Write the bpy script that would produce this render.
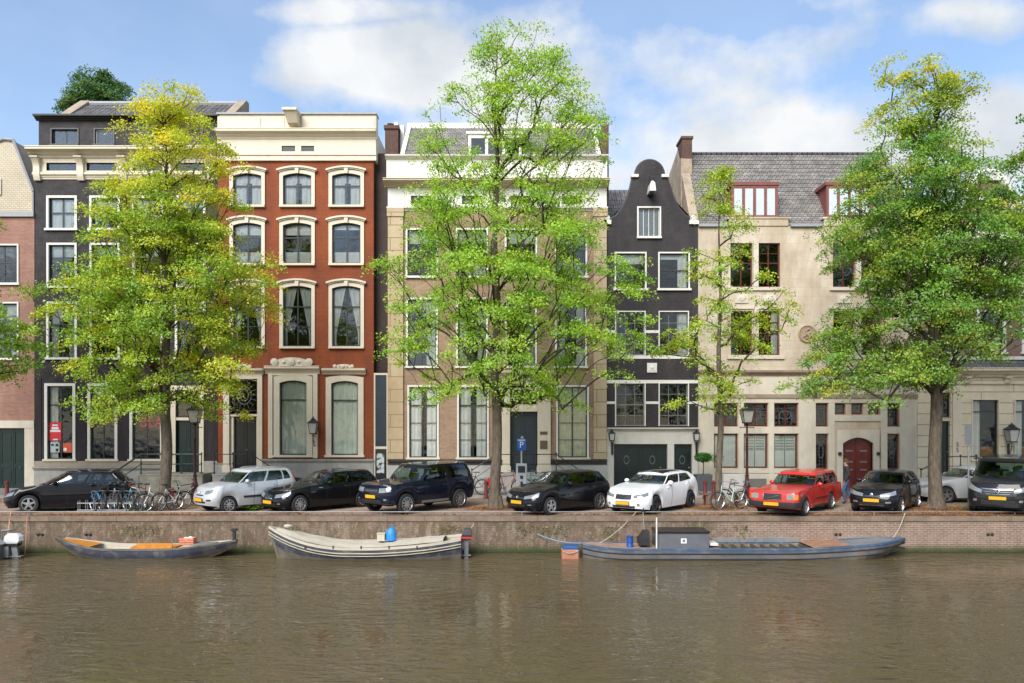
import bpy, math, random
import numpy as np
from mathutils import Vector, Matrix
for _o in list(bpy.data.objects): bpy.data.objects.remove(_o)
R = math.radians
scene = bpy.context.scene
COL = scene.collection
random.seed(7); np.random.seed(7)

# ---------------------------------------------------------------- camera
CAM_Z = 3.25           # metres above the quay
FOC = 800.0            # focal length in pixels of a 1024 wide frame
cam_d = bpy.data.cameras.new('camera'); cam = bpy.data.objects.new('camera', cam_d); COL.objects.link(cam)
cam_d.sensor_width = 36; cam_d.lens = 36*FOC/1024; cam_d.shift_y = 80.5/1024
cam_d.clip_start = .1; cam_d.clip_end = 3000
cam.location = (0, 0, CAM_Z); cam.rotation_euler = (R(90), 0, 0)
scene.camera = cam

# ---------------------------------------------------------------- world and sun
SUN_EL, SUN_AZ = R(39), R(204)       # azimuth measured from +Y clockwise: the sun stands behind the camera, a little left
world = bpy.data.worlds.new('World'); scene.world = world; world.use_nodes = True
wt = world.node_tree; wt.nodes.clear(); WN = wt.nodes.new; WL = wt.links.new
# (x/y, z/y, width, height, amount) of the cloud banks
CLOUDS = ((-.13,.445,.15,.055,.28),(.06,.43,.18,.085,.27),(.20,.42,.11,.10,.27),(.14,.33,.30,.08,.26),(.38,.34,.22,.06,.22),(.62,.37,.10,.07,.25),(.60,.50,.10,.035,.18),(-.22,.515,.12,.02,.20),(.27,.525,.12,.015,.10),(-.64,.32,.05,.03,.10),(-.2,.12,1.6,.15,.24),(-.50,.48,.22,.12,-.14))
sky = WN('ShaderNodeTexSky'); sky.sky_type = 'NISHITA'; sky.sun_disc = False
sky.sun_elevation = SUN_EL; sky.sun_rotation = SUN_AZ; sky.air_density = 1.0; sky.dust_density = .6; sky.ozone_density = 1.6
tc = WN('ShaderNodeTexCoord')
mp = WN('ShaderNodeMapping'); mp.inputs['Scale'].default_value = (1.0, 1.0, 1.35); mp.inputs['Location'].default_value = (0.35, 0.1, 0.12)
WL(tc.outputs['Generated'], mp.inputs['Vector'])
cl = WN('ShaderNodeTexNoise'); cl.inputs['Scale'].default_value = 5.0; cl.inputs['Detail'].default_value = 10; cl.inputs['Roughness'].default_value = .56; cl.inputs['Distortion'].default_value = .0
WL(mp.outputs[0], cl.inputs['Vector'])
# banks of cloud standing in given directions (x/y, z/y), the noise breaks their edges
sep = WN('ShaderNodeSeparateXYZ'); WL(tc.outputs['Generated'], sep.inputs[0])
def MN(op, a, b=None):
    n = WN('ShaderNodeMath'); n.operation = op
    for i, v in enumerate((a, b)):
        if v is None: continue
        if isinstance(v, (int, float)): n.inputs[i].default_value = v
        else: WL(v, n.inputs[i])
    return n.outputs[0]
yy = MN('MAXIMUM', MN('ABSOLUTE', sep.outputs['Y']), .05); uu = MN('DIVIDE', sep.outputs['X'], yy); vv = MN('DIVIDE', sep.outputs['Z'], yy)
acc = MN('MULTIPLY', uu, 0.0)
for cu_, cv_, ru_, rv_, am in CLOUDS:
    d2 = MN('ADD', MN('POWER', MN('ABSOLUTE', MN('DIVIDE', MN('SUBTRACT', uu, cu_), ru_)), 2.0), MN('POWER', MN('ABSOLUTE', MN('DIVIDE', MN('SUBTRACT', vv, cv_), rv_)), 2.0))
    acc = MN('MAXIMUM', acc, MN('MULTIPLY', MN('DIVIDE', 1.0, MN('ADD', MN('MULTIPLY', d2, d2), 1.0)), am)) if am > 0 else MN('ADD', acc, MN('MULTIPLY', MN('DIVIDE', 1.0, MN('ADD', MN('MULTIPLY', d2, d2), 1.0)), am))
class _O: pass
ad = _O(); ad.outputs = [MN('ADD', MN('MULTIPLY', cl.outputs['Fac'], .92), MN('ADD', acc, .108))]
ramp = WN('ShaderNodeValToRGB'); ramp.color_ramp.elements[0].position = .65; ramp.color_ramp.elements[1].position = .80
ramp.color_ramp.elements[0].color = (0.20, 0.20, 0.20, 1); ramp.color_ramp.elements[1].color = (1, 1, 1, 1)
WL(ad.outputs[0], ramp.inputs['Fac'])
cl2 = WN('ShaderNodeTexNoise'); cl2.inputs['Scale'].default_value = 8; cl2.inputs['Detail'].default_value = 5
WL(mp.outputs[0], cl2.inputs['Vector'])
cr2 = WN('ShaderNodeValToRGB'); cr2.color_ramp.elements[0].position = .35; cr2.color_ramp.elements[1].position = .62
cr2.color_ramp.elements[0].color = (2.85, 3.08, 3.35, 1); cr2.color_ramp.elements[1].color = (3.95, 4.02, 4.10, 1)
WL(cl2.outputs['Fac'], cr2.inputs['Fac'])
mx = WN('ShaderNodeMixRGB'); WL(ramp.outputs['Color'], mx.inputs['Fac']); hsv = WN('ShaderNodeHueSaturation'); hsv.inputs['Saturation'].default_value = 1.10; hsv.inputs['Value'].default_value = .98; WL(sky.outputs[0], hsv.inputs['Color']); WL(hsv.outputs[0], mx.inputs['Color1']); WL(cr2.outputs['Color'], mx.inputs['Color2'])
bg = WN('ShaderNodeBackground'); bg.inputs['Strength'].default_value = .135
WL(mx.outputs[0], bg.inputs['Color']); wo = WN('ShaderNodeOutputWorld'); WL(bg.outputs[0], wo.inputs['Surface'])

sd = bpy.data.lights.new('sun', 'SUN'); sd.energy = 2.9; sd.angle = R(38); sd.color = (1, .96, .9)
sun = bpy.data.objects.new('sun', sd); COL.objects.link(sun)
_d = Vector((math.sin(SUN_AZ)*math.cos(SUN_EL), math.cos(SUN_AZ)*math.cos(SUN_EL), math.sin(SUN_EL)))
sun.rotation_euler = _d.to_track_quat('Z', 'Y').to_euler(); sun.location = _d*60

scene.view_settings.view_transform = 'Standard'; scene.view_settings.look = 'None'
scene.view_settings.exposure = .83; scene.view_settings.gamma = 1; scene.view_settings.use_curve_mapping = False
try:
    scene.cycles.max_bounces = 8; scene.cycles.transparent_max_bounces = 12; scene.cycles.diffuse_bounces = 3
    scene.cycles.glossy_bounces = 3; scene.cycles.caustics_reflective = False; scene.cycles.caustics_refractive = False
except Exception: pass

# ---------------------------------------------------------------- helpers
ORG = {}
def props(o, label=None, cat=None, group=None, kind=None):
    if label: o['label'] = label
    if cat: o['category'] = cat
    if group: o['group'] = group
    if kind: o['kind'] = kind
    return o
def thing(name, label, cat, loc=(0,0,0), rz=0, group=None, local=False):
    o = bpy.data.objects.new(name, None); COL.objects.link(o); o.location = loc; o.rotation_euler = (0,0,rz)
    o.empty_display_size = .2
    ORG[o.name] = Vector((0,0,0)) if local else Vector(loc)
    return props(o, label, cat, group)
class M:
    def __init__(s): s.v = []; s.f = []; s.m = []
    def add(s, vs, fs, mi=0):
        b = len(s.v); s.v += [tuple(v) for v in vs]
        for f in fs: s.f.append(tuple(b+i for i in f)); s.m.append(mi)
        return s
    def quad(s, a, b, c, d, mi=0): return s.add([a,b,c,d], [(0,1,2,3)], mi)
    def box(s, x0,x1,y0,y1,z0,z1, mi=0):
        if x0>x1: x0,x1=x1,x0
        if y0>y1: y0,y1=y1,y0
        if z0>z1: z0,z1=z1,z0
        return s.add([(x0,y0,z0),(x1,y0,z0),(x1,y1,z0),(x0,y1,z0),(x0,y0,z1),(x1,y0,z1),(x1,y1,z1),(x0,y1,z1)],
            [(0,3,2,1),(4,5,6,7),(0,1,5,4),(1,2,6,5),(2,3,7,6),(3,0,4,7)], mi)
    def bevbox(s, x0,x1,y0,y1,z0,z1, b=.01, mi=0):
        # box with chamfered upright edges and top
        if x0>x1: x0,x1=x1,x0
        if y0>y1: y0,y1=y1,y0
        def ring(i, z):
            return [(x0+i+b,y0+i,z),(x1-i-b,y0+i,z),(x1-i,y0+i+b,z),(x1-i,y1-i-b,z),(x1-i-b,y1-i,z),(x0+i+b,y1-i,z),(x0+i,y1-i-b,z),(x0+i,y0+i+b,z)]
        rs = [ring(0,z0), ring(0,z1-b), ring(b,z1)]
        return s.rings(rs, mi=mi, cap=True)
    def rings(s, rs, mi=0, cap=False, closed=True):
        n = len(rs[0]); b = len(s.v)
        for r in rs: s.v += [tuple(p) for p in r]
        for i in range(len(rs)-1):
            for j in range(n if closed else n-1):
                k = (j+1)%n
                s.f.append((b+i*n+j, b+i*n+k, b+(i+1)*n+k, b+(i+1)*n+j)); s.m.append(mi)
        if cap:
            s.f.append(tuple(b+j for j in range(n-1,-1,-1))); s.m.append(mi)
            q = b+(len(rs)-1)*n; s.f.append(tuple(q+j for j in range(n))); s.m.append(mi)
        return s
    def tube(s, pts, r, n=6, mi=0, cap=True):
        pts = [Vector(p) for p in pts]; N = len(pts)
        rr = r if isinstance(r, (list,tuple)) else [r]*N
        rs = []; up = None
        for i,p in enumerate(pts):
            d = (pts[min(i+1,N-1)]-pts[max(i-1,0)])
            if d.length < 1e-9: d = Vector((0,0,1))
            d.normalize()
            if up is None: up = Vector((0,0,1)) if abs(d.z)<.9 else Vector((1,0,0))
            a = d.cross(up)
            if a.length < 1e-4: a = d.cross(Vector((0,1,0)))
            a.normalize(); b = d.cross(a).normalized(); up = -b if False else up
            rs.append([p+a*(rr[i]*math.cos(2*math.pi*k/n))+b*(rr[i]*math.sin(2*math.pi*k/n)) for k in range(n)])
        return s.rings(rs, mi=mi, cap=cap)
    def lathe(s, prof, c=(0,0,0), n=16, mi=0, axis='z', cap=True):
        rs = []
        for r,h in prof:
            ring = []
            for k in range(n):
                a = 2*math.pi*k/n; u, w = r*math.cos(a), r*math.sin(a)
                if axis == 'z': p = (c[0]+u, c[1]+w, c[2]+h)
                elif axis == 'y': p = (c[0]+u, c[1]+h, c[2]+w)
                else: p = (c[0]+h, c[1]+u, c[2]+w)
                ring.append(p)
            rs.append(ring)
        return s.rings(rs, mi=mi, cap=cap)
    def ring2(s, outer, inner, y0, y1, mi=0):
        # flat frame between two matched outlines (x,z) standing across the facade, front at y0, back at y1
        n = len(outer); b = len(s.v)
        for P,y in ((outer,y0),(inner,y0),(outer,y1),(inner,y1)): s.v += [(x,y,z) for x,z in P]
        for j in range(n):
            k = (j+1)%n
            for q in ((j,k,n+k,n+j),(2*n+j,3*n+j,3*n+k,2*n+k),(j,2*n+j,2*n+k,k),(n+j,n+k,3*n+k,3*n+j)):
                s.f.append(tuple(b+i for i in q)); s.m.append(mi)
        return s
    def plate(s, pts, y0, y1, mi=0):
        # polygon (x,z) extruded along y
        n = len(pts); b = len(s.v)
        s.v += [(x,y0,z) for x,z in pts]+[(x,y1,z) for x,z in pts]
        s.f.append(tuple(b+i for i in range(n))); s.f.append(tuple(b+n+i for i in range(n-1,-1,-1))); s.m += [mi,mi]
        for j in range(n):
            k=(j+1)%n; s.f.append((b+j,b+n+j,b+n+k,b+k)); s.m.append(mi)
        return s
    def profx(s, prof, x0, x1, mi=0):
        # profile (y,z) run along x
        return s.rings([[(x0,y,z) for y,z in prof],[(x1,y,z) for y,z in prof]], mi=mi, cap=True)
    def ball(s, c, r, n=10, mi=0, sq=(1,1,1)):
        m = max(4, n//2); rs = []
        for i in range(m+1):
            t = math.pi*(i/m); t = min(max(t,.02), math.pi-.02)
            rs.append([(c[0]+sq[0]*r*math.sin(t)*math.cos(2*math.pi*k/n), c[1]+sq[1]*r*math.sin(t)*math.sin(2*math.pi*k/n), c[2]-sq[2]*r*math.cos(t)) for k in range(n)])
        return s.rings(rs, mi=mi, cap=True)
    def build(s, name, mats, parent=None, smooth=False, label=None, org=None):
        if not isinstance(mats, (list,tuple)): mats = [mats]
        o3 = ORG.get(parent.name, Vector()) if parent is not None else (Vector(org) if org is not None else Vector())
        me = bpy.data.meshes.new(name)
        me.from_pydata([(v[0]-o3.x, v[1]-o3.y, v[2]-o3.z) for v in s.v], [], s.f)
        for m in mats: me.materials.append(m)
        me.polygons.foreach_set('material_index', s.m)
        if smooth: me.polygons.foreach_set('use_smooth', [True]*len(s.f))
        me.update()
        if smooth: 
            try: me.set_sharp_from_angle(angle=R(38))
            except Exception: pass
        o = bpy.data.objects.new(name, me); COL.objects.link(o)
        if parent is not None: o.parent = parent
        else: o.location = o3
        ORG[o.name] = o3
        if label: o['label'] = label
        return o
def fix_normals(o):
    import bmesh
    b = bmesh.new(); b.from_mesh(o.data); bmesh.ops.recalc_face_normals(b, faces=b.faces); b.to_mesh(o.data); b.free(); return o

# ---------------------------------------------------------------- materials
_mc = {}
def nt_new(name):
    m = bpy.data.materials.new(name); m.use_nodes = True; t = m.node_tree; t.nodes.clear()
    out = t.nodes.new('ShaderNodeOutputMaterial'); b = t.nodes.new('ShaderNodeBsdfPrincipled'); t.links.new(b.outputs[0], out.inputs[0])
    return m, t, b, out
def mat(name, col, rough=.6, var=.12, scale=6, bump=.0, bscale=40, metal=0, spec=.5, coat=0, stain=None, stain_amt=0, stain_scale=1.2, streak=False):
    """Plain painted or weathered surface: noise mottling, optional stains and streaks, optional bump."""
    key = (name,)
    if key in _mc: return _mc[key]
    m, t, b, out = nt_new(name); N = t.nodes.new; L = t.links.new
    tc = N('ShaderNodeTexCoord'); geo = N('ShaderNodeNewGeometry')
    n1 = N('ShaderNodeTexNoise'); n1.inputs['Scale'].default_value = scale; n1.inputs['Detail'].default_value = 5; n1.inputs['Roughness'].default_value=.6
    L(geo.outputs['Position'] if stain_amt or scale < 3 else tc.outputs['Object'], n1.inputs['Vector'])
    mr = N('ShaderNodeMapRange'); mr.inputs['From Min'].default_value=.3; mr.inputs['From Max'].default_value=.7
    mr.inputs['To Min'].default_value = 1-var; mr.inputs['To Max'].default_value = 1+var; L(n1.outputs['Fac'], mr.inputs['Value'])
    mu = N('ShaderNodeVectorMath'); mu.operation='SCALE'; mu.inputs[0].default_value = col[:3]; L(mr.outputs[0], mu.inputs['Scale'])
    last = mu.outputs[0]
    if stain_amt:
        mp = N('ShaderNodeMapping'); mp.inputs['Scale'].default_value = (1,1,.22) if streak else (1,1,1); L(geo.outputs['Position'], mp.inputs[0])
        n2 = N('ShaderNodeTexNoise'); n2.inputs['Scale'].default_value = stain_scale; n2.inputs['Detail'].default_value=7; n2.inputs['Roughness'].default_value=.65; L(mp.outputs[0], n2.inputs['Vector'])
        r2 = N('ShaderNodeMapRange'); r2.inputs['From Min'].default_value=.48; r2.inputs['From Max'].default_value=.72; r2.inputs['To Max'].default_value=stain_amt; L(n2.outputs['Fac'], r2.inputs['Value'])
        mi = N('ShaderNodeMixRGB'); mi.inputs['Color2'].default_value = (*(stain or (.1,.09,.07)),1); L(r2.outputs[0], mi.inputs['Fac']); L(last, mi.inputs['Color1']); last = mi.outputs[0]
    L(last, b.inputs['Base Color'])
    b.inputs['Roughness'].default_value = rough; b.inputs['Metallic'].default_value = metal
    b.inputs['Specular IOR Level'].default_value = spec; b.inputs['Coat Weight'].default_value = coat; b.inputs['Coat Roughness'].default_value = .04
    if bump:
        n3 = N('ShaderNodeTexNoise'); n3.inputs['Scale'].default_value=bscale; n3.inputs['Detail'].default_value=4; L(tc.outputs['Object'], n3.inputs['Vector'])
        bp = N('ShaderNodeBump'); bp.inputs['Strength'].default_value=min(bump,1); bp.inputs['Distance'].default_value=.02; L(n3.outputs['Fac'], bp.inputs['Height']); L(bp.outputs[0], b.inputs['Normal'])
    _mc[key] = m; return m
def brick(name, c1, c2, mortar, w=.22, h=.065, mort=.010, rough=.85, var=.2, bump=.4, stain=None, stain_amt=0, stain_scale=.6, ground=False, bias=0, off=.5, streak=True):
    key=(name,)
    if key in _mc: return _mc[key]
    m, t, b, out = nt_new(name); N=t.nodes.new; L=t.links.new
    geo = N('ShaderNodeNewGeometry'); sp = N('ShaderNodeSeparateXYZ'); L(geo.outputs['Position'], sp.inputs[0])
    cb = N('ShaderNodeCombineXYZ')
    if ground: L(sp.outputs['X'], cb.inputs['X']); L(sp.outputs['Y'], cb.inputs['Y'])
    else:
        a = N('ShaderNodeMath'); a.operation='ADD'; L(sp.outputs['X'], a.inputs[0]); L(sp.outputs['Y'], a.inputs[1]); L(a.outputs[0], cb.inputs['X']); L(sp.outputs['Z'], cb.inputs['Y'])
    br = N('ShaderNodeTexBrick'); br.inputs['Scale'].default_value=1; br.inputs['Brick Width'].default_value=w; br.inputs['Row Height'].default_value=h
    br.inputs['Mortar Size'].default_value=mort; br.inputs['Mortar Smooth'].default_value=.1; br.inputs['Bias'].default_value=bias; br.offset=off
    br.inputs['Color1'].default_value=(*c1,1); br.inputs['Color2'].default_value=(*c2,1); br.inputs['Mortar'].default_value=(*mortar,1)
    L(cb.outputs[0], br.inputs['Vector'])
    n1=N('ShaderNodeTexNoise'); n1.inputs['Scale'].default_value=1.3; n1.inputs['Detail'].default_value=8; n1.inputs['Roughness'].default_value=.7; L(geo.outputs['Position'], n1.inputs['Vector'])
    mr=N('ShaderNodeMapRange'); mr.inputs['From Min'].default_value=.3; mr.inputs['From Max'].default_value=.7; mr.inputs['To Min'].default_value=1-var; mr.inputs['To Max'].default_value=1+var; L(n1.outputs['Fac'], mr.inputs['Value'])
    mu=N('ShaderNodeVectorMath'); mu.operation='SCALE'; L(br.outputs['Color'], mu.inputs[0]); L(mr.outputs[0], mu.inputs['Scale']); last=mu.outputs[0]
    if stain_amt:
        mp=N('ShaderNodeMapping'); mp.inputs['Scale'].default_value=(1,1,.35 if streak else 1); L(geo.outputs['Position'], mp.inputs[0])
        n2=N('ShaderNodeTexNoise'); n2.inputs['Scale'].default_value=stain_scale; n2.inputs['Detail'].default_value=8; n2.inputs['Roughness'].default_value=.7; L(mp.outputs[0], n2.inputs['Vector'])
        r2=N('ShaderNodeMapRange'); r2.inputs['From Min'].default_value=.42; r2.inputs['From Max'].default_value=.66; r2.inputs['To Max'].default_value=stain_amt; L(n2.outputs['Fac'], r2.inputs['Value'])
        mi=N('ShaderNodeMixRGB'); mi.inputs['Color2'].default_value=(*stain,1); L(r2.outputs[0], mi.inputs['Fac']); L(last, mi.inputs['Color1']); last=mi.outputs[0]
    L(last, b.inputs['Base Color']); b.inputs['Roughness'].default_value=rough; b.inputs['Specular IOR Level'].default_value=.3
    if bump:
        bp=N('ShaderNodeBump'); bp.inputs['Strength'].default_value=bump; bp.inputs['Distance'].default_value=.01; bp.invert=True; L(br.outputs['Fac'], bp.inputs['Height']); L(bp.outputs[0], b.inputs['Normal'])
    _mc[key]=m; return m
def glass_mat(name, ior=1.72, tint=(.97,.99,.98), wav=.008):
    key=(name,)
    if key in _mc: return _mc[key]
    m, t, b, out = nt_new(name); t.nodes.remove(b); N=t.nodes.new; L=t.links.new
    geo=N('ShaderNodeNewGeometry'); n=N('ShaderNodeTexNoise'); n.inputs['Scale'].default_value=2.2; n.inputs['Detail'].default_value=1; L(geo.outputs['Position'], n.inputs['Vector'])
    bp=N('ShaderNodeBump'); bp.inputs['Strength'].default_value=1; bp.inputs['Distance'].default_value=wav; L(n.outputs['Fac'], bp.inputs['Height'])
    fr=N('ShaderNodeFresnel'); fr.inputs['IOR'].default_value=ior
    g=N('ShaderNodeBsdfGlossy'); g.inputs['Roughness'].default_value=.015; g.inputs['Color'].default_value=(.9,.95,1,1); L(bp.outputs[0], g.inputs['Normal'])
    tr=N('ShaderNodeBsdfTransparent'); tr.inputs['Color'].default_value=(*tint,1)
    mx=N('ShaderNodeMixShader'); L(fr.outputs[0], mx.inputs[0]); L(tr.outputs[0], mx.inputs[1]); L(g.outputs[0], mx.inputs[2]); L(mx.outputs[0], out.inputs[0])
    _mc[key]=m; return m

GLASS = glass_mat('window_glass',1.58); GLASSLO = glass_mat('shop_glass',1.42)
CREAM = mat('cream_paint', (.66,.58,.45), .55, .05, 2.5, stain=(.42,.36,.27), stain_amt=.25, stain_scale=1.5, streak=True)
WHITE = mat('white_paint', (.70,.68,.62), .5, .04, 2.5, stain=(.5,.47,.4), stain_amt=.2, stain_scale=1.5, streak=True)
STONE = mat('grey_stone', (.36,.34,.31), .8, .15, 2.5, .2, 30, stain=(.16,.15,.13), stain_amt=.5, stain_scale=1.2, streak=True)
DKGREEN = mat('dark_green_paint', (.006,.022,.020), .28, .2, 3)
BLACKP = mat('black_paint', (.012,.013,.014), .3, .2, 3)
SASHDK = mat('dark_sash_paint', (.025,.030,.034), .4, .2, 4)
REDBR = mat('oxblood_paint', (.10,.022,.018), .35, .15, 4)
IRON = mat('black_iron', (.02,.022,.022), .45, .2, 12, .1)
GREENIRON = mat('green_iron', (.02,.045,.042), .45, .2, 12, .1)
ROOMDK = mat('room_shade', (.06,.055,.05), .9, .4, 1.5)  # dark colour stands in for the shade inside the rooms
CURTW = mat('white_curtain', (.86,.86,.84), .9, .06, 3)
CURTG = mat('pale_green_blind', (.80,.86,.74), .85, .05, 3)
CURTY = mat('yellow_curtain', (.82,.80,.55), .9, .08, 3)
LEADING = mat('dark_leading', (.10,.105,.11), .5, .1, 4)
LEAD = mat('lead_grey', (.30,.31,.32), .5, .1, 4)
STEEL = mat('galvanised_steel', (.22,.23,.24), .5, .15, 8, metal=.4)
# ---------------------------------------------------------------- setting: water, street, quay
YF = 38.1           # facade plane
YQ = 27.6           # quay wall face
SF = FOC/YF
def fx(px): return (px-512)/SF
def fz(py): return CAM_Z+(422-py)/SF
WATER_Z = -1.27

def water_material():
    m,t,b,out = nt_new('canal_water'); N=t.nodes.new; L=t.links.new
    geo=N('ShaderNodeNewGeometry'); 
    nb=N('ShaderNodeTexNoise'); nb.inputs['Scale'].default_value=.25; nb.inputs['Detail'].default_value=4; L(geo.outputs['Position'], nb.inputs['Vector'])
    cr=N('ShaderNodeMixRGB'); cr.inputs['Color1'].default_value=(.098,.074,.036,1); cr.inputs['Color2'].default_value=(.118,.091,.047,1); L(nb.outputs['Fac'], cr.inputs['Fac'])
    L(cr.outputs[0], b.inputs['Base Color']); b.inputs['Roughness'].default_value=.05; b.inputs['IOR'].default_value=1.33
    mp=N('ShaderNodeMapping'); mp.inputs['Scale'].default_value=(.8,1.7,1); mp.inputs['Rotation'].default_value=(0,0,R(12)); L(geo.outputs['Position'], mp.inputs[0])
    n1=N('ShaderNodeTexNoise'); n1.inputs['Scale'].default_value=1.9; n1.inputs['Detail'].default_value=2.5; n1.inputs['Roughness'].default_value=.5; n1.inputs['Distortion'].default_value=.8; L(mp.outputs[0], n1.inputs['Vector'])
    n2=N('ShaderNodeTexNoise'); n2.inputs['Scale'].default_value=7; n2.inputs['Detail'].default_value=1.5; L(mp.outputs[0], n2.inputs['Vector'])
    ad=N('ShaderNodeMath'); ad.operation='MULTIPLY_ADD'; ad.inputs[1].default_value=.16; L(n2.outputs['Fac'], ad.inputs[0]); L(n1.outputs['Fac'], ad.inputs[2])
    # patches of rougher and smoother water
    n3=N('ShaderNodeTexNoise'); n3.inputs['Scale'].default_value=.28; n3.inputs['Detail'].default_value=2; L(geo.outputs['Position'], n3.inputs['Vector'])
    mr=N('ShaderNodeMapRange'); mr.inputs['From Min'].default_value=.35; mr.inputs['From Max'].default_value=.65; mr.inputs['To Min'].default_value=.18; mr.inputs['To Max'].default_value=1.0; L(n3.outputs['Fac'], mr.inputs['Value'])
    bp=N('ShaderNodeBump'); bp.inputs['Distance'].default_value=.09; L(mr.outputs[0], bp.inputs['Strength']); L(ad.outputs[0], bp.inputs['Height']); L(bp.outputs[0], b.inputs['Normal'])
    return m
M().quad((-200,-150,WATER_Z),(200,-150,WATER_Z),(200,YQ+.3,WATER_Z),(-200,YQ+.3,WATER_Z)).build('canal_water', water_material())
bpy.data.objects['canal_water']['kind']='structure'
PAVER = brick('clinker_paving', (.44,.31,.235), (.34,.24,.185), (.17,.14,.11), w=.21, h=.07, mort=.010, ground=True, var=.22, stain=(.38,.29,.21), stain_amt=.5, stain_scale=.5, streak=False)
SIDEW = brick('pavement_tiles', (.33,.30,.27), (.28,.25,.23), (.15,.14,.12), w=.3, h=.3, mort=.008, ground=True, var=.2, stain=(.15,.13,.1), stain_amt=.3, stain_scale=.7, streak=False)
EARTH = mat('earth', (.12,.09,.06), .95, .3, .8, .4, 20)
props(M().quad((-700,YQ+.45,-.12),(700,YQ+.45,-.12),(700,1600,-.12),(-700,1600,-.12)).build('ground', EARTH), kind='structure')
props(M().box(-200,200,YQ+.44,34.2,-.10,0.0).build('road', PAVER), kind='structure')
props(M().box(-200,200,34.36,YF+.3,-.10,.09).build('pavement', SIDEW), kind='structure')
KERB = mat('kerb_stone', (.36,.34,.31), .8, .2, 3, .2, 30)
mk = M()
for i in range(400): mk.box(-200+i*1.0+.006, -200+i+.994, 34.2, 34.36, -.1, .11)
props(mk.build('kerb', KERB), kind='structure')

# quay wall: brick face, stone coping, moss at the waterline
def quay_mats():
    m,t,b,out = nt_new('quay_brick'); N=t.nodes.new; L=t.links.new
    geo=N('ShaderNodeNewGeometry'); sp=N('ShaderNodeSeparateXYZ'); L(geo.outputs['Position'], sp.inputs[0]); cb=N('ShaderNodeCombineXYZ'); L(sp.outputs['X'],cb.inputs['X']); L(sp.outputs['Z'],cb.inputs['Y'])
    br=N('ShaderNodeTexBrick'); br.inputs['Scale'].default_value=1; br.inputs['Brick Width'].default_value=.23; br.inputs['Row Height'].default_value=.072; br.inputs['Mortar Size'].default_value=.012
    br.inputs['Color1'].default_value=(.32,.18,.13,1); br.inputs['Color2'].default_value=(.22,.13,.10,1); br.inputs['Mortar'].default_value=(.38,.33,.27,1); L(cb.outputs[0], br.inputs['Vector'])
    def noise(scale, mapz=1, det=7, rough=.65, sx=1):
        mp=N('ShaderNodeMapping'); mp.inputs['Scale'].default_value=(sx,1,mapz); L(geo.outputs['Position'], mp.inputs[0])
        n=N('ShaderNodeTexNoise'); n.inputs['Scale'].default_value=scale; n.inputs['Detail'].default_value=det; n.inputs['Roughness'].default_value=rough; L(mp.outputs[0], n.inputs['Vector']); return n.outputs['Fac']
    def rng(src,a,bb,lo,hi):
        r=N('ShaderNodeMapRange'); r.inputs['From Min'].default_value=a; r.inputs['From Max'].default_value=bb; r.inputs['To Min'].default_value=lo; r.inputs['To Max'].default_value=hi; L(src, r.inputs['Value']); return r.outputs[0]
    def mix(fac, c, last):
        mi=N('ShaderNodeMixRGB'); mi.inputs['Color2'].default_value=(*c,1); L(fac, mi.inputs['Fac']); L(last, mi.inputs['Color1']); return mi.outputs[0]
    def mul(a,bb):
        q=N('ShaderNodeMath'); q.operation='MULTIPLY'; L(a,q.inputs[0]); L(bb,q.inputs[1]); return q.outputs[0]
    old = rng(sp.outputs['X'], 6.5, 8.0, 1, .30)       # the right-hand stretch was rebuilt: cleaner brick
    last = br.outputs['Color']
    last = mix(mul(rng(noise(1.9,.6),.36,.60,0,.85), old), (.135,.082,.045), last)
    last = mix(mul(rng(noise(4.6,.5),.46,.62,0,.9), old), (.115,.10,.055), last)
    last = mix(mul(rng(noise(3.6,.14,6,.6,1.3),.56,.70,0,.7), old), (.36,.30,.22), last)
    last = mix(mul(rng(noise(11,.5,4,.6),.55,.70,0,.8), old), (.40,.36,.29), last)
    od=N('ShaderNodeMath'); od.operation='MULTIPLY'; od.inputs[1].default_value=.42; L(old,od.inputs[0]); last = mix(od.outputs[0], (.075,.052,.03), last)
    gz = rng(sp.outputs['Z'], -1.16, -.95, 1, 0); gn = rng(noise(1.6),.3,.6,.75,1)
    last = mix(mul(gz,gn), (.040,.055,.010), last)
    mz2 = rng(sp.outputs['Z'], -1.27, -1.17, 1, 0); last = mix(mz2, (.02,.025,.01), last)
    L(last, b.inputs['Base Color']); b.inputs['Roughness'].default_value=.85
    bp=N('ShaderNodeBump'); bp.inputs['Strength'].default_value=.9; bp.inputs['Distance'].default_value=.03; L(noise(14,1,5), bp.inputs['Height']); L(bp.outputs[0], b.inputs['Normal'])
    return m
COPING = mat('coping_stone', (.20,.145,.105), .85, .25, 2.5, .4, 25, stain=(.12,.09,.055), stain_amt=.7, stain_scale=1.6)
qw = thing('quay_wall', 'long stained brick quay wall with stone coping and green moss at the waterline', 'quay wall', (0,YQ,0))
M().box(-150,150,YQ,YQ+.43,-3,-.17).build('brickwork', quay_mats(), qw)
mc = M(); x=-150
rr = random.Random(3)
while x < 150:
    w = 1.1+rr.random()*.5; mc.box(x+.004,x+w-.004,YQ-.035-rr.random()*.012,YQ+.45,-.17,-.004+rr.random()*.006); x += w
mc.build('coping', COPING, qw)
# iron anchor plates
for px in (88, 838, 990, 40):
    X=(px-512)/29.; mm=M(); 
    for d in (-.07,.07): mm.lathe([(.055,0),(.055,-.03),(.03,-.045)], (X+d,YQ-.001,-.62), 8, axis='y')
    mm.build('wall_anchor', IRON, qw)
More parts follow.
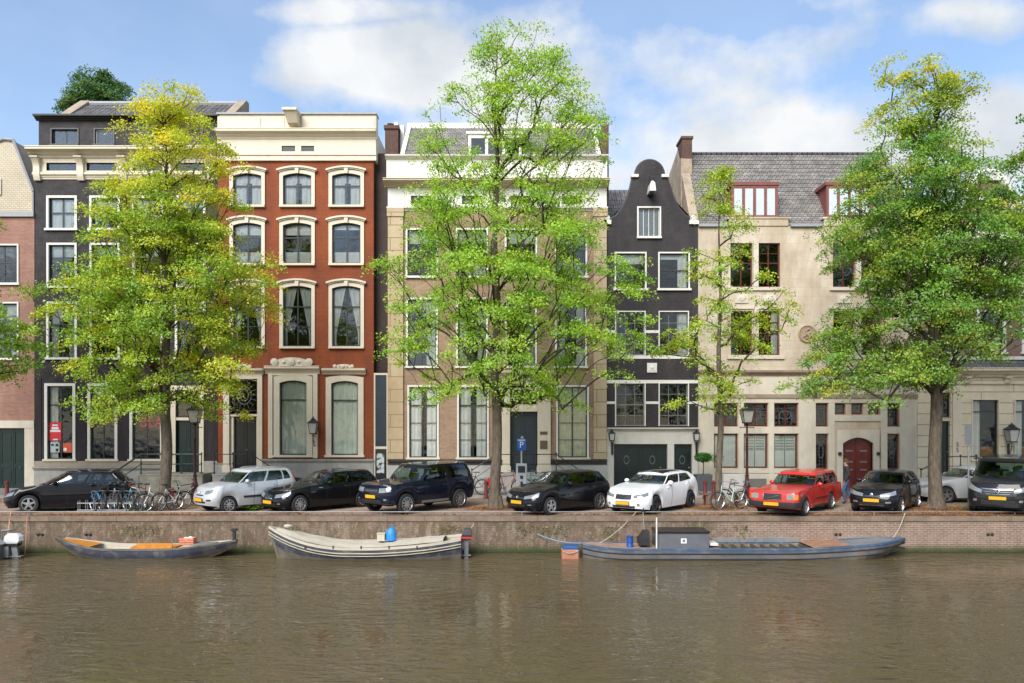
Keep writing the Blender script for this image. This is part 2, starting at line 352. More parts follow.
# low rail along the edge
rl = thing('quay_rail', 'low galvanised pipe rail running along the quay edge', 'railing', (0,YQ+.25,0))
M().tube([(x,YQ+.25,.12) for x in range(-80,81,4)], .020, 8).build('pipe', STEEL, rl, True)
for i in range(-30,31):
    X=i*2.45+.35; M().lathe([(.05,0),(.05,.012),(.02,.014),(.02,.105)], (X,YQ+.25,0), 8).build('post', STEEL, rl, True)

# ---------------------------------------------------------------- facade helpers
def wall_rows(m, rows_z, xl, xr, ops, y=YF, depth=.16, mi=0):
    """Front wall between outlines xl(z), xr(z) with rectangular openings (x0,x1,z0,z1) and their reveals."""
    zs = sorted(set(list(rows_z)+[o[2] for o in ops]+[o[3] for o in ops]))
    for a,b in zip(zs[:-1], zs[1:]):
        if b-a < 1e-6: continue
        mid=(a+b)/2; cur=[o for o in ops if o[2]<mid<o[3]]; cur.sort()
        la,lb,ra,rb = xl(a),xl(b),xr(a),xr(b)
        for o in cur:
            m.quad((la,y,a),(o[0],y,a),(o[0],y,b),(lb,y,b),mi); la=lb=o[1]
        m.quad((la,y,a),(ra,y,a),(rb,y,b),(lb,y,b),mi)
    for x0,x1,z0,z1 in ops:
        for q in (((x0,y,z0),(x0,y+depth,z0),(x0,y+depth,z1),(x0,y,z1)), ((x1,y,z0),(x1,y,z1),(x1,y+depth,z1),(x1,y+depth,z0)),
                  ((x0,y,z1),(x0,y+depth,z1),(x1,y+depth,z1),(x1,y,z1)), ((x0,y,z0),(x1,y,z0),(x1,y+depth,z0),(x0,y+depth,z0))):
            m.quad(*q, mi)
def arch_pts(x0,x1,z0,z1,rise,n=7):
    """outline: bottom left, bottom right, then the segmental arch back to the left"""
    pts=[(x0,z0),(x1,z0)]
    for i in range(n+1):
        t=i/n; x=x1+(x0-x1)*t; pts.append((x, z1-rise*(1-4*t*(1-t)) if rise else z1))
    return pts
def drape(m, x0,x1,z0,z1,y,mi=0,amp=.03,n=None, gather=0):
    n = n or max(6,int((x1-x0)/.05)); top=[];bot=[]
    for i in range(n+1):
        t=i/n; yy=y+amp*math.sin(t*n*1.3)+amp*.4*math.sin(t*n*2.9+1)
        top.append((x0+(x1-x0)*t,yy,z1)); bot.append((x0+(x1-x0)*(t+gather*(t)*(0)),yy,z0))
    for i in range(n): m.quad(bot[i],bot[i+1],top[i+1],top[i],mi)
def window(house, x0,x1,z0,z1, casing=None, cw=.09, sash=SASHDK, nv=1, hbars=(.5,), meet=.5, curtain=None, cmat=None, y=YF, rise=0,
           sill=WHITE, sillw=.06, crown=None, proud=.05, fw=.05, recess=.09, name='window', lead=None, barw=.028, panes=True):
    """x0..z1: the opening. Returns the wall opening rectangle."""
    casing = casing or WHITE
    m=M()
    n=7
    m.ring2(arch_pts(x0-cw,x1+cw,z0-.0,z1+cw,rise*.8,n), arch_pts(x0,x1,z0+.001,z1,rise,n), y-proud, y+.05)
    if crown=='hood':      # moulded hood and keystone of the red house
        o=arch_pts(x0-cw-.11,x1+cw+.11,z1+cw-.02,z1+cw+.17,rise*.9+.05,n); 
        hi=[p for p in o[2:]]; lo=[(px_, pz_-.085) for px_,pz_ in hi]
        m.plate(hi+lo[::-1], y-proud-.12, y+.02)
        hi2=[(a,b_-.085) for a,b_ in hi]; lo2=[(a,b_-.05) for a,b_ in hi2]
        m.plate([( (x0+x1)/2+(a-(x0+x1)/2)*.93,b_) for a,b_ in hi2]+[((x0+x1)/2+(a-(x0+x1)/2)*.93,b_) for a,b_ in lo2[::-1]], y-proud-.06, y+.02)
        xc=(x0+x1)/2; m.plate([(xc-.07,z1-.02),(xc+.07,z1-.02),(xc+.1,z1+cw+.13),(xc-.1,z1+cw+.13)], y-proud-.09, y)
    w=m.build(name, casing, house)
    if sill is not None:
        M().box(x0-cw-sillw,x1+cw+sillw,y-proud-.07,y+.05,z0-.10,z0+.0).build('sill', sill, w)
    ms=M(); ys=y+recess
    ms.ring2(arch_pts(x0,x1,z0,z1,rise,n), arch_pts(x0+fw,x1-fw,z0+fw,z1-fw,rise,n), ys, ys+.05)
    H=z1-z0
    if meet: ms.box(x0+fw,x1-fw,ys-.012,ys+.045,z0+H*meet-.028,z0+H*meet+.028)
    for k in range(1,nv+1):
        xx=x0+(x1-x0)*k/(nv+1); bw=barw*(2.1 if nv==1 else 1); ms.box(xx-bw/2,xx+bw/2,ys+.002,ys+.04,z0+fw,z1-fw)
    for h in hbars:
        if meet and abs(h-meet)<.01: continue
        ms.box(x0+fw,x1-fw,ys+.004,ys+.038,z0+H*h-barw/2,z0+H*h+barw/2)
    ms.build('sash', sash, w)
    gp=M().plate(arch_pts(x0+fw*.6,x1-fw*.6,z0+fw*.6,z1-fw*.6,rise,n), ys+.018, ys+.024).build('pane', GLASS if z0>4.3 else GLASSLO, w)
    if lead=='sun':
        ml=M(); xc_,zc2=(x0+x1)/2,(z0+z1)/2; A=[i*math.pi/8 for i in range(16)]
        for k1,k2 in ((.30,.25),(.46,.42)): ml.ring2([(xc_+k1*.75*math.cos(a),zc2+k1*1.0*math.sin(a)) for a in A],[(xc_+k2*.75*math.cos(a),zc2+k2*1.0*math.sin(a)) for a in A],ys+.002,ys+.017)
        for a in A: ml.tube([(xc_+.34*math.cos(a),ys+.008,zc2+.44*math.sin(a)),(xc_+.64*math.cos(a),ys+.008,zc2+.72*math.sin(a))],.014,4)
        ml.build('leading', LEADING, w)
    elif lead:
        ml=M(); nx,nz=lead
        for i in range(1,nx): ml.box(x0+fw+(x1-x0-2*fw)*i/nx-.006,x0+fw+(x1-x0-2*fw)*i/nx+.006,ys+.006,ys+.016,z0+fw,z1-fw)
        for j in range(1,nz): ml.box(x0+fw,x1-fw,ys+.008,ys+.014,z0+fw+(H-2*fw)*j/nz-.006,z0+fw+(H-2*fw)*j/nz+.006)
        ml.ring2([(( x0+x1)/2+.55*(x1-x0)/2*math.cos(a),(z0+z1)/2+.4*H/2*math.sin(a)) for a in [i*math.pi/5 for i in range(10)]],
                 [(( x0+x1)/2+.47*(x1-x0)/2*math.cos(a),(z0+z1)/2+.34*H/2*math.sin(a)) for a in [i*math.pi/5 for i in range(10)]], ys+.004, ys+.017)
        ml.build('leading', LEADING, w)
    yc=y+.19; cm=cmat or CURTW; W=x1-x0
    if curtain:
        mc=M()
        for c in curtain.split('+'):
            if c=='full': drape(mc,x0-.02,x1+.02,z0,z1+.02,yc,amp=.018)
            elif c=='flat': mc.box(x0-.02,x1+.02,yc,yc+.01,z0,z1+.02)
            elif c=='sides': drape(mc,x0-.02,x0+W*.30,z0,z1,yc); drape(mc,x1-W*.30,x1+.02,z0,z1,yc)
            elif c=='sides2': drape(mc,x0-.02,x0+W*.42,z0,z1,yc); drape(mc,x1-W*.38,x1+.02,z0,z1,yc)
            elif c=='top': mc.box(x0-.02,x1+.02,yc+.02,yc+.03,z0+H*.72,z1+.02)
            elif c=='top2': mc.box(x0-.02,x1+.02,yc+.02,yc+.03,z0+H*.85,z1+.02)
            elif c=='half': mc.box(x0-.02,x1+.02,yc+.02,yc+.03,z0,z0+H*.3)
            elif c=='left': drape(mc,x0-.02,x0+W*.35,z0,z1,yc)
            elif c=='right': drape(mc,x1-W*.35,x1+.02,z0,z1,yc)
            elif c=='tied':
                for sgn,xe in ((1,x0),(-1,x1)):
                    for i in range(9):
                        t0,t1=i/9,(i+1)/9
                        for (ta,tb) in ((t0,t1),):
                            a=(xe+sgn*ta*W*.46,yc+.03*math.sin(i*1.9),z1); b_=(xe+sgn*tb*W*.46,yc+.03*math.sin(i*1.9+1.9),z1)
                            c_=(xe+sgn*tb*W*.12,yc+.03*math.sin(i*1.9+1.9),z0+H*.22); d_=(xe+sgn*ta*W*.12,yc+.03*math.sin(i*1.9),z0+H*.22)
                            mc.quad(d_,c_,b_,a)
                            mc.quad((d_[0],d_[1],z0),(c_[0],c_[1],z0),c_,d_)
            elif c=='shutter':
                for hx0,hx1 in ((x0+fw,x0+W/2-.015),(x0+W/2+.015,x1-fw)):
                    mc.box(hx0,hx1,yc,yc+.02,z0,z0+H*.52)
                    k=0; zz=z0+H*.54
                    while zz < z1-.05:
                        mc.quad((hx0,yc,zz),(hx1,yc,zz),(hx1,yc+.04,zz+.045),(hx0,yc+.04,zz+.045)); zz+=.075
                    for xx in (hx0,hx1-.03): mc.box(xx,xx+.03,yc-.005,yc+.015,z0+H*.52,z1)
        mc.build('curtain' if 'shutter' not in curtain else 'shutter', cm, w)
    return (x0-.001,x1+.001,z0-.001,z1+.001)
def house_shell(h, x0,x1,zt,mats,depth=11,y=YF,room_w=1.9):
    """side and back walls and an inner sheet coloured dark as room shade"""
    m=M(); D=y+depth
    m.quad((x0,y,0),(x0,y,zt),(x0,D,zt),(x0,D,0)); m.quad((x1,y,0),(x1,D,0),(x1,D,zt),(x1,y,zt)); m.quad((x0,D,0),(x0,D,zt),(x1,D,zt),(x1,D,0))
    m.build('side_wall', mats, h)
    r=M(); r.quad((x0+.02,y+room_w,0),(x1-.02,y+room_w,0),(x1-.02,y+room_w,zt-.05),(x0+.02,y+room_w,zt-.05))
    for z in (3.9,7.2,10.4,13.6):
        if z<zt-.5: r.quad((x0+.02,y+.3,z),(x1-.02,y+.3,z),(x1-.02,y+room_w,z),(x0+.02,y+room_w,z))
    r.build('room_shade_sheet', ROOMDK, h)
def cornice(m, x0,x1,z0,z1,d,y=YF,mi=0,ret=True):
    """stepped moulding growing outwards to the top"""
    H=z1-z0
    prof=[(y+.02,z0),(y-d*.22,z0),(y-d*.28,z0+H*.18),(y-d*.5,z0+H*.35),(y-d*.58,z0+H*.52),(y-d*.9,z0+H*.62),(y-d,z0+H*.66),(y-d,z0+H*.86),(y-d*1.05,z0+H*.9),(y-d*1.05,z1),(y+.02,z1)]
    m.profx(prof,x0,x1,mi)
def band(m,x0,x1,z0,z1,d,y=YF,mi=0): m.box(x0,x1,y-d,y+.02,z0,z1,mi)
def console(m, x, z0,z1, w, d, y=YF, mi=0):
    """S shaped bracket"""
    H=z1-z0; pts=[]
    for i in range(13):
        t=i/12; pts.append((y-(d*(.28+.72*t**1.6)+.05*math.sin(t*7)), z0+H*t))
    prof=[(y+.01,z0)]+pts+[(y+.01,z1)]
    m.profx(prof,x-w/2,x+w/2,mi); m.box(x-w*.62,x+w*.62,y-d-.03,y,z1-.05,z1,mi)
def paneled_door(h, x0,x1,z0,z1, mt, leaves=2, y=YF, rec=.16, name='door', rows=(.04,.36,.42,.96), grill=False):
    d=M(); d.box(x0,x1,y+rec+.003,y+rec+.05,z0,z1); lw=(x1-x0)/leaves
    for i in range(leaves):
        a=x0+i*lw; s=.09*min(1,lw/.8)
        d.box(a+.005,a+s,y+rec-.02,y+rec+.001,z0,z1); d.box(a+lw-s,a+lw-.005,y+rec-.02,y+rec+.001,z0,z1)
        for k,(r0,r1) in enumerate(((0,rows[0]+.04),(rows[1]-.0,rows[2]),(rows[3]-.03,1))): d.box(a+s+.001,a+lw-s-.001,y+rec-.018,y+rec+.001,z0+(z1-z0)*r0,z0+(z1-z0)*r1)
        for r0,r1 in ((rows[0]+.08,rows[1]-.05),(rows[2]+.05,rows[3]-.07)):
            d.box(a+s+.05,a+lw-s-.05,y+rec-.012,y+rec+.001,z0+(z1-z0)*r0,z0+(z1-z0)*r1)
    o=d.build(name, mt, h)
    k=M(); k.ball(((x0+x1)/2+(.06 if leaves==2 else (x1-x0)*.38),y+rec-.06,z0+1.05),.035,8); k.build('knob', BRASS, o)
    return o
BRASS = mat('old_brass', (.45,.33,.13), .35, .15, 10, metal=.8)
# ---------------------------------------------------------------- houses
const = lambda v: (lambda z: v)
def W(h, ops, px0,px1,py0,py1, **k):
    """window from picture-measured edges of its opening on the facade"""
    ops.append(window(h, fx(px0),fx(px1),fz(py1),fz(py0), **k))
def pantile_roof(h, x0,x1,y0,z0,y1,z1,m_,course=.30,name='roof',tile=.25, thick=.035):
    n=max(2,int(math.hypot(y1-y0,z1-z0)/course)); m=M()
    for i in range(n):
        a=i/n; b=(i+1)/n; ya,za=y0+(y1-y0)*a,z0+(z1-z0)*a; yb,zb=y0+(y1-y0)*b,z0+(z1-z0)*b
        m.add([(x0,ya,za+thick),(x1,ya,za+thick),(x1,yb,zb+.004),(x0,yb,zb+.004),(x0,ya,za),(x1,ya,za)],[(0,1,2,3),(4,5,1,0)])
    m.quad((x0,y0,z0-.03),(x1,y0,z0-.03),(x1,y1,z1-.03),(x0,y1,z1-.03))
    return m.build(name, m_, h)
def roof_mat(name, c1,c2, w=.28,h=.22, gap=(.03,.03,.035), ripple=None):
    if name in _mc: return _mc[name]
    m,t,b,out=nt_new(name); N=t.nodes.new; L=t.links.new
    geo=N('ShaderNodeNewGeometry'); sp=N('ShaderNodeSeparateXYZ'); L(geo.outputs['Position'],sp.inputs[0]); cb=N('ShaderNodeCombineXYZ'); L(sp.outputs['X'],cb.inputs['X']); L(sp.outputs['Z'],cb.inputs['Y'])
    br=N('ShaderNodeTexBrick'); br.inputs['Scale'].default_value=1; br.inputs['Brick Width'].default_value=w; br.inputs['Row Height'].default_value=h; br.inputs['Mortar Size'].default_value=.012
    br.inputs['Color1'].default_value=(*c1,1); br.inputs['Color2'].default_value=(*c2,1); br.inputs['Mortar'].default_value=(*gap,1); L(cb.outputs[0],br.inputs['Vector'])
    n=N('ShaderNodeTexNoise'); n.inputs['Scale'].default_value=2; n.inputs['Detail'].default_value=7; L(geo.outputs['Position'],n.inputs['Vector'])
    mr=N('ShaderNodeMapRange'); mr.inputs['From Min'].default_value=.3; mr.inputs['From Max'].default_value=.7; mr.inputs['To Min'].default_value=.72; mr.inputs['To Max'].default_value=1.28; L(n.outputs['Fac'],mr.inputs['Value'])
    mu=N('ShaderNodeVectorMath'); mu.operation='SCALE'; L(br.outputs['Color'],mu.inputs[0]); L(mr.outputs[0],mu.inputs['Scale']); L(mu.outputs[0],b.inputs['Base Color']); b.inputs['Roughness'].default_value=.75
    h_=br.outputs['Fac']
    if ripple:
        s=N('ShaderNodeMath'); s.operation='MULTIPLY'; s.inputs[1].default_value=2*math.pi/ripple; L(sp.outputs['X'],s.inputs[0]); q=N('ShaderNodeMath'); q.operation='SINE'; L(s.outputs[0],q.inputs[0]); h_=q.outputs[0]
    bp=N('ShaderNodeBump'); bp.inputs['Distance'].default_value=.04 if ripple else .015; bp.invert = not ripple; L(h_,bp.inputs['Height']); L(bp.outputs[0],b.inputs['Normal'])
    _mc[name]=m; return m
PANTILE=roof_mat('grey_pantiles',(.15,.145,.15),(.10,.098,.10),.26,.30,ripple=.26)
SLATE=roof_mat('roof_slates',(.285,.26,.235),(.19,.175,.16),.20,.125)
BR_A=brick('salmon_brick',(.37,.165,.115),(.27,.12,.09),(.33,.25,.2),stain=(.2,.1,.08),stain_amt=.4)
BR_D=brick('tan_brick',(.37,.225,.135),(.27,.165,.105),(.33,.27,.21),stain=(.22,.13,.09),stain_amt=.4)
BR_H=brick('brown_brick',(.25,.14,.105),(.19,.11,.09),(.26,.21,.18),stain=(.12,.08,.07),stain_amt=.4)
BR_B=brick('tarred_brick',(.019,.015,.016),(.012,.010,.011),(.02,.018,.02),rough=.55,var=.25,stain=(.075,.062,.06),stain_amt=.4,stain_scale=2.6,streak=False)
BR_E=brick('charcoal_brick',(.033,.028,.029),(.021,.018,.019),(.03,.027,.03),rough=.6,var=.2,stain=(.085,.07,.07),stain_amt=.4,stain_scale=1.2)
PL_B=mat('dark_smooth_plaster',(.028,.022,.025),.7,.12,2.2,.2,30,spec=.25,stain=(.09,.075,.08),stain_amt=.4,stain_scale=1.4,streak=True)
RUST=brick('oxide_red_paint_brick',(.29,.074,.022),(.25,.060,.018),(.19,.047,.015),rough=.75,var=.16,bump=.35,stain=(.13,.036,.024),stain_amt=.6,stain_scale=.9)
BR_CH=brick('old_chimney_brick',(.16,.07,.05),(.10,.05,.04),(.12,.09,.07),stain=(.05,.04,.04),stain_amt=.6,stain_scale=1.5)
def ashlar(name,c1,c2,mo,w,h,stain=None,amt=.5,sc=.9,mort=.012,var=.1,bump=.4): return brick(name,c1,c2,mo,w=w,h=h,mort=mort,rough=.8,var=var,bump=bump,stain=stain,stain_amt=amt,stain_scale=sc)
SANDST=ashlar('sandstone_ashlar',(.57,.495,.385),(.52,.45,.35),(.40,.34,.26),1.1,.42,(.36,.26,.165),.75,.8,mort=.006,var=.14,bump=.2)
PALEST=mat('pale_sandstone',(.59,.53,.43),.75,.08,1.6,.15,25,stain=(.33,.27,.2),stain_amt=.45,stain_scale=1.3,streak=True)
OCHRE=ashlar('ochre_blocks',(.50,.40,.26),(.44,.35,.225),(.22,.17,.11),1.4,.60,(.40,.26,.12),.5,1.2,mort=.02)
RUSTIC=ashlar('cream_rustication',(.70,.62,.46),(.68,.60,.45),(.36,.31,.23),3.1,.52,(.5,.42,.3),.35,1.2,mort=.022,bump=.8)
WOODDK=mat('dark_boarding',(.035,.018,.014),.7,.4,3)

# --- A: salmon brick house at the far left
h=thing('brick_house','salmon brick house with dark green garage door and pale shingled attic behind its flat top','house',(fx(0),YF,0)); ops=[]
for c in (4,-44):
    for (a,b) in ((245.5,283),(303.5,358)):
        W(h,ops,c-15,c+13.5,a,b,cw=.07,sash=SASHDK,meet=.55,hbars=(.78,) if a>300 else (),curtain='top+sides' if a>300 else None)
gx0,gx1=fx(-28),fx(25); ops.append((gx0,gx1,0,fz(428)))
m=M(); wall_rows(m,[0,fz(215.5)],const(fx(-190)),const(fx(34.4)),ops); m.build('wall',BR_A,h)
m=M(); band(m,fx(-192),fx(34.8),fz(217),fz(212),.12); m.build('cornice',LEAD,h)
m=M(); band(m,fx(25),fx(34.6),0,fz(428),.05); band(m,fx(-38),fx(-28),0,fz(428),.05); band(m,fx(-38),fx(34.6),fz(428),fz(420.5),.07); m.build('stone_surround',PALEST,h)
d=paneled_door(h,gx0,gx1,.02,fz(428)-.01,DKGREEN,4,name='garage_door')
house_shell(h,fx(-190),fx(34.4),fz(216),BR_A)
SHING=ashlar('cream_shingles',(.62,.54,.40),(.56,.49,.37),(.40,.35,.27),.20,.10,mort=.012,amt=.2,stain=(.5,.42,.3),bump=.8)
zt=fz(140.5); m=M(); yb=YF+2.2; k=(yb/YF)
def bx(px): return (px-512)/(FOC/yb)
def bz(py): return CAM_Z+(422-py)/(FOC/yb)
pts=[(bx(-120),bz(222)),(bx(33.8),bz(222)),(bx(33.8),bz(192)),(bx(14),bz(141)),(bx(4),bz(140)),(bx(-10),bz(145)),(bx(-120),bz(145))]
m.plate(pts,yb,yb+5); m.build('attic',SHING,h)
m=M()
for a,b in ((3,2),(4,3),(5,4)): m.tube([(pts[a][0],yb-.05,pts[a][1]+.03),(pts[b][0],yb-.05,pts[b][1]+.03)],.07,6)
m.tube([(pts[2][0],yb-.05,pts[2][1]),(pts[1][0],yb-.05,pts[1][1])],.05,6); m.build('attic_trim',LEAD,h)
M().box(bx(-30),bx(1.5),yb-.08,yb+.1,bz(195),bz(179)).build('attic_window',[WHITE],h)

# --- B: tarred house with cream cornice
h=thing('tarred_house','nearly black canal house with cream bracketed cornice and red poster in a shop window','house',(fx(126),YF,0)); ops=[]
B0,B1=fx(35),fx(217.6)
cols=[62,105,148,190.5]
for i,c in enumerate(cols):
    W(h,ops,c-13,c+13,198,228.5,cw=.11,sash=SASHDK,meet=.52,hbars=(),curtain='full' if i in(0,2) else 'top')
    W(h,ops,c-13,c+13,245,286,cw=.10,sash=SASHDK,meet=.5,hbars=(),curtain='top' if i!=3 else 'half')
    W(h,ops,c-13,c+13,304,357.5,cw=.11,sash=SASHDK,meet=.62,hbars=(),curtain='top+sides' if i in (0,) else 'top2')
for i,(a,b) in enumerate(((47.5,73),(90.5,115),(132.5,160.5))):
    W(h,ops,a,b,386,459,cw=.13,sash=SASHDK,meet=.74,hbars=(.26,.5),nv=1,curtain=['left','top2',None][i],cmat=CURTW,sill=CREAM)
W(h,ops,176,199.5,390,417,cw=.0,sash=DKGREEN,meet=None,hbars=(),nv=0,sill=None,name='transom_window')
ops.append((fx(176),fx(199.5),fz(472),fz(420.5)))
paneled_door(h,fx(176),fx(199.5),fz(472)+.0,fz(420.5)-.005,DKGREEN,2)
m=M(); 
for a,b in ((171,176),(199.5,204)): m.box(fx(a),fx(b),YF-.06,YF+.1,fz(472),fz(386))
m.box(fx(171),fx(204),YF-.065,YF+.1,fz(390),fz(385.5)); m.box(fx(176.1),fx(199.4),YF-.02,YF+.14,fz(420.3),fz(417.2)); m.build('door_frame',CREAM,h)
zc=fz(178); zp=fz(466)
m=M(); wall_rows(m,[0,zp,zc,fz(157)],const(B0),const(B1),ops+[(fx(47),fx(77),fz(171),fz(163)),(fx(87),fx(117),fz(171),fz(163)),(fx(133),fx(163),fz(171),fz(163)),(fx(176),fx(206),fz(171),fz(163))]); m.build('wall',BR_B,h)
m=M()                                    # smooth dark plaster piers on the ground floor
edges=[35.2,42,76.3,86.7,118.3,129.3,163.8,170.7]
for a,b in zip(edges[::2],edges[1::2]): m.box(fx(a)+.02,fx(b)-.02,YF-.025,YF+.01,fz(461),fz(378))
m.box(fx(204.4),B1,YF-.025,YF+.01,fz(461),fz(378)); m.build('plaster_pier',PL_B,h)
m=M(); band(m,B0,fx(170.8),fz(466.5),fz(461),.06); m.build('stone_band',mat('dun_stone',(.33,.28,.21),.8,.12,2,.2),h)
m=M(); cornice(m,B0-.05,fx(170.8),fz(471),fz(466.6),.16); band(m,B0,fx(170.8),0,fz(471),.07); band(m,fx(204.2),B1,0,fz(461),.07); m.build('plinth',STONE,h)
# frieze with consoles
m=M(); xs=[35.5,47,77,87,117,133,163,176,206,217]
for a,b in zip(xs[::2],xs[1::2]): m.box(fx(a),fx(b),YF-.06,YF+.06,fz(173),fz(158.5))
for a,b in zip(xs[1::2],xs[2::2]): m.box(fx(a),fx(b),YF-.055,YF+.06,fz(173),fz(171)); m.box(fx(a),fx(b),YF-.055,YF+.06,fz(163),fz(158.5))
cornice(m,fx(31.5),fx(218),fz(158.4),fz(149.5),.55); cornice(m,B0-.05,B1,fz(179.5),fz(173.1),.16); m.build('cornice',CREAM,h)
for px in (38.5,82,125,169.5,212): 
    m=M(); console(m,fx(px),fz(181),fz(158.6),.30,.42); m.build('console',CREAM,h)
for a in (47,87,133,176):
    w=M().box(fx(a),fx(a+30),YF+.05,YF+.08,fz(171),fz(163)).build('frieze_window',GLASS,h)
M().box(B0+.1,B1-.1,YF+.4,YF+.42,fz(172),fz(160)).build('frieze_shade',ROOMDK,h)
# attic storey
ya=YF+.25; m=M(); a_ops=[]
for (a,b,k) in ((49,75,1),(92.5,111,0),(137,156,0),(178,200,1)):
    a_ops.append(window(h,fx(a),fx(b),fz(142.5),fz(127.5),casing=SASHDK,cw=.06,sash=SASHDK if k else WHITE,nv=1 if k else 0,meet=None,hbars=(),curtain='flat',cmat=LEAD,y=ya,sill=SASHDK,sillw=.02,proud=.04))
wall_rows(m,[fz(149),fz(116)],const(fx(35.6)),const(fx(217)),a_ops,y=ya); m.build('attic_wall',BR_B,h)
m=M(); cornice(m,fx(33.5),fx(219),fz(119),fz(114.5),.35,y=ya); m.build('attic_cornice',BLACKP,h)
house_shell(h,B0,B1,fz(150),BR_B); M().box(fx(35.6),fx(217),ya+.17,ya+8,fz(150),fz(116.5)).build('attic_back',BR_B,h)
y0=ya+.6; y1=YF+4.1; s1=FOC/y1
def rx(px,y): return (px-512)/(FOC/y)
def rz_(py,y): return CAM_Z+(422-py)/(FOC/y)
pantile_roof(h,B0+.1,B1,y0,fz(117),y1,rz_(104.5,y1),PANTILE)
m=M(); m.tube([(B0+.1,y1,rz_(103.8,y1)),(B1,y1,rz_(103.8,y1))],.14,8); m.build('ridge',LEAD,h)
TANR=mat('tan_render',(.34,.27,.20),.85,.2,2)
for xa,xb in ((B0-.05,B0+.45),(B1-.45,B1+.02)):      # stone gable coping at each end of the roof
    m=M(); m.add([(xa,y0,fz(117)),(xb,y0,fz(117)),(xb,y1,rz_(100.5,y1)),(xa,y1,rz_(100.5,y1)),(xa,y0,fz(130)),(xb,y0,fz(130)),(xb,y1+.4,fz(130)),(xa,y1+.4,fz(130)),(xa,y1+.4,rz_(100.5,y1)),(xb,y1+.4,rz_(100.5,y1))],
      [(0,1,2,3),(0,4,5,1),(0,3,8,7,4),(1,5,6,9,2),(3,2,9,8),(8,9,6,7)]); m.build('gable_coping',TANR,h)
# poster in the first shop window, red sign in the third
REDP=mat('red_poster',(.62,.02,.025),.5,.05,3); WHP=mat('white_print',(.75,.75,.75),.6,.03,3)
wp=[o for o in bpy.data.objects if o.name.startswith('window') and o.parent==h]
p=thing('poster','red poster with white lines of print inside the shop window of the tarred house','poster',(fx(54),YF+.07,fz(441)))
M().box(fx(48.3),fx(60.3),YF+.075,YF+.083,fz(440.5),fz(422.5)).build('sheet',REDP,p)
m=M()
for (a,b,c,d) in ((51.5,57,426,424.5),(50.8,57.8,429.5,427),(49.3,59.6,432,430),(52,57,440,438.9)): m.box(fx(a),fx(b),YF+.070,YF+.0745,fz(c),fz(d))
m.build('print',WHP,p)
p=thing('notice','small pale paper notice with a black and white picture in the shop window','notice',(fx(53.5),YF+.07,fz(452)))
M().box(fx(49.5),fx(58.6),YF+.075,YF+.083,fz(452.5),fz(442.5)).build('sheet',mat('grey_paper',(.42,.47,.48),.6,.1,3),p)
m=M(); m.box(fx(50.3),fx(53),YF+.071,YF+.0745,fz(446),fz(444)); m.box(fx(54.8),fx(57.6),YF+.071,YF+.0745,fz(446.5),fz(443.8)); m.box(fx(54.8),fx(57.6),YF+.071,YF+.0745,fz(451.5),fz(448.6)); m.build('print',BLACKP,p)
p=thing('notice','small notice with an orange red and white picture in the shop window','notice',(fx(66.5),YF+.07,fz(452)))
M().box(fx(62.2),fx(71),YF+.075,YF+.083,fz(452.5),fz(443)).build('sheet',mat('orange_print',(.62,.09,.03),.6,.1,3),p)
m=M(); m.lathe([(.085,0),(.085,-.004)],(fx(64.3),YF+.0745,fz(449.5)),12,axis='y'); m.build('print',WHP,p)
s=thing('shop_sign','red sign with big darker letters hanging inside the shop window beside the tree','sign',(fx(146.5),YF+.5,fz(430)))
M().box(fx(133),fx(160),YF+.5,YF+.54,fz(429.5),fz(416)).build('board',mat('dark_red_board',(.10,.006,.006),.5,.05,3),s)
def text3d(name, body, parent, x,y,z,size,m_,depth=.01,rot=(R(90),0,0),align='CENTER'):
    cu=bpy.data.curves.new(name,'FONT'); cu.body=body; cu.size=size; cu.extrude=depth; cu.align_x=align; cu.align_y='CENTER'
    o=bpy.data.objects.new(name,cu); COL.objects.link(o)
    dg=bpy.context.evaluated_depsgraph_get(); me=bpy.data.meshes.new_from_object(o.evaluated_get(dg)); bpy.data.objects.remove(o); bpy.data.curves.remove(cu)
    me.materials.clear(); me.materials.append(m_); o=bpy.data.objects.new(name,me); COL.objects.link(o); o.rotation_euler=rot
    if parent is not None:
        o.parent=parent; o.location=Vector((x,y,z))-ORG[parent.name]
    else: o.location=(x,y,z)
    ORG[o.name]=Vector()
    return o
text3d('lettering','BEA',s,fx(146.8),YF+.49,fz(422.8),.66,mat('bright_red',(.75,.02,.015),.4,.03,3))

# --- C: oxide red house
h=thing('red_house','tall oxide red canal house with cream arched window surrounds and a hoist box','house',(fx(296),YF,0)); ops=[]
C0,C1=fx(217.8),fx(373.6)
for r,(z0,z1,h0) in enumerate(((205.3,173.5,0),(263.5,223,0),(346.5,286,0))):
    for i,c in enumerate((247.5,297.4,346.5)):
        W(h,ops,c-14.2,c+14.2,z1,z0,casing=CREAM,cw=.165,sash=SASHDK,meet=(.62,.64,.66)[r],hbars=() if r<2 else (.33,),nv=1,rise=.12,crown='hood',sill=CREAM,sillw=.0,
          curtain=(('top+sides2','top+sides2','top+sides2'),('half+top','half+top','half+top2'),('tied','tied','tied'))[r][i],proud=.07,fw=.07)
W(h,ops,280,307,380.5,455,casing=CREAM,cw=.28,sash=SASHDK,meet=.74,hbars=(),nv=0,rise=.12,curtain='full',cmat=CURTG,sill=CREAM,sillw=.05,proud=.10,crown=None,fw=.06)
W(h,ops,331.5,358.3,381,455,casing=CREAM,cw=.26,sash=SASHDK,meet=.74,hbars=(),nv=0,rise=.12,curtain='full',cmat=CURTG,sill=CREAM,sillw=.05,proud=.08,fw=.06)
W(h,ops,229.6,257.6,379,411,casing=CREAM,cw=.0,sash=BLACKP,meet=None,hbars=(),nv=0,rise=.12,sill=None,lead='sun',proud=.07,name='transom_window',cmat=CURTG)
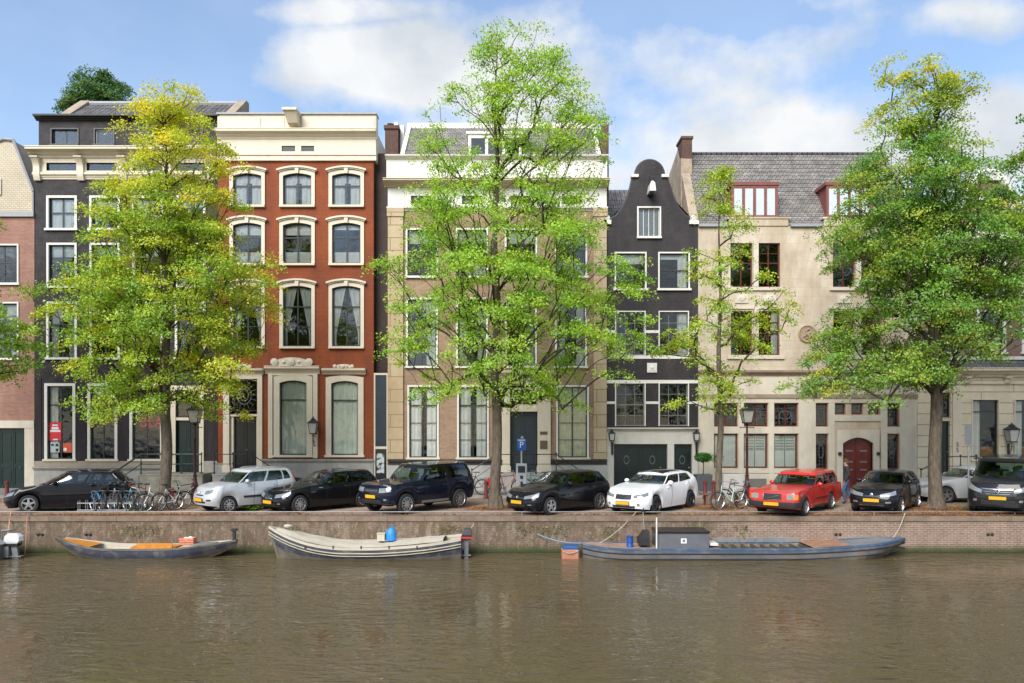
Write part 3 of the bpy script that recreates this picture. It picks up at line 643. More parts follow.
ops.append((fx(229.6),fx(257.6),fz(472),fz(414)))
paneled_door(h,fx(233),fx(256),fz(472),fz(416.5),BLACKP,2,rec=.22)
m=M(); 
for a,b in ((223.5,229.6),(257.6,262.5)): m.box(fx(a),fx(b),YF-.07,YF+.1,fz(473),fz(374.5)); m.box(fx(a)-.04,fx(b)+.04,YF-.10,YF-.071,fz(473),fz(466))
m.box(fx(229.6),fx(233),YF+.06,YF+.30,fz(472),fz(414)); m.box(fx(256),fx(257.6),YF+.06,YF+.30,fz(472),fz(414)); m.box(fx(229.7),fx(257.5),YF+.0,YF+.28,fz(416.3),fz(411.2))
m.box(fx(229.6),fx(257.6),YF-.068,YF+.1,fz(379),fz(374.5)); m.build('door_frame',CREAM,h)
# moulded heads of the three ground floor openings
for (a,b,z,hh,sc) in ((221,264,374.5,6,1),(265.5,320,361,8,2.0),(322.5,366,374.5,6,1)):
    m=M(); cornice(m,fx(a),fx(b),fz(z+ (0 if sc==1 else 13)),fz(z-hh+ (0 if sc==1 else 13)),.26)
    xc=fx((a+b)/2); zb=fz(z-hh+(0 if sc==1 else 13))
    w_=.42*sc; hh_=.20*sc
    out=[(xc-w_,zb)]+[(xc+w_*math.cos(math.pi-t*math.pi/14)*(1.0 if t%2 else .93), zb+hh_*(.35+.65*math.sin(t*math.pi/14))) for t in range(15)]+[(xc+w_,zb)]
    m.plate(out,YF-.16,YF+.02)
    out2=[(xc-w_*.7,zb)]+[(xc+w_*.66*math.cos(math.pi-t*math.pi/10), zb+hh_*.8*(math.sin(t*math.pi/10))) for t in range(11)]+[(xc+w_*.7,zb)]
    m.plate(out2,YF-.24,YF-.161)
    for sg in (-1,1):
        m.lathe([(.09*sc,0),(.09*sc,-.07),(.04,-.10)],(xc+sg*w_*.98,YF-.16,zb+.09*sc),10,axis='y'); m.lathe([(.055*sc,0),(.03,-.06)],(xc+sg*w_*.42,YF-.24,zb+hh_*.42),8,axis='y')
    m.lathe([(.10*sc,0),(.08*sc,-.06),(.02,-.09)],(xc,YF-.24,zb+hh_*.42),12,axis='y')
    m.build('carved_head',CREAM,h)
m=M()                                     # broad pilaster strips of the middle window
for a,b in ((268.8,273.2),(313.6,318)): m.box(fx(a),fx(b),YF-.13,YF+.02,fz(458),fz(374.5))
m.box(fx(268.8),fx(318),YF-.11,YF+.02,fz(375.5),fz(374)); m.build('pilaster_strip',CREAM,h)
m=M(); wall_rows(m,[0,fz(161)],const(C0),const(C1),ops); m.build('wall',RUST,h)
m=M(); cornice(m,fx(262.6),C1+.02,fz(463.5),fz(459),.16); m.box(fx(262.6),C1,YF-.08,YF+.02,0,fz(463.5)); m.box(C0,fx(223.4),YF-.08,YF+.02,0,fz(463)); m.build('plinth',STONE,h)
for a,b in ((284,306),(331,357)):
    m=M(); m.plate(arch_pts(fx(a),fx(b),fz(486),fz(477),.12),YF-.10,YF-.085); m.build('cellar_window',BLACKP,h)
# tall entablature: frieze, cornice, parapet
fo=[(fx(a),fx(b),fz(151.8),fz(146.2)) for a,b in ((248,261),(282,295.5),(301.5,314.5),(335,348))][1:3]
m=M(); wall_rows(m,[fz(161),fz(138)],const(C0),const(fx(376)),fo,y=YF-.06,depth=.1); m.build('frieze',CREAM,h)
for o in fo: M().box(o[0]+.01,o[1]-.01,YF+.0,YF+.03,o[2]+.01,o[3]-.01).build('frieze_window',BLACKP,h)
m=M(); band(m,C0,fx(376.6),fz(161.2),fz(155),.12); band(m,C0,fx(376.8),fz(156),fz(154.4),.17)
cornice(m,C0,fx(377),fz(139.5),fz(131),.42); m.box(C0,fx(376.4),YF-.05,YF+.5,fz(131),fz(115)); 
for a,b in ((219.5,262),(264,286),(302,376)): m.box(fx(a),fx(b)-.05,YF-.09,YF-.051,fz(129),fz(118))
m.build('cornice',CREAM,h)
M().box(C0-.02,fx(377),YF-.14,YF+.55,fz(115),fz(113.3)).build('parapet_cap',LEAD,h)
m=M(); zt0,zt1=fz(124),fz(117)
m.rings([[(fx(290.5),YF-.55,fz(127)),(fx(300.5),YF-.55,fz(127)),(fx(300.5),YF+.3,fz(130)),(fx(290.5),YF+.3,fz(130))],[(fx(288.5),YF-.85,zt1),(fx(300.5),YF-.85,zt1),(fx(300.5),YF+.3,zt1),(fx(287.5),YF+.3,zt1)]],cap=True)
m.box(fx(287.3),fx(301.5),YF-.92,YF+.35,zt1,fz(114.6)); m.build('hoist_box',CREAM,h)
fix_normals(bpy.data.objects[h.children[-1].name])
house_shell(h,C0,C1,fz(150),BR_CH); 
m=M(); m.box(C1+.001,fx(376.3),YF-.04,YF+9,fz(161),fz(131)); m.build('side_fascia',CREAM,h)
M().quad((C0,YF+.3,fz(131)),(fx(376),YF+.3,fz(131)),(fx(376),YF+11,fz(128)),(C0,YF+11,fz(128))).build('roof',PANTILE,h)
m=M(); yc=YF+3.5; m.box(rx(385,yc),rx(398,yc),yc,yc+1.4,12,rz_(127,yc)); m.box(rx(384,yc),rx(399,yc),yc-.08,yc+1.48,rz_(129,yc),rz_(125.5,yc)); 
ch=m.build('chimney',BR_CH,h)
m=M()
for k in (388,393.5): m.lathe([(.16,0),(.13,.25),(.15,.27),(.15,.34)],(rx(k,yc),yc+.7,rz_(125.5,yc)),10)
m.build('chimney_pot',BR_CH,ch)
# passage between the red and the tan house
h=thing('alley_gate','tall dark panel in a cream frame closing the narrow alley beside the red house','gate',(fx(380.5),YF,0))
g0,g1=fx(373.8),fx(387.6)
m=M(); m.box(g0,g0+.07,YF+.0,YF+.12,0,fz(373)); m.box(g1-.05,g1,YF+.0,YF+.12,0,fz(373)); m.box(g0+.07,g1-.05,YF+.0,YF+.12,fz(375),fz(373)); m.box(g0+.07,g1-.05,YF+.0,YF+.12,fz(449),fz(446.5)); m.build('frame',CREAM,h)
M().box(g0+.07,g1-.05,YF+.05,YF+.09,fz(446.5),fz(375)).build('upper_panel',mat('blue_black_panel',(.018,.030,.045),.25,.2,2),h)
M().box(g0+.07,g1-.05,YF+.04,YF+.09,0,fz(449)).build('door',BLACKP,h)
M().box(g0+.0,g1,YF+.5,YF+.55,fz(373),fz(150)).build('boarding',WOODDK,h)
p=thing('poster_case','black poster case with a worn black and white poster on the alley gate','poster',(fx(380.5),YF,fz(470)))
M().box(g0+.09,g1-.07,YF-.02,YF+.035,fz(478),fz(450.5)).build('case',mat('case_black',(.02,.025,.027),.25,.1,5),p)
def bw_mat():
    m_,t,b,o=nt_new('worn_poster'); n=t.nodes.new('ShaderNodeTexNoise'); n.inputs['Scale'].default_value=5; n.inputs['Detail'].default_value=3; tcn=t.nodes.new('ShaderNodeTexCoord'); t.links.new(tcn.outputs['Object'],n.inputs['Vector'])
    r=t.nodes.new('ShaderNodeValToRGB'); r.color_ramp.elements[0].position=.44; r.color_ramp.elements[1].position=.52; r.color_ramp.elements[0].color=(.03,.04,.04,1); r.color_ramp.elements[1].color=(.5,.55,.54,1); t.links.new(n.outputs['Fac'],r.inputs[0]); t.links.new(r.outputs[0],b.inputs['Base Color']); return m_
M().box(fx(376.8),fx(384.2),YF-.027,YF-.021,fz(473),fz(453.5)).build('sheet',bw_mat(),p)

# --- D: wide tan brick house with stone pilasters
h=thing('tan_brick_house','wide tan brick house with ochre stone pilasters and white attic behind the big tree','house',(fx(497),YF,0)); ops=[]
D0,D1=fx(388),fx(606.6)
for i,c in enumerate((422,472,521,571)):
    W(h,ops,c-14.5,c+14.5,230,276,cw=.08,sash=SASHDK,meet=.55,hbars=(.27,),nv=1,curtain='top+half' if i in (1,3) else 'top')
    W(h,ops,c-14,c+14,299.5,366,cw=.09,sash=SASHDK,meet=.62,hbars=(.31,),nv=1,curtain='sides' if i%2 else 'top2+right')
for i,(a,b) in enumerate(((409.3,437),(459,487),(558,587))):
    W(h,ops,a,b,387,457.5,cw=.09,sash=SASHDK,meet=.74,hbars=(.25,.49),nv=1,curtain=('sides2','sides2','full')[i],cmat=(CURTW,CURTW,CURTY)[i],sill=CREAM)
W(h,ops,510,536.5,385.5,404,casing=CREAM,cw=.02,sash=BLACKP,meet=None,hbars=(),nv=0,sill=None,name='transom_window',fw=.03)
m=M(); xc,zc_=fx(523.2),fz(394.8)
for rx1,rz1,dx in ((.55,.36,0),(.26,.36,-.28),(.26,.36,.28)):
    P=[(xc+dx+rx1*math.cos(a),zc_+rz1*math.sin(a)) for a in [i*math.pi/8 for i in range(16)]]; Q=[(xc+dx+(rx1-.04)*math.cos(a),zc_+(rz1-.04)*math.sin(a)) for a in [i*math.pi/8 for i in range(16)]]
    m.ring2(P,Q,YF+.05+.01*dx,YF+.08)
m.build('fanlight_tracery',CREAM,h)
ops.append((fx(509),fx(538),fz(472),fz(410)))
paneled_door(h,fx(510.5),fx(537),fz(472),fz(411.5),mat('slate_blue_door',(.022,.034,.042),.35,.1,3),2,rec=.2)
m=M()
for a,b in ((502,510),(537.5,550.5)): m.box(fx(a),fx(b),YF-.12,YF+.25,fz(472),fz(384)); m.box(fx(a)-.04,fx(b)+.04,YF-.17,YF-.121,fz(472),fz(466))
m.box(fx(510.1),fx(537.4),YF-.03,YF+.24,fz(411.5),fz(404.5)); m.box(fx(502),fx(550.5),YF-.13,YF+.02,fz(384),fz(378)); cornice(m,fx(499.5),fx(553.5),fz(378),fz(370.5),.40); m.build('door_surround',CREAM,h)
m=M(); m.box(fx(540),fx(547.3),YF-.15,YF-.121,fz(434.5),fz(431.5)); m.box(fx(540),fx(547.3),YF-.15,YF-.121,fz(449),fz(440.5)); m.build('name_plate',mat('aged_bronze',(.14,.08,.05),.4,.15,6),h)
m=M(); wall_rows(m,[0,fz(209)],const(D0),const(D1),ops); m.build('wall',BR_D,h)
for a,b in ((388.2,403.4),(593.5,606.4)):
    m=M(); m.box(fx(a),fx(b),YF-.12,YF+.01,fz(459),fz(217)); m.box(fx(a)-.04,fx(b)+.04,YF-.17,YF+.01,fz(217),fz(209)); m.build('pilaster',OCHRE,h)
m=M(); m.box(D0,fx(502),YF-.13,YF+.01,0,fz(464)); m.box(fx(550.5),D1,YF-.13,YF+.01,0,fz(464)); m.build('plinth',mat('pale_plinth',(.42,.41,.38),.7,.1,2,stain=(.22,.2,.18),stain_amt=.4,streak=True),h)
m=M(); band(m,D0,fx(501.9),fz(461.5),fz(459.3),.20); band(m,fx(550.6),D1,fz(461.5),fz(459.3),.20); band(m,D0,fx(501.9),fz(464.5),fz(463),.17); band(m,fx(550.6),D1,fz(464.5),fz(463),.17); m.build('plinth_band',IRON,h)
# white frieze, cornice, attic, slate roof with dormer
xs=[388,411,431,462,482,511,531,562,582,606.6]
m=M(); wall_rows(m,[fz(209),fz(187)],const(D0),const(D1),[(fx(xs[i]),fx(xs[i+1]),fz(204.5),fz(196)) for i in (1,3,5,7)],y=YF-.05,depth=.12); cornice(m,D0-.05,D1+.05,fz(211),fz(207.5),.16); m.build('frieze',WHITE,h)
for i in (1,3,5,7): M().box(fx(xs[i]),fx(xs[i+1]),YF+.04,YF+.07,fz(204.5),fz(196)).build('frieze_window',BLACKP,h)
m=M(); cornice(m,fx(384.8),fx(608.5),fz(188),fz(181.5),.60); m.build('cornice',mat('buff_cornice',(.52,.43,.30),.7,.1,2,stain=(.3,.22,.14),stain_amt=.4),h)
m=M(); m.box(fx(386.8),fx(607),YF-.1,YF+.3,fz(181.5),fz(158)); cornice(m,fx(386),fx(608),fz(160),fz(156.5),.25,y=YF-.08); m.build('attic_wall',WHITE,h)
ry0,ry1=YF+.25,YF+3.2
DX0,DX1=fx(399),fx(602); pantile_roof(h,DX0+.1,DX1-.1,ry0,fz(157),ry1,rz_(127,ry1),SLATE)
m=M(); m.box(DX0,DX1,ry1-.15,ry1+.35,rz_(130,ry1),rz_(124,ry1))
for xa,xb in ((DX0,DX0+.2),(DX1-.2,DX1)): m.add([(xa,ry0-.1,fz(156)),(xb,ry0-.1,fz(156)),(xb,ry1,rz_(124,ry1)),(xa,ry1,rz_(124,ry1)),(xa,ry0-.1,fz(162)),(xb,ry0-.1,fz(162)),(xb,ry1,rz_(140,ry1)),(xa,ry1,rz_(140,ry1))],[(0,1,2,3),(0,4,5,1),(0,3,7,4),(1,5,6,2)])
m.build('roof_trim',WHITE,h)
m=M(); m.box(fx(468),fx(522),YF+.15,YF+2.6,fz(157),fz(133)); m.box(fx(466),fx(524),YF+.08,YF+2.6,fz(133),fz(130.5)); dm=m.build('dormer',WHITE,h)
for a in (471,488,505): M().box(fx(a),fx(a+14),YF+.135,YF+.149,fz(153),fz(137)).build('dormer_window',mat('dormer_glass',(.05,.06,.07),.08,.2,2),dm)
m=M(); m.box(fx(603),fx(609.5),YF+.3,YF+6,10,fz(122)); m.build('fire_wall',BR_CH,h)
m=M()
for k in (394,400): m.box(rx(k,YF+4),rx(k+4,YF+4),YF+4,YF+4.6,12,rz_(122+(k==400)*3,YF+4))
m.build('chimney',WHITE,h)
house_shell(h,D0,D1,fz(182),BR_D); M().box(fx(402),fx(598),ry1+.36,ry1+5,fz(182),fz(133)).build('attic_back',BR_D,h)

GREYSASH=mat('sash_reflection_grey',(.17,.18,.18),.4,.2,4)  # bars coloured lighter to stand in for their reflection
# --- E: charcoal neck gable
h=thing('neck_gable_house','narrow charcoal brick house with a rounded neck gable, white bands and a pale garage front','house',(fx(652),YF,0)); ops=[]
E0,E1=fx(606.8),fx(698)
hd=[(fz(175.0-14.6*math.sin(t)),14.2*math.cos(t)) for t in [R(q) for q in (0,15,30,42,54,65,75,83,88.5)]]
Lp=[(0,E0),(fz(222),E0),(fz(216),fx(616.5)),(fz(208),fx(622.5)),(fz(198),fx(627.5)),(fz(188),fx(630.5)),(fz(178.5),fx(632.6)),(fz(178.4),fx(635.5))]+[(z,fx(649.8-d)) for z,d in hd]
Rp=[(0,E1),(fz(222),E1),(fz(216),fx(685.5)),(fz(208),fx(678.5)),(fz(198),fx(673.5)),(fz(188),fx(670.2)),(fz(178.5),fx(667)),(fz(178.4),fx(664))]+[(z,fx(649.8+d)) for z,d in hd]
def prof(P): return lambda z: float(np.interp(z,[p[0] for p in P],[p[1] for p in P]))
W(h,ops,638.5,659.5,208,236.5,cw=.07,sash=WHITE,meet=None,hbars=(),nv=3,curtain='flat',cmat=LEAD,sillw=.02,fw=.03)
for a,b in ((616,645),(659.5,688.3)):
    W(h,ops,a,b,253.5,288.5,cw=.07,sash=SASHDK,meet=.52,hbars=(),nv=0,curtain='top' if a<620 else 'right+top2')
    W(h,ops,a,b-.5,312,355,cw=.05,sash=GREYSASH,meet=.5,hbars=(.25,.75),nv=2,curtain='right' if a>650 else None,sill=None)
    W(h,ops,a,b-.5,383.5,426,cw=.05,sash=GREYSASH,meet=.5,hbars=(.25,.75),nv=2,curtain=None,sill=None)
ops.append((fx(613.8),fx(667.4),0,fz(444))); ops.append((fx(674),fx(692),0,fz(444)))
wo_=[o for o in ops if o[2]>fz(428)]
m=M(); wall_rows(m,[fz(428)]+[p[0] for p in Lp[1:]],prof(Lp),prof(Rp),wo_); m.build('wall',BR_E,h)
m=M(); lows=[o for o in ops if o[2]<fz(430)]; wall_rows(m,[0,fz(428)],const(E0),const(E1),lows,depth=.25,y=YF-.03); cornice(m,E0,E1,fz(431.5),fz(427.5),.20); m.build('garage_front',mat('pale_plaster',(.58,.56,.50),.7,.06,2,stain=(.4,.37,.3),stain_amt=.4,streak=True),h)
o=paneled_door(h,fx(613.8),fx(667.4),.02,fz(444),mat('green_black_paint',(.010,.020,.019),.3,.1,3),4,name='garage_door',rec=.2); paneled_door(h,fx(674),fx(692),.02,fz(444),_mc[('green_black_paint',)],1,rec=.2)
LEADK=mat('tarnished_steel',(.13,.14,.15),.5,.2,8,metal=.5)
for xx,zz in ((627,460),(653,460),(683,460)):
    P=[(fx(xx)+.14*math.cos(i*math.pi/6),fz(zz)+.22*math.sin(i*math.pi/6)) for i in range(12)]; Q=[(fx(xx)+.11*math.cos(i*math.pi/6),fz(zz)+.16*math.sin(i*math.pi/6)) for i in range(12)]
    M().ring2(P,Q,YF+.16,YF+.178).build('door_grille',LEADK,h)
m=M()
xo=[606.9,615.2,645.8,658.8,689,697.9]
for za,zb in ((358.8,355.3),(383.3,380),(430,426.2)): m.box(E0,E1,YF-.035,YF+.01,fz(za),fz(zb)) if za!=430 else None
for za,zb in ((333,330.3),(404,401.4)):
    for a,b in zip(xo[::2],xo[1::2]): m.box(fx(a),fx(b),YF-.03,YF+.01,fz(za),fz(zb))
m.build('white_band',WHITE,h)
m=M(); m.box(fx(647),fx(656.8),YF-.05,YF+.01,fz(372.5),fz(363)); m.box(fx(648.5),fx(655.3),YF-.065,YF-.051,fz(371),fz(364.5)); m.lathe([(.10,0),(.05,-.03)],(fx(652),YF-.066,fz(367.7)),8,axis='y'); m.build('stone_tablet',WHITE,h)
# coping along the gable outline
m=M(); path=[(x,z) for z,x in Lp[1:]]+[(x,z) for z,x in Rp[:0:-1]]
m.tube([(x,YF+.08,z+.02) for x,z in path],.075,6); m.build('gable_coping',mat('dark_coping',(.05,.045,.045),.7,.15,3),h)
for a,b in ((631,638.3),(661.3,668.6)): M().box(fx(a),fx(b),YF-.12,YF+.2,fz(177.5),fz(174.8)).build('shoulder_stone',WHITE,h)
for a,b in ((689,698.5),(603,611)):
    m=M(); m.box(fx(a),fx(b),YF-.12,YF+.2,fz(224.5),fz(220.5)); m.ball((fx((a+b)/2),YF,fz(218.5)),.17,8,sq=(1.0,.8,1.1)); m.build('gable_ornament',WHITE,h)
m=M(); m.tube([(fx(649.5),YF+.05,fz(176)),(fx(649),YF-.15,fz(180)),(fx(650.5),YF-.3,fz(187))],.03,6); m.box(fx(648.3),fx(652),YF-.6,YF,fz(197),fz(194)); m.build('hoist_hook',IRON,h)
m=M(); m.rings([[(fx(647),YF-.75,fz(195)),(fx(653.3),YF-.75,fz(195)),(fx(653.3),YF,fz(195)),(fx(647),YF,fz(195))],[(fx(648),YF-.7,fz(187)),(fx(652.5),YF-.7,fz(187)),(fx(652.5),YF,fz(187)),(fx(648),YF,fz(187))],[(fx(649.5),YF-.6,fz(184.5)),(fx(651),YF-.6,fz(184.5)),(fx(651),YF,fz(184.5)),(fx(649.5),YF,fz(184.5))]],cap=True); m.build('hoist_cover',WHITE,h)
house_shell(h,E0,E1,fz(222),BR_E)
yr=YF+.3; pk=rz_(176,YF+5)
M().add([(E0,yr,fz(222)),(fx(652),yr,fz(172)),(E1,yr,fz(222)),(E0,YF+11,fz(222)),(fx(652),YF+11,fz(172)),(E1,YF+11,fz(222))],[(0,1,4,3),(1,2,5,4)]).build('roof',PANTILE,h)
yl=YF+6; pantile_roof(h,rx(604,yl),rx(640,yl),YF+4,rz_(232,YF+4),yl+1.5,rz_(190,yl+1.5),PANTILE,name='rear_roof')

# --- F: sandstone house with slate roof
h=thing('sandstone_house','broad sandstone canal house with steep slate roof, oxblood dormers and an arched oxblood door','house',(fx(807),YF,0)); ops=[]
F0,F1=fx(698.2),fx(917); red=dict(casing=REDBR,sash=REDBR,cw=.03,proud=-.02,fw=.06,sill=None)
for c in (741.5,769,844,871):
    W(h,ops,c-11,c+11,243,287,meet=.55,hbars=(.77,),nv=1,recess=.12,curtain=None,**red)
    W(h,ops,c-10.6,c+10.6,311,355,meet=.5,hbars=(.75,),nv=1,recess=.12,curtain='right' if c in(769,) else None,**red)
for i,(a,b) in enumerate(((714.3,737.6),(744,767.6),(774.3,797.7),(816,827.8),(887.4,899))):
    W(h,ops,a,b,403.5,426.5,meet=None,hbars=(),nv=1 if b-a>15 else 0,lead=(5,6),recess=.12,**red)
    W(h,ops,a,b,434,468 if i<3 else 469,meet=None,hbars=(),nv=0,recess=.12,curtain=(('flat','shutter','shutter',None,None)[i]),cmat=mat('shutter_white',(.84,.86,.80),.6,.03,3),lead=None if i<3 else (3,10),**red)
for a,b in ((835,845.5),(851.3,862.8),(868,879.7)): W(h,ops,a,b,403.5,414.5,meet=None,hbars=(),nv=0,recess=.12,lead=(3,3),**red)
ops.append((fx(842),fx(872.5),0,fz(437.5)))
m=M(); wall_rows(m,[0,fz(226)],const(F0),const(F1),ops,depth=.3); m.build('wall',SANDST,h)
# ground floor lined with paler stone piers
m=M(); xs=[(698.6,713.5),(738.2,743.4),(768.2,773.7),(798.4,815.2),(828.4,834.2),(880.5,886.8),(899.6,916.6)]
for a,b in xs: m.box(fx(a),fx(b),YF-.06,YF+.005,fz(473),fz(398))
m.box(F0,F1,YF-.065,YF+.005,fz(402.8),fz(398))
for a,b in ((713.5,738.2),(743.4,768.2),(773.7,798.4),(815.2,828.4),(886.8,899.6)): m.box(fx(a),fx(b),YF-.05,YF+.005,fz(433.4),fz(427.1)); m.box(fx(a),fx(b),YF-.10,YF+.005,fz(473),fz(469.6))
m.box(fx(834.2),fx(880.5),YF-.055,YF+.005,fz(421),fz(415.5)); m.build('stone_facing',PALEST,h)
for i,(a,b) in enumerate(xs): 
    m=M(); m.box(fx(a),fx(b),YF-.11,YF+.005,0,fz(473.2)); m.build('plinth_block',PALEST,h)
m=M(); m.box(F0,fx(834),YF-.08,YF+.004,0,fz(473.5)); m.box(fx(880.6),F1,YF-.08,YF+.004,0,fz(473.5)); m.build('plinth',PALEST,h)
for a,b in ((746,766),(716,736)): 
    M().box(fx(a),fx(b),YF-.10,YF-.081,fz(487),fz(478.5)).build('cellar_grating',mat('grating_grey',(.16,.15,.13),.7,.2,9),h)
m=M(); cornice(m,F0,F1,fz(376.5),fz(370.5),.22); band(m,F0,F1,fz(398),fz(394.3),.12); m.build('string_course',mat('weathered_ledge',(.30,.23,.17),.85,.2,2,stain=(.15,.11,.08),stain_amt=.5),h)
m=M(); m.box(F0,F1,YF-.05,YF+.004,fz(394.3),fz(376.6)); m.build('stone_belt',PALEST,h)
for a,b in ((727,784),(829.5,886)):
    m=M(); m.box(fx(a),fx(b),YF-.09,YF+.005,fz(290.5),fz(287.3)); m.box(fx(a),fx(b),YF-.09,YF+.005,fz(359),fz(355.4)); m.box(fx(a),fx(b),YF-.06,YF+.005,fz(309),fz(306)); m.box(fx((a+b)/2)-.12,fx((a+b)/2)+.12,YF-.10,YF+.005,fz(355),fz(309)); m.box(fx((a+b)/2)-.12,fx((a+b)/2)+.12,YF-.10,YF+.005,fz(287),fz(240))
    for k in (-1,1): m.box(fx((a+b)/2+k*14)-.32,fx((a+b)/2+k*14)+.32,YF-.05,YF+.005,fz(303),fz(294)); m.ball((fx((a+b)/2+k*14),YF-.05,fz(298.5)),.15,8,sq=(1.4,.3,1))
    m.build('window_dressing',PALEST,h)
m=M(); m.lathe([(.43,.0),(.43,-.05),(.39,-.09),(.34,-.05),(.30,-.05)],(fx(807),YF,fz(334)),24,axis='y',cap=False); m.lathe([(.30,-.04),(.02,-.05)],(fx(807),YF,fz(334)),12,axis='y')
rr=random.Random(4)
for i in range(16): a=rr.random()*6.28; q=rr.random()*.24; m.ball((fx(807)+q*math.cos(a),YF-.06,fz(334)+q*math.sin(a)),.07,6)
m.build('medallion',mat('carved_stone',(.34,.25,.17),.85,.2,6),h)
# arched door with surround
xa,xb=fx(842),fx(872.5); zt=fz(437.5); P=arch_pts(xa-.28,xb+.28,0.0,fz(430),.0,9); Q=arch_pts(xa,xb,0.001,zt,.28,9)
m=M(); m.ring2(P,Q,YF-.12,YF+.20); m.build('door_surround',PALEST,h)
m=M(); m.plate(arch_pts(xa,xb,.02,zt,.28,9),YF+.14,YF+.19); DOORR=mat('mahogany',(.13,.022,.014),.35,.25,4)
for sx in (-1,1):
    for za,zb in ((482,472),(470,460),(457,447)):
        x_=fx(857.2)+sx*.34; m.box(x_-.24,x_+.24,YF+.125,YF+.139,fz(za),fz(zb))
m.box(fx(857.2)-.015,fx(857.2)+.015,YF+.11,YF+.139,.02,zt-.03); dd=m.build('door',DOORR,h)
m=M()
for sx in (-1,1):
    for z_ in (451,462,470): x_=fx(857.2)+sx*.34; m.box(x_-.17,x_+.17,YF+.105,YF+.124,fz(z_)-.03,fz(z_)+.03)
m.build('letter_plate',STEEL,dd)
for px in (838.5,877): m=M(); m.box(fx(px)-.07,fx(px)+.07,YF-.22,YF-.12,fz(455),fz(452)); m.build('door_lamp',IRON,h)
# parapet under the dormer and eaves
m=M(); m.box(fx(729),fx(788),YF-.05,YF+.3,fz(226),fz(219)); m.box(fx(727),fx(790),YF-.09,YF+.32,fz(219),fz(217.3)); m.build('parapet',SANDST,h); m=M(); m.box(fx(824),fx(883),YF-.05,YF+.3,fz(226),fz(219)); m.box(fx(822),fx(885),YF-.09,YF+.32,fz(219),fz(217.3)); m.build('parapet',SANDST,h)
m=M(); m.box(F0,fx(728.9),YF-.15,YF+.1,fz(227),fz(224.4)); m.box(fx(790.1),fx(821.9),YF-.15,YF+.1,fz(227),fz(224.4)); m.box(fx(885.1),F1,YF-.15,YF+.1,fz(227),fz(224.4)); m.build('gutter',LEAD,h)
ry0,ry1=YF+.02,YF+3.2
pantile_roof(h,F0+.1,F1,ry0,fz(225),ry1,rz_(154.5,ry1),SLATE,course=.30,thick=.10)
m=M(); m.tube([(F0+.1,ry1,rz_(154,ry1)),(F1,ry1,rz_(154,ry1))],.10,6); m.build('ridge',PANTILE,h)
M().quad((F0,ry1,rz_(154.5,ry1)),(F1,ry1,rz_(154.5,ry1)),(F1,YF+9,fz(225)),(F0,YF+9,fz(225))).build('rear_roof',SLATE,h)
for c in (756,851):
    dm=M(); a,b=fx(c-23),fx(c+21); z0,z1=fz(217),fz(185)
    dm.box(a,b,YF+.1,YF+1.9,z0,z1); dm.box(a-.12,b+.12,YF+.0,YF+2.2,z1,z1+.16); dm.box(a-.05,b+.05,YF+.04,YF+.1,z1-.12,z1)
    for k in range(5): xx=a+(b-a)*k/4; dm.box(xx-.06,xx+.06,YF+.04,YF+.1,z0,z1-.12)
    dm.box(a,b,YF+.045,YF+.1,z0,z0+.1)
    d_=dm.build('dormer',mat('faded_red_paint',(.20,.065,.055),.55,.15,3),h)
    for k in range(4): xx=a+(b-a)*k/4; M().box(xx+.07,xx+(b-a)/4-.07,YF+.07,YF+.098,z0+.11,z1-.13).build('dormer_pane',mat('milky_pane',(.55,.60,.62),.12,.05,3),d_)
# fire wall and chimney on the left
m=M(); m.add([(F0-.32,YF+.1,fz(225)),(F0+.1,YF+.1,fz(225)),(F0+.1,ry1,rz_(150,ry1)),(F0-.32,ry1,rz_(150,ry1)),(F0-.32,YF+.1,fz(260)),(F0+.1,YF+.1,fz(260)),(F0+.1,ry1,fz(260)),(F0-.32,ry1,fz(260)),(F0+.1,YF+8,rz_(175,ry1)),(F0-.32,YF+8,rz_(175,ry1)),(F0+.1,YF+8,8),(F0-.32,YF+8,8)],
    [(0,1,2,3),(0,4,5,1),(0,3,7,4),(1,5,6,2),(3,2,8,9),(3,9,11,7)]); m.build('fire_wall',mat('render_tan',(.40,.32,.23),.85,.2,1.5,stain=(.12,.09,.08),stain_amt=.6),h)
m=M(); yy=YF+2.2; m.box(rx(681,yy),rx(692,yy),yy,yy+1.2,fz(235),rz_(158,yy)); m.build('chimney_breast',_mc[('render_tan',)],h)
m=M(); m.box(rx(682,yy),rx(692,yy),yy-.03,yy+1.1,rz_(158,yy),rz_(139,yy)); m.box(rx(681,yy),rx(693,yy),yy-.09,yy+1.2,rz_(139,yy),rz_(136.5,yy)); m.build('chimney',BR_CH,h)
house_shell(h,F0,F1,fz(226),SANDST)

# --- H: cream shop-front house at the right
h=thing('cream_shop_house','house with cream rusticated ground floor, brown brick above and a white ornamented gable','house',(fx(980),YF,0)); ops=[]
H0,H1=fx(917.4),fx(1190)
for c in (942,991,1036,1085,1134):
    W(h,ops,c-12,c+12,262,294,cw=.12,casing=WHITE,sash=SASHDK,meet=.5,hbars=(),nv=1,curtain='full' if c in (991,1036) else 'top')
    W(h,ops,c-12,c+12,312,352,cw=.12,casing=WHITE,sash=SASHDK,meet=.5,hbars=(),nv=1,curtain='sides')
for i,(a,b) in enumerate(((972.5,998),(1015,1040),(1060,1086),(1110,1136))):
    W(h,ops,a,b,400,459,casing=CREAM,cw=.05,sash=SASHDK,meet=.80,hbars=(),nv=0,curtain='left' if i!=1 else 'left+right',sill=CREAM)
    M().box(fx(a)+.05,fx(b)-.05,YF+.30,YF+.34,fz(458),fz(447)).build('window_board',mat('shop_ochre',(.32,.15,.03),.6,.2,3),h)
W(h,ops,937.5,950,392.5,417,casing=CREAM,cw=.03,sash=BLACKP,meet=None,hbars=(),nv=0,sill=None,name='transom_window',lead=(2,3))
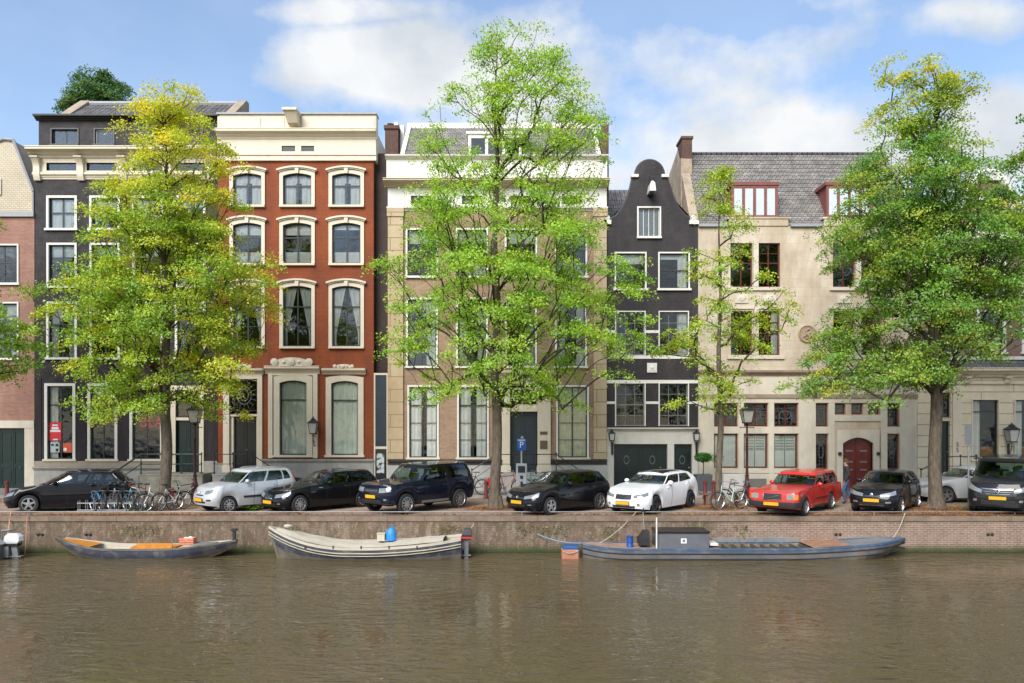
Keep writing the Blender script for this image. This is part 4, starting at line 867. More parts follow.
ops.append((fx(937.5),fx(950),fz(474),fz(421))); paneled_door(h,fx(937.5),fx(950),fz(474),fz(421.2),DKGREEN,1)
zg=fz(376)
m=M(); wall_rows(m,[0,zg],const(H0),const(H1),[o for o in ops if o[3]<zg+.1],depth=.2); m.build('shop_front',RUSTIC,h)
m=M(); wall_rows(m,[zg,fz(243)],const(H0),const(H1),[o for o in ops if o[3]>zg]); m.build('wall',BR_H,h)
m=M(); cornice(m,H0,H1,fz(377),fz(368),.40); band(m,H0,H1,fz(384),fz(381),.08); m.build('shop_cornice',CREAM,h)
for px in (925,966,1006,1051,1098,1145): m=M(); console(m,fx(px),fz(384),fz(376.9),.22,.28); m.build('console',CREAM,h)
m=M(); m.add([(H0,YF-.38,fz(367.9)),(H1,YF-.38,fz(367.9)),(H1,YF-.02,fz(360)),(H0,YF-.02,fz(360))],[(0,1,2,3)]); m.build('lean_to_slates',PANTILE,h)
m=M(); band(m,H0,H1,fz(359.8),fz(356.5),.10); m.build('sill_band',WHITE,h)
m=M(); m.box(fx(952),fx(961),YF-.08,YF,fz(474),fz(386)); m.build('door_pilaster',CREAM,h)
m=M(); cornice(m,H0-.02,H1,fz(246),fz(237),.45); m.build('cornice',WHITE,h)
g=prof([(fz(240),fx(940)),(fz(225),fx(948)),(fz(208),fx(953)),(fz(207.9),fx(962)),(fz(190),fx(966)),(fz(180),fx(975))]); g2=prof([(fz(240),fx(1036)),(fz(225),fx(1028)),(fz(208),fx(1023)),(fz(207.9),fx(1014)),(fz(190),fx(1010)),(fz(180),fx(1001))])
zsr=[fz(p) for p in (240,225,208,207.9,190,180)]
go=[window(h,fx(977),fx(999),fz(232),fz(200),casing=WHITE,cw=.12,nv=1,curtain='top',hbars=())]
m=M(); wall_rows(m,zsr,g,g2,go); m.build('gable',BR_H,h)
m=M()
for f_ in (g,g2): m.tube([(f_(z),YF,z) for z in [fz(p) for p in (240,232,225,216,208,207.8,198,190,185,180)]],.17,8)
m.box(fx(972),fx(1004),YF-.2,YF+.2,fz(181),fz(178)); m.tube([(fx(975),YF-.05,fz(178)),(fx(980),YF-.05,fz(173)),(fx(988),YF-.05,fz(171)),(fx(996),YF-.05,fz(173)),(fx(1001),YF-.05,fz(178))],.14,8)
for px in (944,1032,957,1019): m.ball((fx(px),YF-.02,fz(236 if px in(944,1032) else 209)),.34,8,sq=(1,.6,1))
m.build('gable_ornament',WHITE,h)
M().add([(fx(936),YF+.3,fz(241)),(fx(988),YF+.3,fz(184)),(fx(1040),YF+.3,fz(241)),(fx(936),YF+9,fz(241)),(fx(988),YF+9,fz(184)),(fx(1040),YF+9,fz(241))],[(0,1,4,3),(1,2,5,4)]).build('roof',PANTILE,h)
pantile_roof(h,H0,H1,YF+.4,fz(240),YF+3,rz_(205,YF+3),PANTILE,name='roof')
house_shell(h,H0,H1,fz(240),BR_H)
text3d('house_number','5',h,fx(956.5),YF-.085,fz(444.8),.30,IRON,.008); text3d('house_number','5',h,fx(956.5),YF-.085,fz(450.2),.30,IRON,.008)
# ---------------------------------------------------------------- trees
def bark_mat(name,c1,c2):
    m,t,b,out=nt_new(name); N=t.nodes.new; L=t.links.new
    tc=N('ShaderNodeTexCoord'); mp=N('ShaderNodeMapping'); mp.inputs['Scale'].default_value=(5,5,1.3); L(tc.outputs['Object'],mp.inputs[0])
    n=N('ShaderNodeTexNoise'); n.inputs['Scale'].default_value=2.5; n.inputs['Detail'].default_value=8; n.inputs['Roughness'].default_value=.7; L(mp.outputs[0],n.inputs['Vector'])
    mi=N('ShaderNodeMixRGB'); mi.inputs['Color1'].default_value=(*c1,1); mi.inputs['Color2'].default_value=(*c2,1)
    r=N('ShaderNodeMapRange'); r.inputs['From Min'].default_value=.35; r.inputs['From Max'].default_value=.65; L(n.outputs['Fac'],r.inputs['Value']); L(r.outputs[0],mi.inputs['Fac']); L(mi.outputs[0],b.inputs['Base Color']); b.inputs['Roughness'].default_value=.9
    bp=N('ShaderNodeBump'); bp.inputs['Distance'].default_value=.05; L(n.outputs['Fac'],bp.inputs['Height']); L(bp.outputs[0],b.inputs['Normal']); return m
BARK=bark_mat('elm_bark',(.06,.045,.032),(.17,.135,.095))
BARKD=bark_mat('twig_bark',(.030,.022,.016),(.075,.055,.038))
def leaf_mat():
    m,t,b,out=nt_new('leaf'); t.nodes.remove(b); N=t.nodes.new; L=t.links.new
    a=N('ShaderNodeAttribute'); a.attribute_name='leaf_tint'
    d=N('ShaderNodeBsdfDiffuse'); tr=N('ShaderNodeBsdfTranslucent'); g=N('ShaderNodeBsdfGlossy'); g.inputs['Roughness'].default_value=.45; g.inputs['Color'].default_value=(.8,.85,.8,1)
    L(a.outputs['Color'],d.inputs['Color'])
    hs=N('ShaderNodeMixRGB'); hs.blend_type='MULTIPLY'; hs.inputs['Fac'].default_value=1; hs.inputs['Color2'].default_value=(1.35,1.25,.55,1); L(a.outputs['Color'],hs.inputs['Color1']); L(hs.outputs[0],tr.inputs['Color'])
    m1=N('ShaderNodeMixShader'); m1.inputs[0].default_value=.44; L(d.outputs[0],m1.inputs[1]); L(tr.outputs[0],m1.inputs[2])
    m2=N('ShaderNodeMixShader'); m2.inputs[0].default_value=.035; L(m1.outputs[0],m2.inputs[1]); L(g.outputs[0],m2.inputs[2]); L(m2.outputs[0],out.inputs[0]); return m
LEAF=leaf_mat()
def leaves_mesh(name, pts, nrm, size, cols, rng):
    """one folded leaf blade (two triangles as a kite) at each point"""
    n=len(pts)
    a=rng.normal(size=(n,3)); nrm=nrm/np.linalg.norm(nrm,axis=1,keepdims=True)
    u=np.cross(nrm,a); u/=np.linalg.norm(u,axis=1,keepdims=True)+1e-9; v=np.cross(nrm,u)
    ln=(size*(.7+.6*rng.random(n)))[:,None]; wd=ln*.62
    P=np.empty((n,4,3)); P[:,0]=pts-u*ln*.5; P[:,1]=pts+v*wd*.5+nrm*ln*.08; P[:,2]=pts+u*ln*.5; P[:,3]=pts-v*wd*.5+nrm*ln*.08
    me=bpy.data.meshes.new(name); me.vertices.add(4*n); me.vertices.foreach_set('co',P.reshape(-1).astype(np.float32))
    me.loops.add(4*n); me.loops.foreach_set('vertex_index',np.arange(4*n,dtype=np.int32)); me.polygons.add(n); me.polygons.foreach_set('loop_start',np.arange(0,4*n,4,dtype=np.int32))
    try: me.polygons.foreach_set('loop_total',np.full(n,4,dtype=np.int32))
    except Exception: pass
    me.update(calc_edges=True)
    at=me.color_attributes.new('leaf_tint','FLOAT_COLOR','POINT'); c=np.ones((4*n,4),dtype=np.float32); c[:,:3]=np.repeat(cols,4,axis=0); at.data.foreach_set('color',c.reshape(-1))
    me.materials.append(LEAF); return me
def make_tree(label, base, trunk_r, env, seed, n_spray, palette, fork_z, steep=1.1, bough=7, group=None, lean=None, leaves_per=60, leaf=.085, spray=.55, hollow=.35, yscale=.8, droop=.25, name='elm_tree', tipz=None, flat=.35, trunk_pts=None, density=None, gap=.25):
    """env: rows (z, x_left, x_right) of the crown outline in metres relative to the trunk foot."""
    rng=np.random.default_rng(seed)
    t=thing(name,label,'tree',base,group=group,local=True)
    ez=np.array([e[0] for e in env]); el=np.array([e[1] for e in env]); er=np.array([e[2] for e in env]); o=np.argsort(ez); ez,el,er=ez[o],el[o],er[o]
    ztop=ez[-1]
    tp=trunk_pts or [(0,0,0),(lean or 0,.05,ztop*.5),(0,0,ztop*.97)]
    tz=np.linspace(0,ztop*.96,40); tx=np.interp(tz,[p[2] for p in tp],[p[0] for p in tp])+.05*np.sin(tz*1.3+seed); ty=np.interp(tz,[p[2] for p in tp],[p[1] for p in tp])+.05*np.cos(tz*1.1+seed)
    # cluster centres fill the outline, more near its surface; a coarse random field opens gaps
    fr=rng.random((14,3))*[1,1,1]; 
    C=[]; tries=0
    holes=np.column_stack([rng.uniform(el.min(),er.max(),18),rng.uniform(-2.5,2.5,18),rng.uniform(ez[0],ztop,18)]); hr=rng.uniform(.5,1.0,18)*gap*3
    wmax=(er-el).max()
    nb=int(n_spray/bough)
    B=[]
    while len(B)<nb and tries<nb*200:
        tries+=1
        z=rng.uniform(ez[0]+.1,ztop-.1); a=np.interp(z,ez,el); b=np.interp(z,ez,er); w=(b-a)/2
        if rng.random()>(w/wmax*2)**1.2+(.06 if wmax>6 else .3): continue
        th=rng.uniform(0,2*np.pi); rr=rng.random()**.5
        if rr<hollow and rng.random()<.75: continue
        p=np.array([(a+b)/2+w*rr*.93*np.cos(th), w*yscale*rr*.93*np.sin(th), z])
        if (np.linalg.norm(holes-p,axis=1)<hr).any(): continue
        if wmax>6 and abs(p[0]-np.interp(p[2],tz,tx))<.85 and p[1]<.3 and p[2]<ztop*.6 and rng.random()<.5: continue
        if B:
            q=(np.array(B)-p)*[1,1,1.6]
            if np.linalg.norm(q,axis=1).min()<spray*1.45*(.55 if tries>nb*60 else 1): continue
        B.append(p)
    for p in B:
        h_=p-np.array([np.interp(p[2],tz,tx),0,p[2]]); hl=np.linalg.norm(h_)+1e-6; h_/=hl; sd_=np.array([-h_[1],h_[0],0])
        nk=max(2,int(bough*(.55+.9*rng.random()))); 
        for k in range(nk):
            f=rng.uniform(-1.25,.55)*spray*1.7*min(1,.35+hl/2.5); g=rng.normal()*spray*.95; C.append(p+h_*f+sd_*g+np.array([0,0,-.22*abs(f)*(1 if f>0 else -.3)-.10*g*g+rng.normal()*.34]))
    C=np.array(C); C[:,1]=np.clip(C[:,1],-3.4,3.4); C[:,2]=np.minimum(np.where((C[:,2]>6)&(ztop<19)&(wmax>6),6+(C[:,2]-6)*.955,C[:,2]),ztop-.3)
    # skeleton: each cluster joins the nearest suitable node of the growing tree
    nodes=[np.array([tx[i],ty[i],tz[i]]) for i in range(len(tz))]; par=[i-1 for i in range(len(tz))]; plen=[z*.6 for z in tz]
    it=[i for i in range(len(tz)) if tz[i]>=fork_z-.01]
    cand=list(it)
    axis_x=np.interp(C[:,2],tz,tx); dist=np.hypot(C[:,0]-axis_x,C[:,1]); order=np.argsort(dist+.15*rng.random(len(C)))
    tips=[]
    NP=np.array([nodes[i] for i in cand]); PL=np.array([plen[i] for i in cand]); CI=list(cand)
    for ci in order:
        p=C[ci]; d=NP-p; L=np.linalg.norm(d,axis=1)
        pen=L*1.0+PL*.28+np.maximum(0,NP[:,2]-(p[2]-(.25 if steep<1.3 else .75)*np.hypot(p[0]-NP[:,0],p[1]-NP[:,1])))*steep
        j=int(np.argmin(pen)); src=CI[j]; a=nodes[src]; Lj=L[j]
        nseg=max(2,int(Lj/.55)); last=src; new=[]
        sag=Lj*.16
        perp=rng.normal(size=3)*.05*Lj
        for k in range(1,nseg+1):
            s=k/nseg; q=a+(p-a)*s; q=q+perp*np.sin(np.pi*s); q[2]-= -sag*np.sin(np.pi*s)*.6
            nodes.append(q); par.append(last); plen.append(PL[j]+Lj*s); last=len(nodes)-1; new.append(last)
        tips.append(last)
        NP=np.vstack([NP]+[nodes[i] for i in new]); PL=np.append(PL,[plen[i] for i in new]); CI+=new
    n=len(nodes); area=np.zeros(n); 
    for i in tips: area[i]+=.007**2*1.0
    ch=np.zeros(n,int)
    for i in range(n-1,-1,-1):
        if area[i]==0: area[i]=.006**2
        if par[i]>=0: area[par[i]]+=area[i]*1.0
    rad=np.sqrt(area)
    # trunk: prescribed taper
    ntz=len(tz); tr=trunk_r*np.where(tz<4,1-.04*tz,.84*(1-(tz-4)/(ztop-3.2))**1.15); tr[0]*=1.45; tr[1]*=1.12; tr=np.maximum(tr,.02)
    sc=min(1.6,.62*trunk_r/max(rad[ntz:].max(),1e-3)) if n>ntz else 1
    mt=M(); mt.tube([tuple(nodes[i]) for i in range(ntz)],list(tr),10,cap=True)
    # foot flare
    mt.rings([[(trunk_r*f*math.cos(2*math.pi*k/12)*(1+.12*math.sin(k*2.3)),trunk_r*f*math.sin(2*math.pi*k/12)*(1+.12*math.cos(k*1.7)),z) for k in range(12)] for f,z in ((1.9,-.06),(1.55,.06),(1.25,.22),(1.03,.5))],cap=True)
    tro=mt.build('trunk',BARK,t,True)
    mb=M(); used=[False]*n
    # branches as chains so that tubes run unbroken
    kids={}
    for i in range(ntz,n): kids.setdefault(par[i],[]).append(i)
    def rr_(i): return max(.008,min(rad[i]*sc,trunk_r*.36))
    starts=[(p,c) for p,cs in kids.items() for k,c in enumerate(sorted(cs,key=lambda i:-rad[i])) if (p<ntz or k>0)]
    for p,c in starts:
        ch_=[p,c]; i=c
        while i in kids: i=max(kids[i],key=lambda q:rad[q]); ch_.append(i)
        rs=[rr_(c)]+[rr_(q) for q in ch_[1:]]
        mb.tube([tuple(nodes[q]) for q in ch_],rs,5 if rs[0]<.05 else 7,cap=False)
    mb.build('limbs',BARKD,t,True)
    # leaf sprays: flat, drooping fans around each cluster centre
    K=len(C); out=C-np.column_stack([np.interp(C[:,2],tz,tx),np.interp(C[:,2],tz,ty),C[:,2]-.5]); out/=np.linalg.norm(out,axis=1,keepdims=True)+1e-9
    per=np.maximum(8,(leaves_per*(.45+1.1*rng.random(K)))).astype(int); idx=np.repeat(np.arange(K),per); m=len(idx)
    r=spray*(.65+.75*rng.random(K))[idx]*rng.random(m)**.75; th=rng.uniform(0,2*np.pi,m)
    loc=np.column_stack([r*np.cos(th),r*np.sin(th),rng.normal(size=m)*flat*spray*.55])
    # tilt the fan away from the trunk
    hor=out.copy(); hor[:,2]=0; hor/=np.linalg.norm(hor,axis=1,keepdims=True)+1e-9
    dr=(loc*hor[idx]).sum(axis=1); tilt=(droop*(.3+1.3*rng.random(K)))[idx]
    loc[:,2]-=dr*tilt+ .35*tilt*r**2/spray
    # twig structure: pull leaves towards a few spokes of each fan
    P=C[idx]+loc
    nr=np.column_stack([rng.normal(size=m)*.8,rng.normal(size=m)*.8-.25,np.full(m,.62)])+hor[idx]*.35*np.abs(rng.normal(size=m))[:,None]
    # leaf colours: a few kinds of tint chosen per clump with single leaves astray
    ztn=(C[:,2]-ez[0])/(ztop-ez[0]); xtn=C[:,0]/(wmax/2)
    g1,g2,ye,br=[np.array(q) for q in palette['cols']]
    f=palette['yellow'](xtn,ztn,rng,K)
    mixg=rng.random(K)[:,None]; base_=g1*(1-mixg)+g2*mixg; fcl=np.clip(f+rng.normal(size=K)*.18,0,1)[:,None]
    cc=base_*(1-fcl)+ye*fcl; cols=cc[idx]*(.84+.32*rng.random(m))[:,None]
    odd=rng.random(m)<palette.get('odd',.04); cols[odd]=br*(.7+.6*rng.random(odd.sum()))[:,None]
    me=leaves_mesh('crown',P,nr,np.full(m,leaf),cols,rng); co=bpy.data.objects.new('crown',me); COL.objects.link(co); co.parent=t
    return t
def env_px(rows, px0, Y):
    """crown outline measured as (y, x_left, x_right) turned into metres at distance Y"""
    s=FOC/Y; zg=0
    return [(CAM_Z+(422-py)/s, (a-px0)/s, (b-px0)/s) for py,a,b in rows]
YT=29.9
# yellowing elm at the left
make_tree('yellowing elm in front of the tarred and the red house',((165-512)/FOC*YT,YT,0),.215,
  env_px([(412,95,225),(395,80,262),(370,66,285),(345,48,288),(318,40,280),(285,36,276),(258,40,272),(243,70,270),(215,96,262),(185,92,262),(160,108,256),(130,120,232),(105,138,214),(84,150,196),(76,160,182)],165,YT),
  11,1000,dict(cols=((.20,.36,.026),(.37,.55,.038),(.84,.72,.045),(.60,.24,.03)),yellow=lambda x,z,r,k: np.clip(.03+.62*np.clip((z-.45)/.45,0,1)*r.random(k)**.25+.45*np.clip(x-.0,0,1)*(r.random(k)<.6)+.3*(r.random(k)<.15),0,1),odd=.012),
  4.0,leaves_per=120,leaf=.092,spray=.52,hollow=.3,gap=.34,steep=1.6)
# large light green elm in the middle
make_tree('tall light green elm with a long open crown before the tan brick house',((496-512)/FOC*YT,YT,0),.21,
  env_px([(405,408,470),(392,402,600),(375,378,640),(350,372,652),(320,368,668),(290,362,660),(262,366,642),(235,372,634),(205,384,628),(175,392,620),(145,404,616),(115,418,612),(90,420,600),(65,440,575),(45,456,552),(28,478,536),(20,500,520)],496,YT),
  23,1180,dict(cols=((.21,.42,.03),(.38,.60,.042),(.46,.55,.04),(.48,.40,.04)),yellow=lambda x,z,r,k: np.clip(.05+.35*np.clip((z-.45)/.5,0,1)*r.random(k)+.25*(r.random(k)<.15),0,1),odd=.015),
  4.2,leaves_per=95,leaf=.088,spray=.48,hollow=.25,gap=.42,droop=.3,steep=1.9)
# slender young elm
make_tree('slender young elm with sparse crown beside the bench and street lamp',((720-512)/FOC*YT,YT,0),.125,
  env_px([(415,692,748),(400,668,756),(375,655,768),(350,644,792),(325,640,796),(300,652,792),(275,664,784),(250,676,776),(228,684,760),(205,700,740),(185,706,734),(165,714,730)],720,YT),
  35,215,dict(cols=((.22,.42,.026),(.38,.56,.036),(.52,.50,.03),(.52,.30,.04)),yellow=lambda x,z,r,k: np.clip(.12+.3*r.random(k),0,1),odd=.03),
  2.7,leaves_per=85,leaf=.085,spray=.42,hollow=.1,gap=.1,droop=.35)
# large darker elm at the right
make_tree('broad darker green elm with drooping branches between compact car and van',((936-512)/FOC*YT,YT,0),.245,
  env_px([(392,800,900),(375,784,968),(352,776,1008),(330,815,1022),(298,836,1030),(268,832,1034),(240,824,1030),(215,816,1020),(190,814,1012),(165,822,998),(145,856,984),(120,870,978),(95,874,974),(75,884,958),(60,892,940),(55,902,925)],936,YT),
  47,1180,dict(cols=((.085,.23,.042),(.23,.43,.042),(.60,.56,.035),(.55,.24,.03)),yellow=lambda x,z,r,k: np.clip(.75*np.clip((z-.68)/.25,0,1)*r.random(k)**.3+.3*(r.random(k)<.10)+.15*np.clip(-x,0,1)*r.random(k),0,1),odd=.008),
  4.1,leaves_per=120,leaf=.092,spray=.52,hollow=.28,gap=.36,droop=.38,steep=1.4)
# neighbours whose crowns reach into the picture
make_tree('green elm whose lower branches reach before the salmon brick house',((-92-512)/FOC*YT,YT,0),.24,
  env_px([(372,-150,20),(358,-190,36),(335,-210,40),(310,-215,34),(290,-215,16),(270,-210,-10),(220,-200,-20),(160,-180,-30),(100,-150,-50),(60,-110,-80)],-92,YT),
  59,620,dict(cols=((.15,.36,.024),(.28,.50,.034),(.36,.34,.02),(.4,.2,.02)),yellow=lambda x,z,r,k: np.clip(.1*r.random(k),0,1),odd=.01),
  3.2,leaves_per=85,leaf=.125,spray=.55)
make_tree('dark green elm whose crown tip shows above the brown brick house at the edge',((1112-512)/FOC*YT,YT,0),.24,
  env_px([(385,1060,1180),(350,1030,1200),(300,1012,1210),(250,1004,1215),(200,1006,1210),(150,1008,1200),(120,1022,1180),(90,1045,1160),(60,1080,1140)],1112,YT),
  61,560,dict(cols=((.075,.19,.035),(.16,.32,.035),(.3,.3,.02),(.4,.2,.02)),yellow=lambda x,z,r,k: np.clip(.15*r.random(k),0,1),odd=.02),
  3.2,leaves_per=85,leaf=.125,spray=.55)
# tree in a garden behind the houses
YB=62.
make_tree('dark green garden tree rising behind the roof of the tarred house',((98-512)/FOC*YB,YB,0),.35,
  env_px([(125,56,140),(114,60,136),(104,68,134),(92,76,126),(82,76,124),(72,82,122),(67,92,116)],98,YB),
  71,300,dict(cols=((.05,.14,.04),(.11,.23,.05),(.2,.2,.03),(.2,.15,.03)),yellow=lambda x,z,r,k: np.zeros(k),odd=.0),
  20,leaves_per=90,leaf=.17,spray=.62,gap=.55,bough=16,name='garden_tree')
# ---------------------------------------------------------------- cars
def carpaint(name,col,coat=.8,rough=.28,metal=0.0):
    m=mat(name,col,rough,.05,1.5,metal=metal,coat=coat,spec=.05 if max(col)<.1 else .5)
    if max(col)<.1: m.node_tree.nodes['Principled BSDF'].inputs['Coat IOR'].default_value=1.42
    return m
CARGLASS=glass_mat('car_glass',1.75,(.45,.54,.50),.004)
TYRE=mat('tyre_rubber',(.018,.018,.019),.8,.2,8,.1); ALLOY=mat('alloy',(.55,.56,.58),.28,.05,6,metal=.85); PLAST=mat('black_plastic',(.022,.023,.025),.5,.15,8)
PLATEY=mat('yellow_plate',(.72,.36,.01),.45,.05,4); LAMPW=mat('lamp_glass',(.27,.285,.30),.2,.3,14,coat=.6,metal=.4); LAMPR=mat('red_lamp_glass',(.42,.012,.010),.15,.1,5,coat=1); LAMPO=mat('orange_lamp_glass',(.75,.20,.01),.2,.1,5,coat=1)
CHROME=mat('chrome',(.70,.70,.72),.12,.03,4,metal=1); INTER=mat('car_interior',(.03,.03,.032),.85,.2,5); UNDER=mat('underbody',(.01,.01,.01),.9,.1,3)
def lerp(a,b,t): return a+(b-a)*t
class CarShape:
    def __init__(s,L,Wd,H,fo,wb,wr,top,sill,cab,bow=.16,rf=.38,rr=.30,nose=((0,-.05),(.35,0),(.75,-.05),(1,-.16)),tail=((0,-.05),(.4,0),(.8,-.04),(1,-.10)),wmul=((0,.93),(.25,.985),(.5,1),(.8,.975),(1,.925)),roofcrown=.06,hwt=.70,rcab=.22,cabbow=.18,archk=1.16):
        s.__dict__.update(locals()); s.xf=L/2; s.xr=-L/2; s.wx=[L/2-fo,L/2-fo-wb]; s.hw=Wd/2
    def ztop(s,x): return float(np.interp(x,[p[0] for p in s.top],[p[1] for p in s.top]))
    def zlow(s,x):
        z=s.sill+ (.06*max(0,(x-(s.xf-.5))/.5) )+(.10*max(0,((s.xr+.5)-x)/.5))
        for wx in s.wx:
            d=abs(x-wx); Ra=s.wr*s.archk
            if d<Ra: z=max(z,s.wr+math.sqrt(Ra*Ra-d*d)-.0)
        return z
    def outline(s,t,hw,xf,xr,rf,rr,bow,taper=0.0,bowr=None):
        sg=1 if t>=0 else -1; t=abs(t); bowr=bow*.6 if bowr is None else bowr
        def X(y,front): return (xf-bow*(y/hw)**2) if front else (xr+bowr*(y/hw)**2)
        yf=hw-rf; yr=hw-rr
        if t<=1: y=yf*t; return X(y,True),sg*y
        if t<=2:
            a=(t-1)*math.pi/2; x0=X(yf,True); sl=-2*bow*yf/(hw*hw); 
            xc=x0-rf*1.15; return xc+rf*1.15*math.cos(a)+sl*rf*math.sin(a)*.5*(math.cos(a)), sg*(yf+rf*math.sin(a))
        if t<=3:
            x0=X(yf,True)-rf*1.15; x1=X(yr,False)+rr*1.0; x=lerp(x0,x1,t-2); u=(t-2); return x, sg*(hw*(1-taper*4*(u-.5)**2))
        if t<=4:
            a=(t-3)*math.pi/2; x1=X(yr,False)+rr; return x1-rr*math.sin(a), sg*(yr+rr*math.cos(a)*(1-taper) - taper*0)
        y=yr*(5-t); return X(y,False), sg*y
    def P(s,t,q):          # body: t round the outline, q from sill (0) to belt (1)
        k=np.interp(q,[p[0] for p in s.wmul],[p[1] for p in s.wmul]); nf=np.interp(q,[p[0] for p in s.nose],[p[1] for p in s.nose]); nr=np.interp(q,[p[0] for p in s.tail],[p[1] for p in s.tail])
        x,y=s.outline(t,s.hw*k,s.xf+nf,s.xr-nr,s.rf,s.rr,s.bow,.02)
        side=min(1,abs(y)/(s.hw*.80))**6 if 1.3<abs(t)<3.7 else 0
        zl0=s.sill+(.06*max(0,(x-(s.xf-.5))/.5))+(.10*max(0,((s.xr+.5)-x)/.5)); zl=lerp(zl0,s.zlow(x),side)
        zt=s.ztop(x); z=zl+(zt-zl)*q
        if q>.9 : z-= .02*((q-.9)/.1)**2*0
        return Vector((x,y,z))
    def Q(s,t,q):          # cabin: q from belt (0) to roof edge (1)
        c=s.cab; hb=s.hw*.905; ht=s.hw*s.hwt; e=q**.9
        hw=lerp(hb,ht,e+ .10*math.sin(math.pi*q)*-1*0); xf=lerp(c[0],c[1],q)+.03*math.sin(math.pi*q); xr=lerp(c[3],c[2],q)-.04*math.sin(math.pi*q)
        hw+= .03*math.sin(math.pi*q)
        x,y=s.outline(t,hw,xf,xr,s.rcab,s.rcab*.9,s.cabbow,.03,bowr=.10)
        zb=s.ztop(min(max(x,s.cab[3]+.02),s.cab[0]))-.03; zr=s.roofz(x,y)
        return Vector((x,y,lerp(zb,zr,q)))
    def roofz(s,x,y):
        c=s.cab; u=(x-c[2])/(c[1]-c[2]); u=min(max(u,-.1),1.1)
        return s.H-s.roofcrown*(abs(y)/(s.hw*s.hwt))**2*.8-.05*max(0,(u-.55)/.45)**2-s.rdrop*max(0,(.45-u)/.45)**2
    rdrop=.05
TS=[0,.25,.5,.75,1]+[1+i/7 for i in range(1,8)]+[2+i/44 for i in range(1,45)]+[3+i/6 for i in range(1,7)]+[4.25,4.5,4.75,5]
def loop_ts(): return TS+[-t for t in TS[::-1]][1:-1]
def patch(S,f,t0,t1,q0,q1,nt=6,nq=3,off=.006,thick=0,shape=None):
    m=M(); rows=[]
    def nrm(t,q):
        e=.02; a=f(t+e,q)-f(t-e,q); b=f(t,min(q+e,1))-f(t,max(q-e,0)); n=a.cross(b)
        if n.length<1e-9: n=Vector((1,0,0))
        n.normalize(); p=f(t,q); c=Vector((S.xf*0,0,p.z)); 
        if n.dot(Vector((p.x,p.y*3,.3)))<0: n=-n
        return n
    for i in range(nq+1):
        r=[]
        for j in range(nt+1):
            u,v=j/nt,i/nq; t=lerp(t0,t1,u); q=lerp(q0,q1,v)
            if shape: t,q=shape(u,v,t,q)
            r.append(f(t,q)+nrm(t,q)*off)
        rows.append(r)
    m.rings(rows,closed=False)
    if thick:
        inner=[[p-nrm(lerp(t0,t1,j/nt),lerp(q0,q1,i/nq))*thick for j,p in enumerate(r)] for i,r in enumerate(rows)]
        m.rings([rows[0],inner[0]],closed=False); m.rings([rows[-1],inner[-1]],closed=False); m.rings([[r[0] for r in rows],[r[0] for r in inner]],closed=False); m.rings([[r[-1] for r in rows],[r[-1] for r in inner]],closed=False)
    return m
def make_wheel(car,x,y,r,style,w=.20,side=1,mrim=None):
    m=M(); m.lathe([(r*.66,-w/2),(r*.93,-w/2),(r,-w*.36),(r,w*.36),(r*.93,w/2),(r*.66,w/2)],(x,y,r),28,axis='y',cap=False)
    wh=m.build('wheel',TYRE,car,True)
    rm=M(); s=side; o=s*w/2
    rm.lathe([(r*.67,o-s*.005),(r*.69,o+s*.006),(r*.64,o+s*.008),(r*.60,o-s*.03),(r*.60,o-s*.12),(.02,o-s*.13)],(x,y,r),28,axis='y',cap=False)
    ns=style
    for k in range(ns):
        a=2*math.pi*k/ns+.3; d=(math.cos(a),math.sin(a)); e=(-d[1],d[0]); w0,w1=(r*.13,r*.085) if ns<=6 else (r*.075,r*.05)
        pts=[(r*.10,w0),(r*.62,w1)]
        b=len(rm.v); V=[]
        for rad_,ww in pts:
            for sg in (-1,1):
                for dd in (o-s*.005-(0 if rad_>r*.3 else s*-.004),o-s*.05): V.append((x+d[0]*rad_+e[0]*ww*sg,y+dd,r+d[1]*rad_+e[1]*ww*sg))
        rm.add(V,[(0,2,6,4),(1,5,7,3),(0,4,5,1),(2,3,7,6),(4,6,7,5),(0,1,3,2)])
    rm.lathe([(r*.17,o-s*.03),(r*.15,o+s*.004),(.01,o+s*.006)],(x,y,r),12,axis='y')
    fix_normals(rm.build('rim',mrim or ALLOY,wh,False))
    dk=M(); dk.lathe([(r*.61,o-s*.055),(.01,o-s*.056)],(x,y,r),20,axis='y',cap=False); dk.build('brake_disc',UNDER,wh)
    return wh
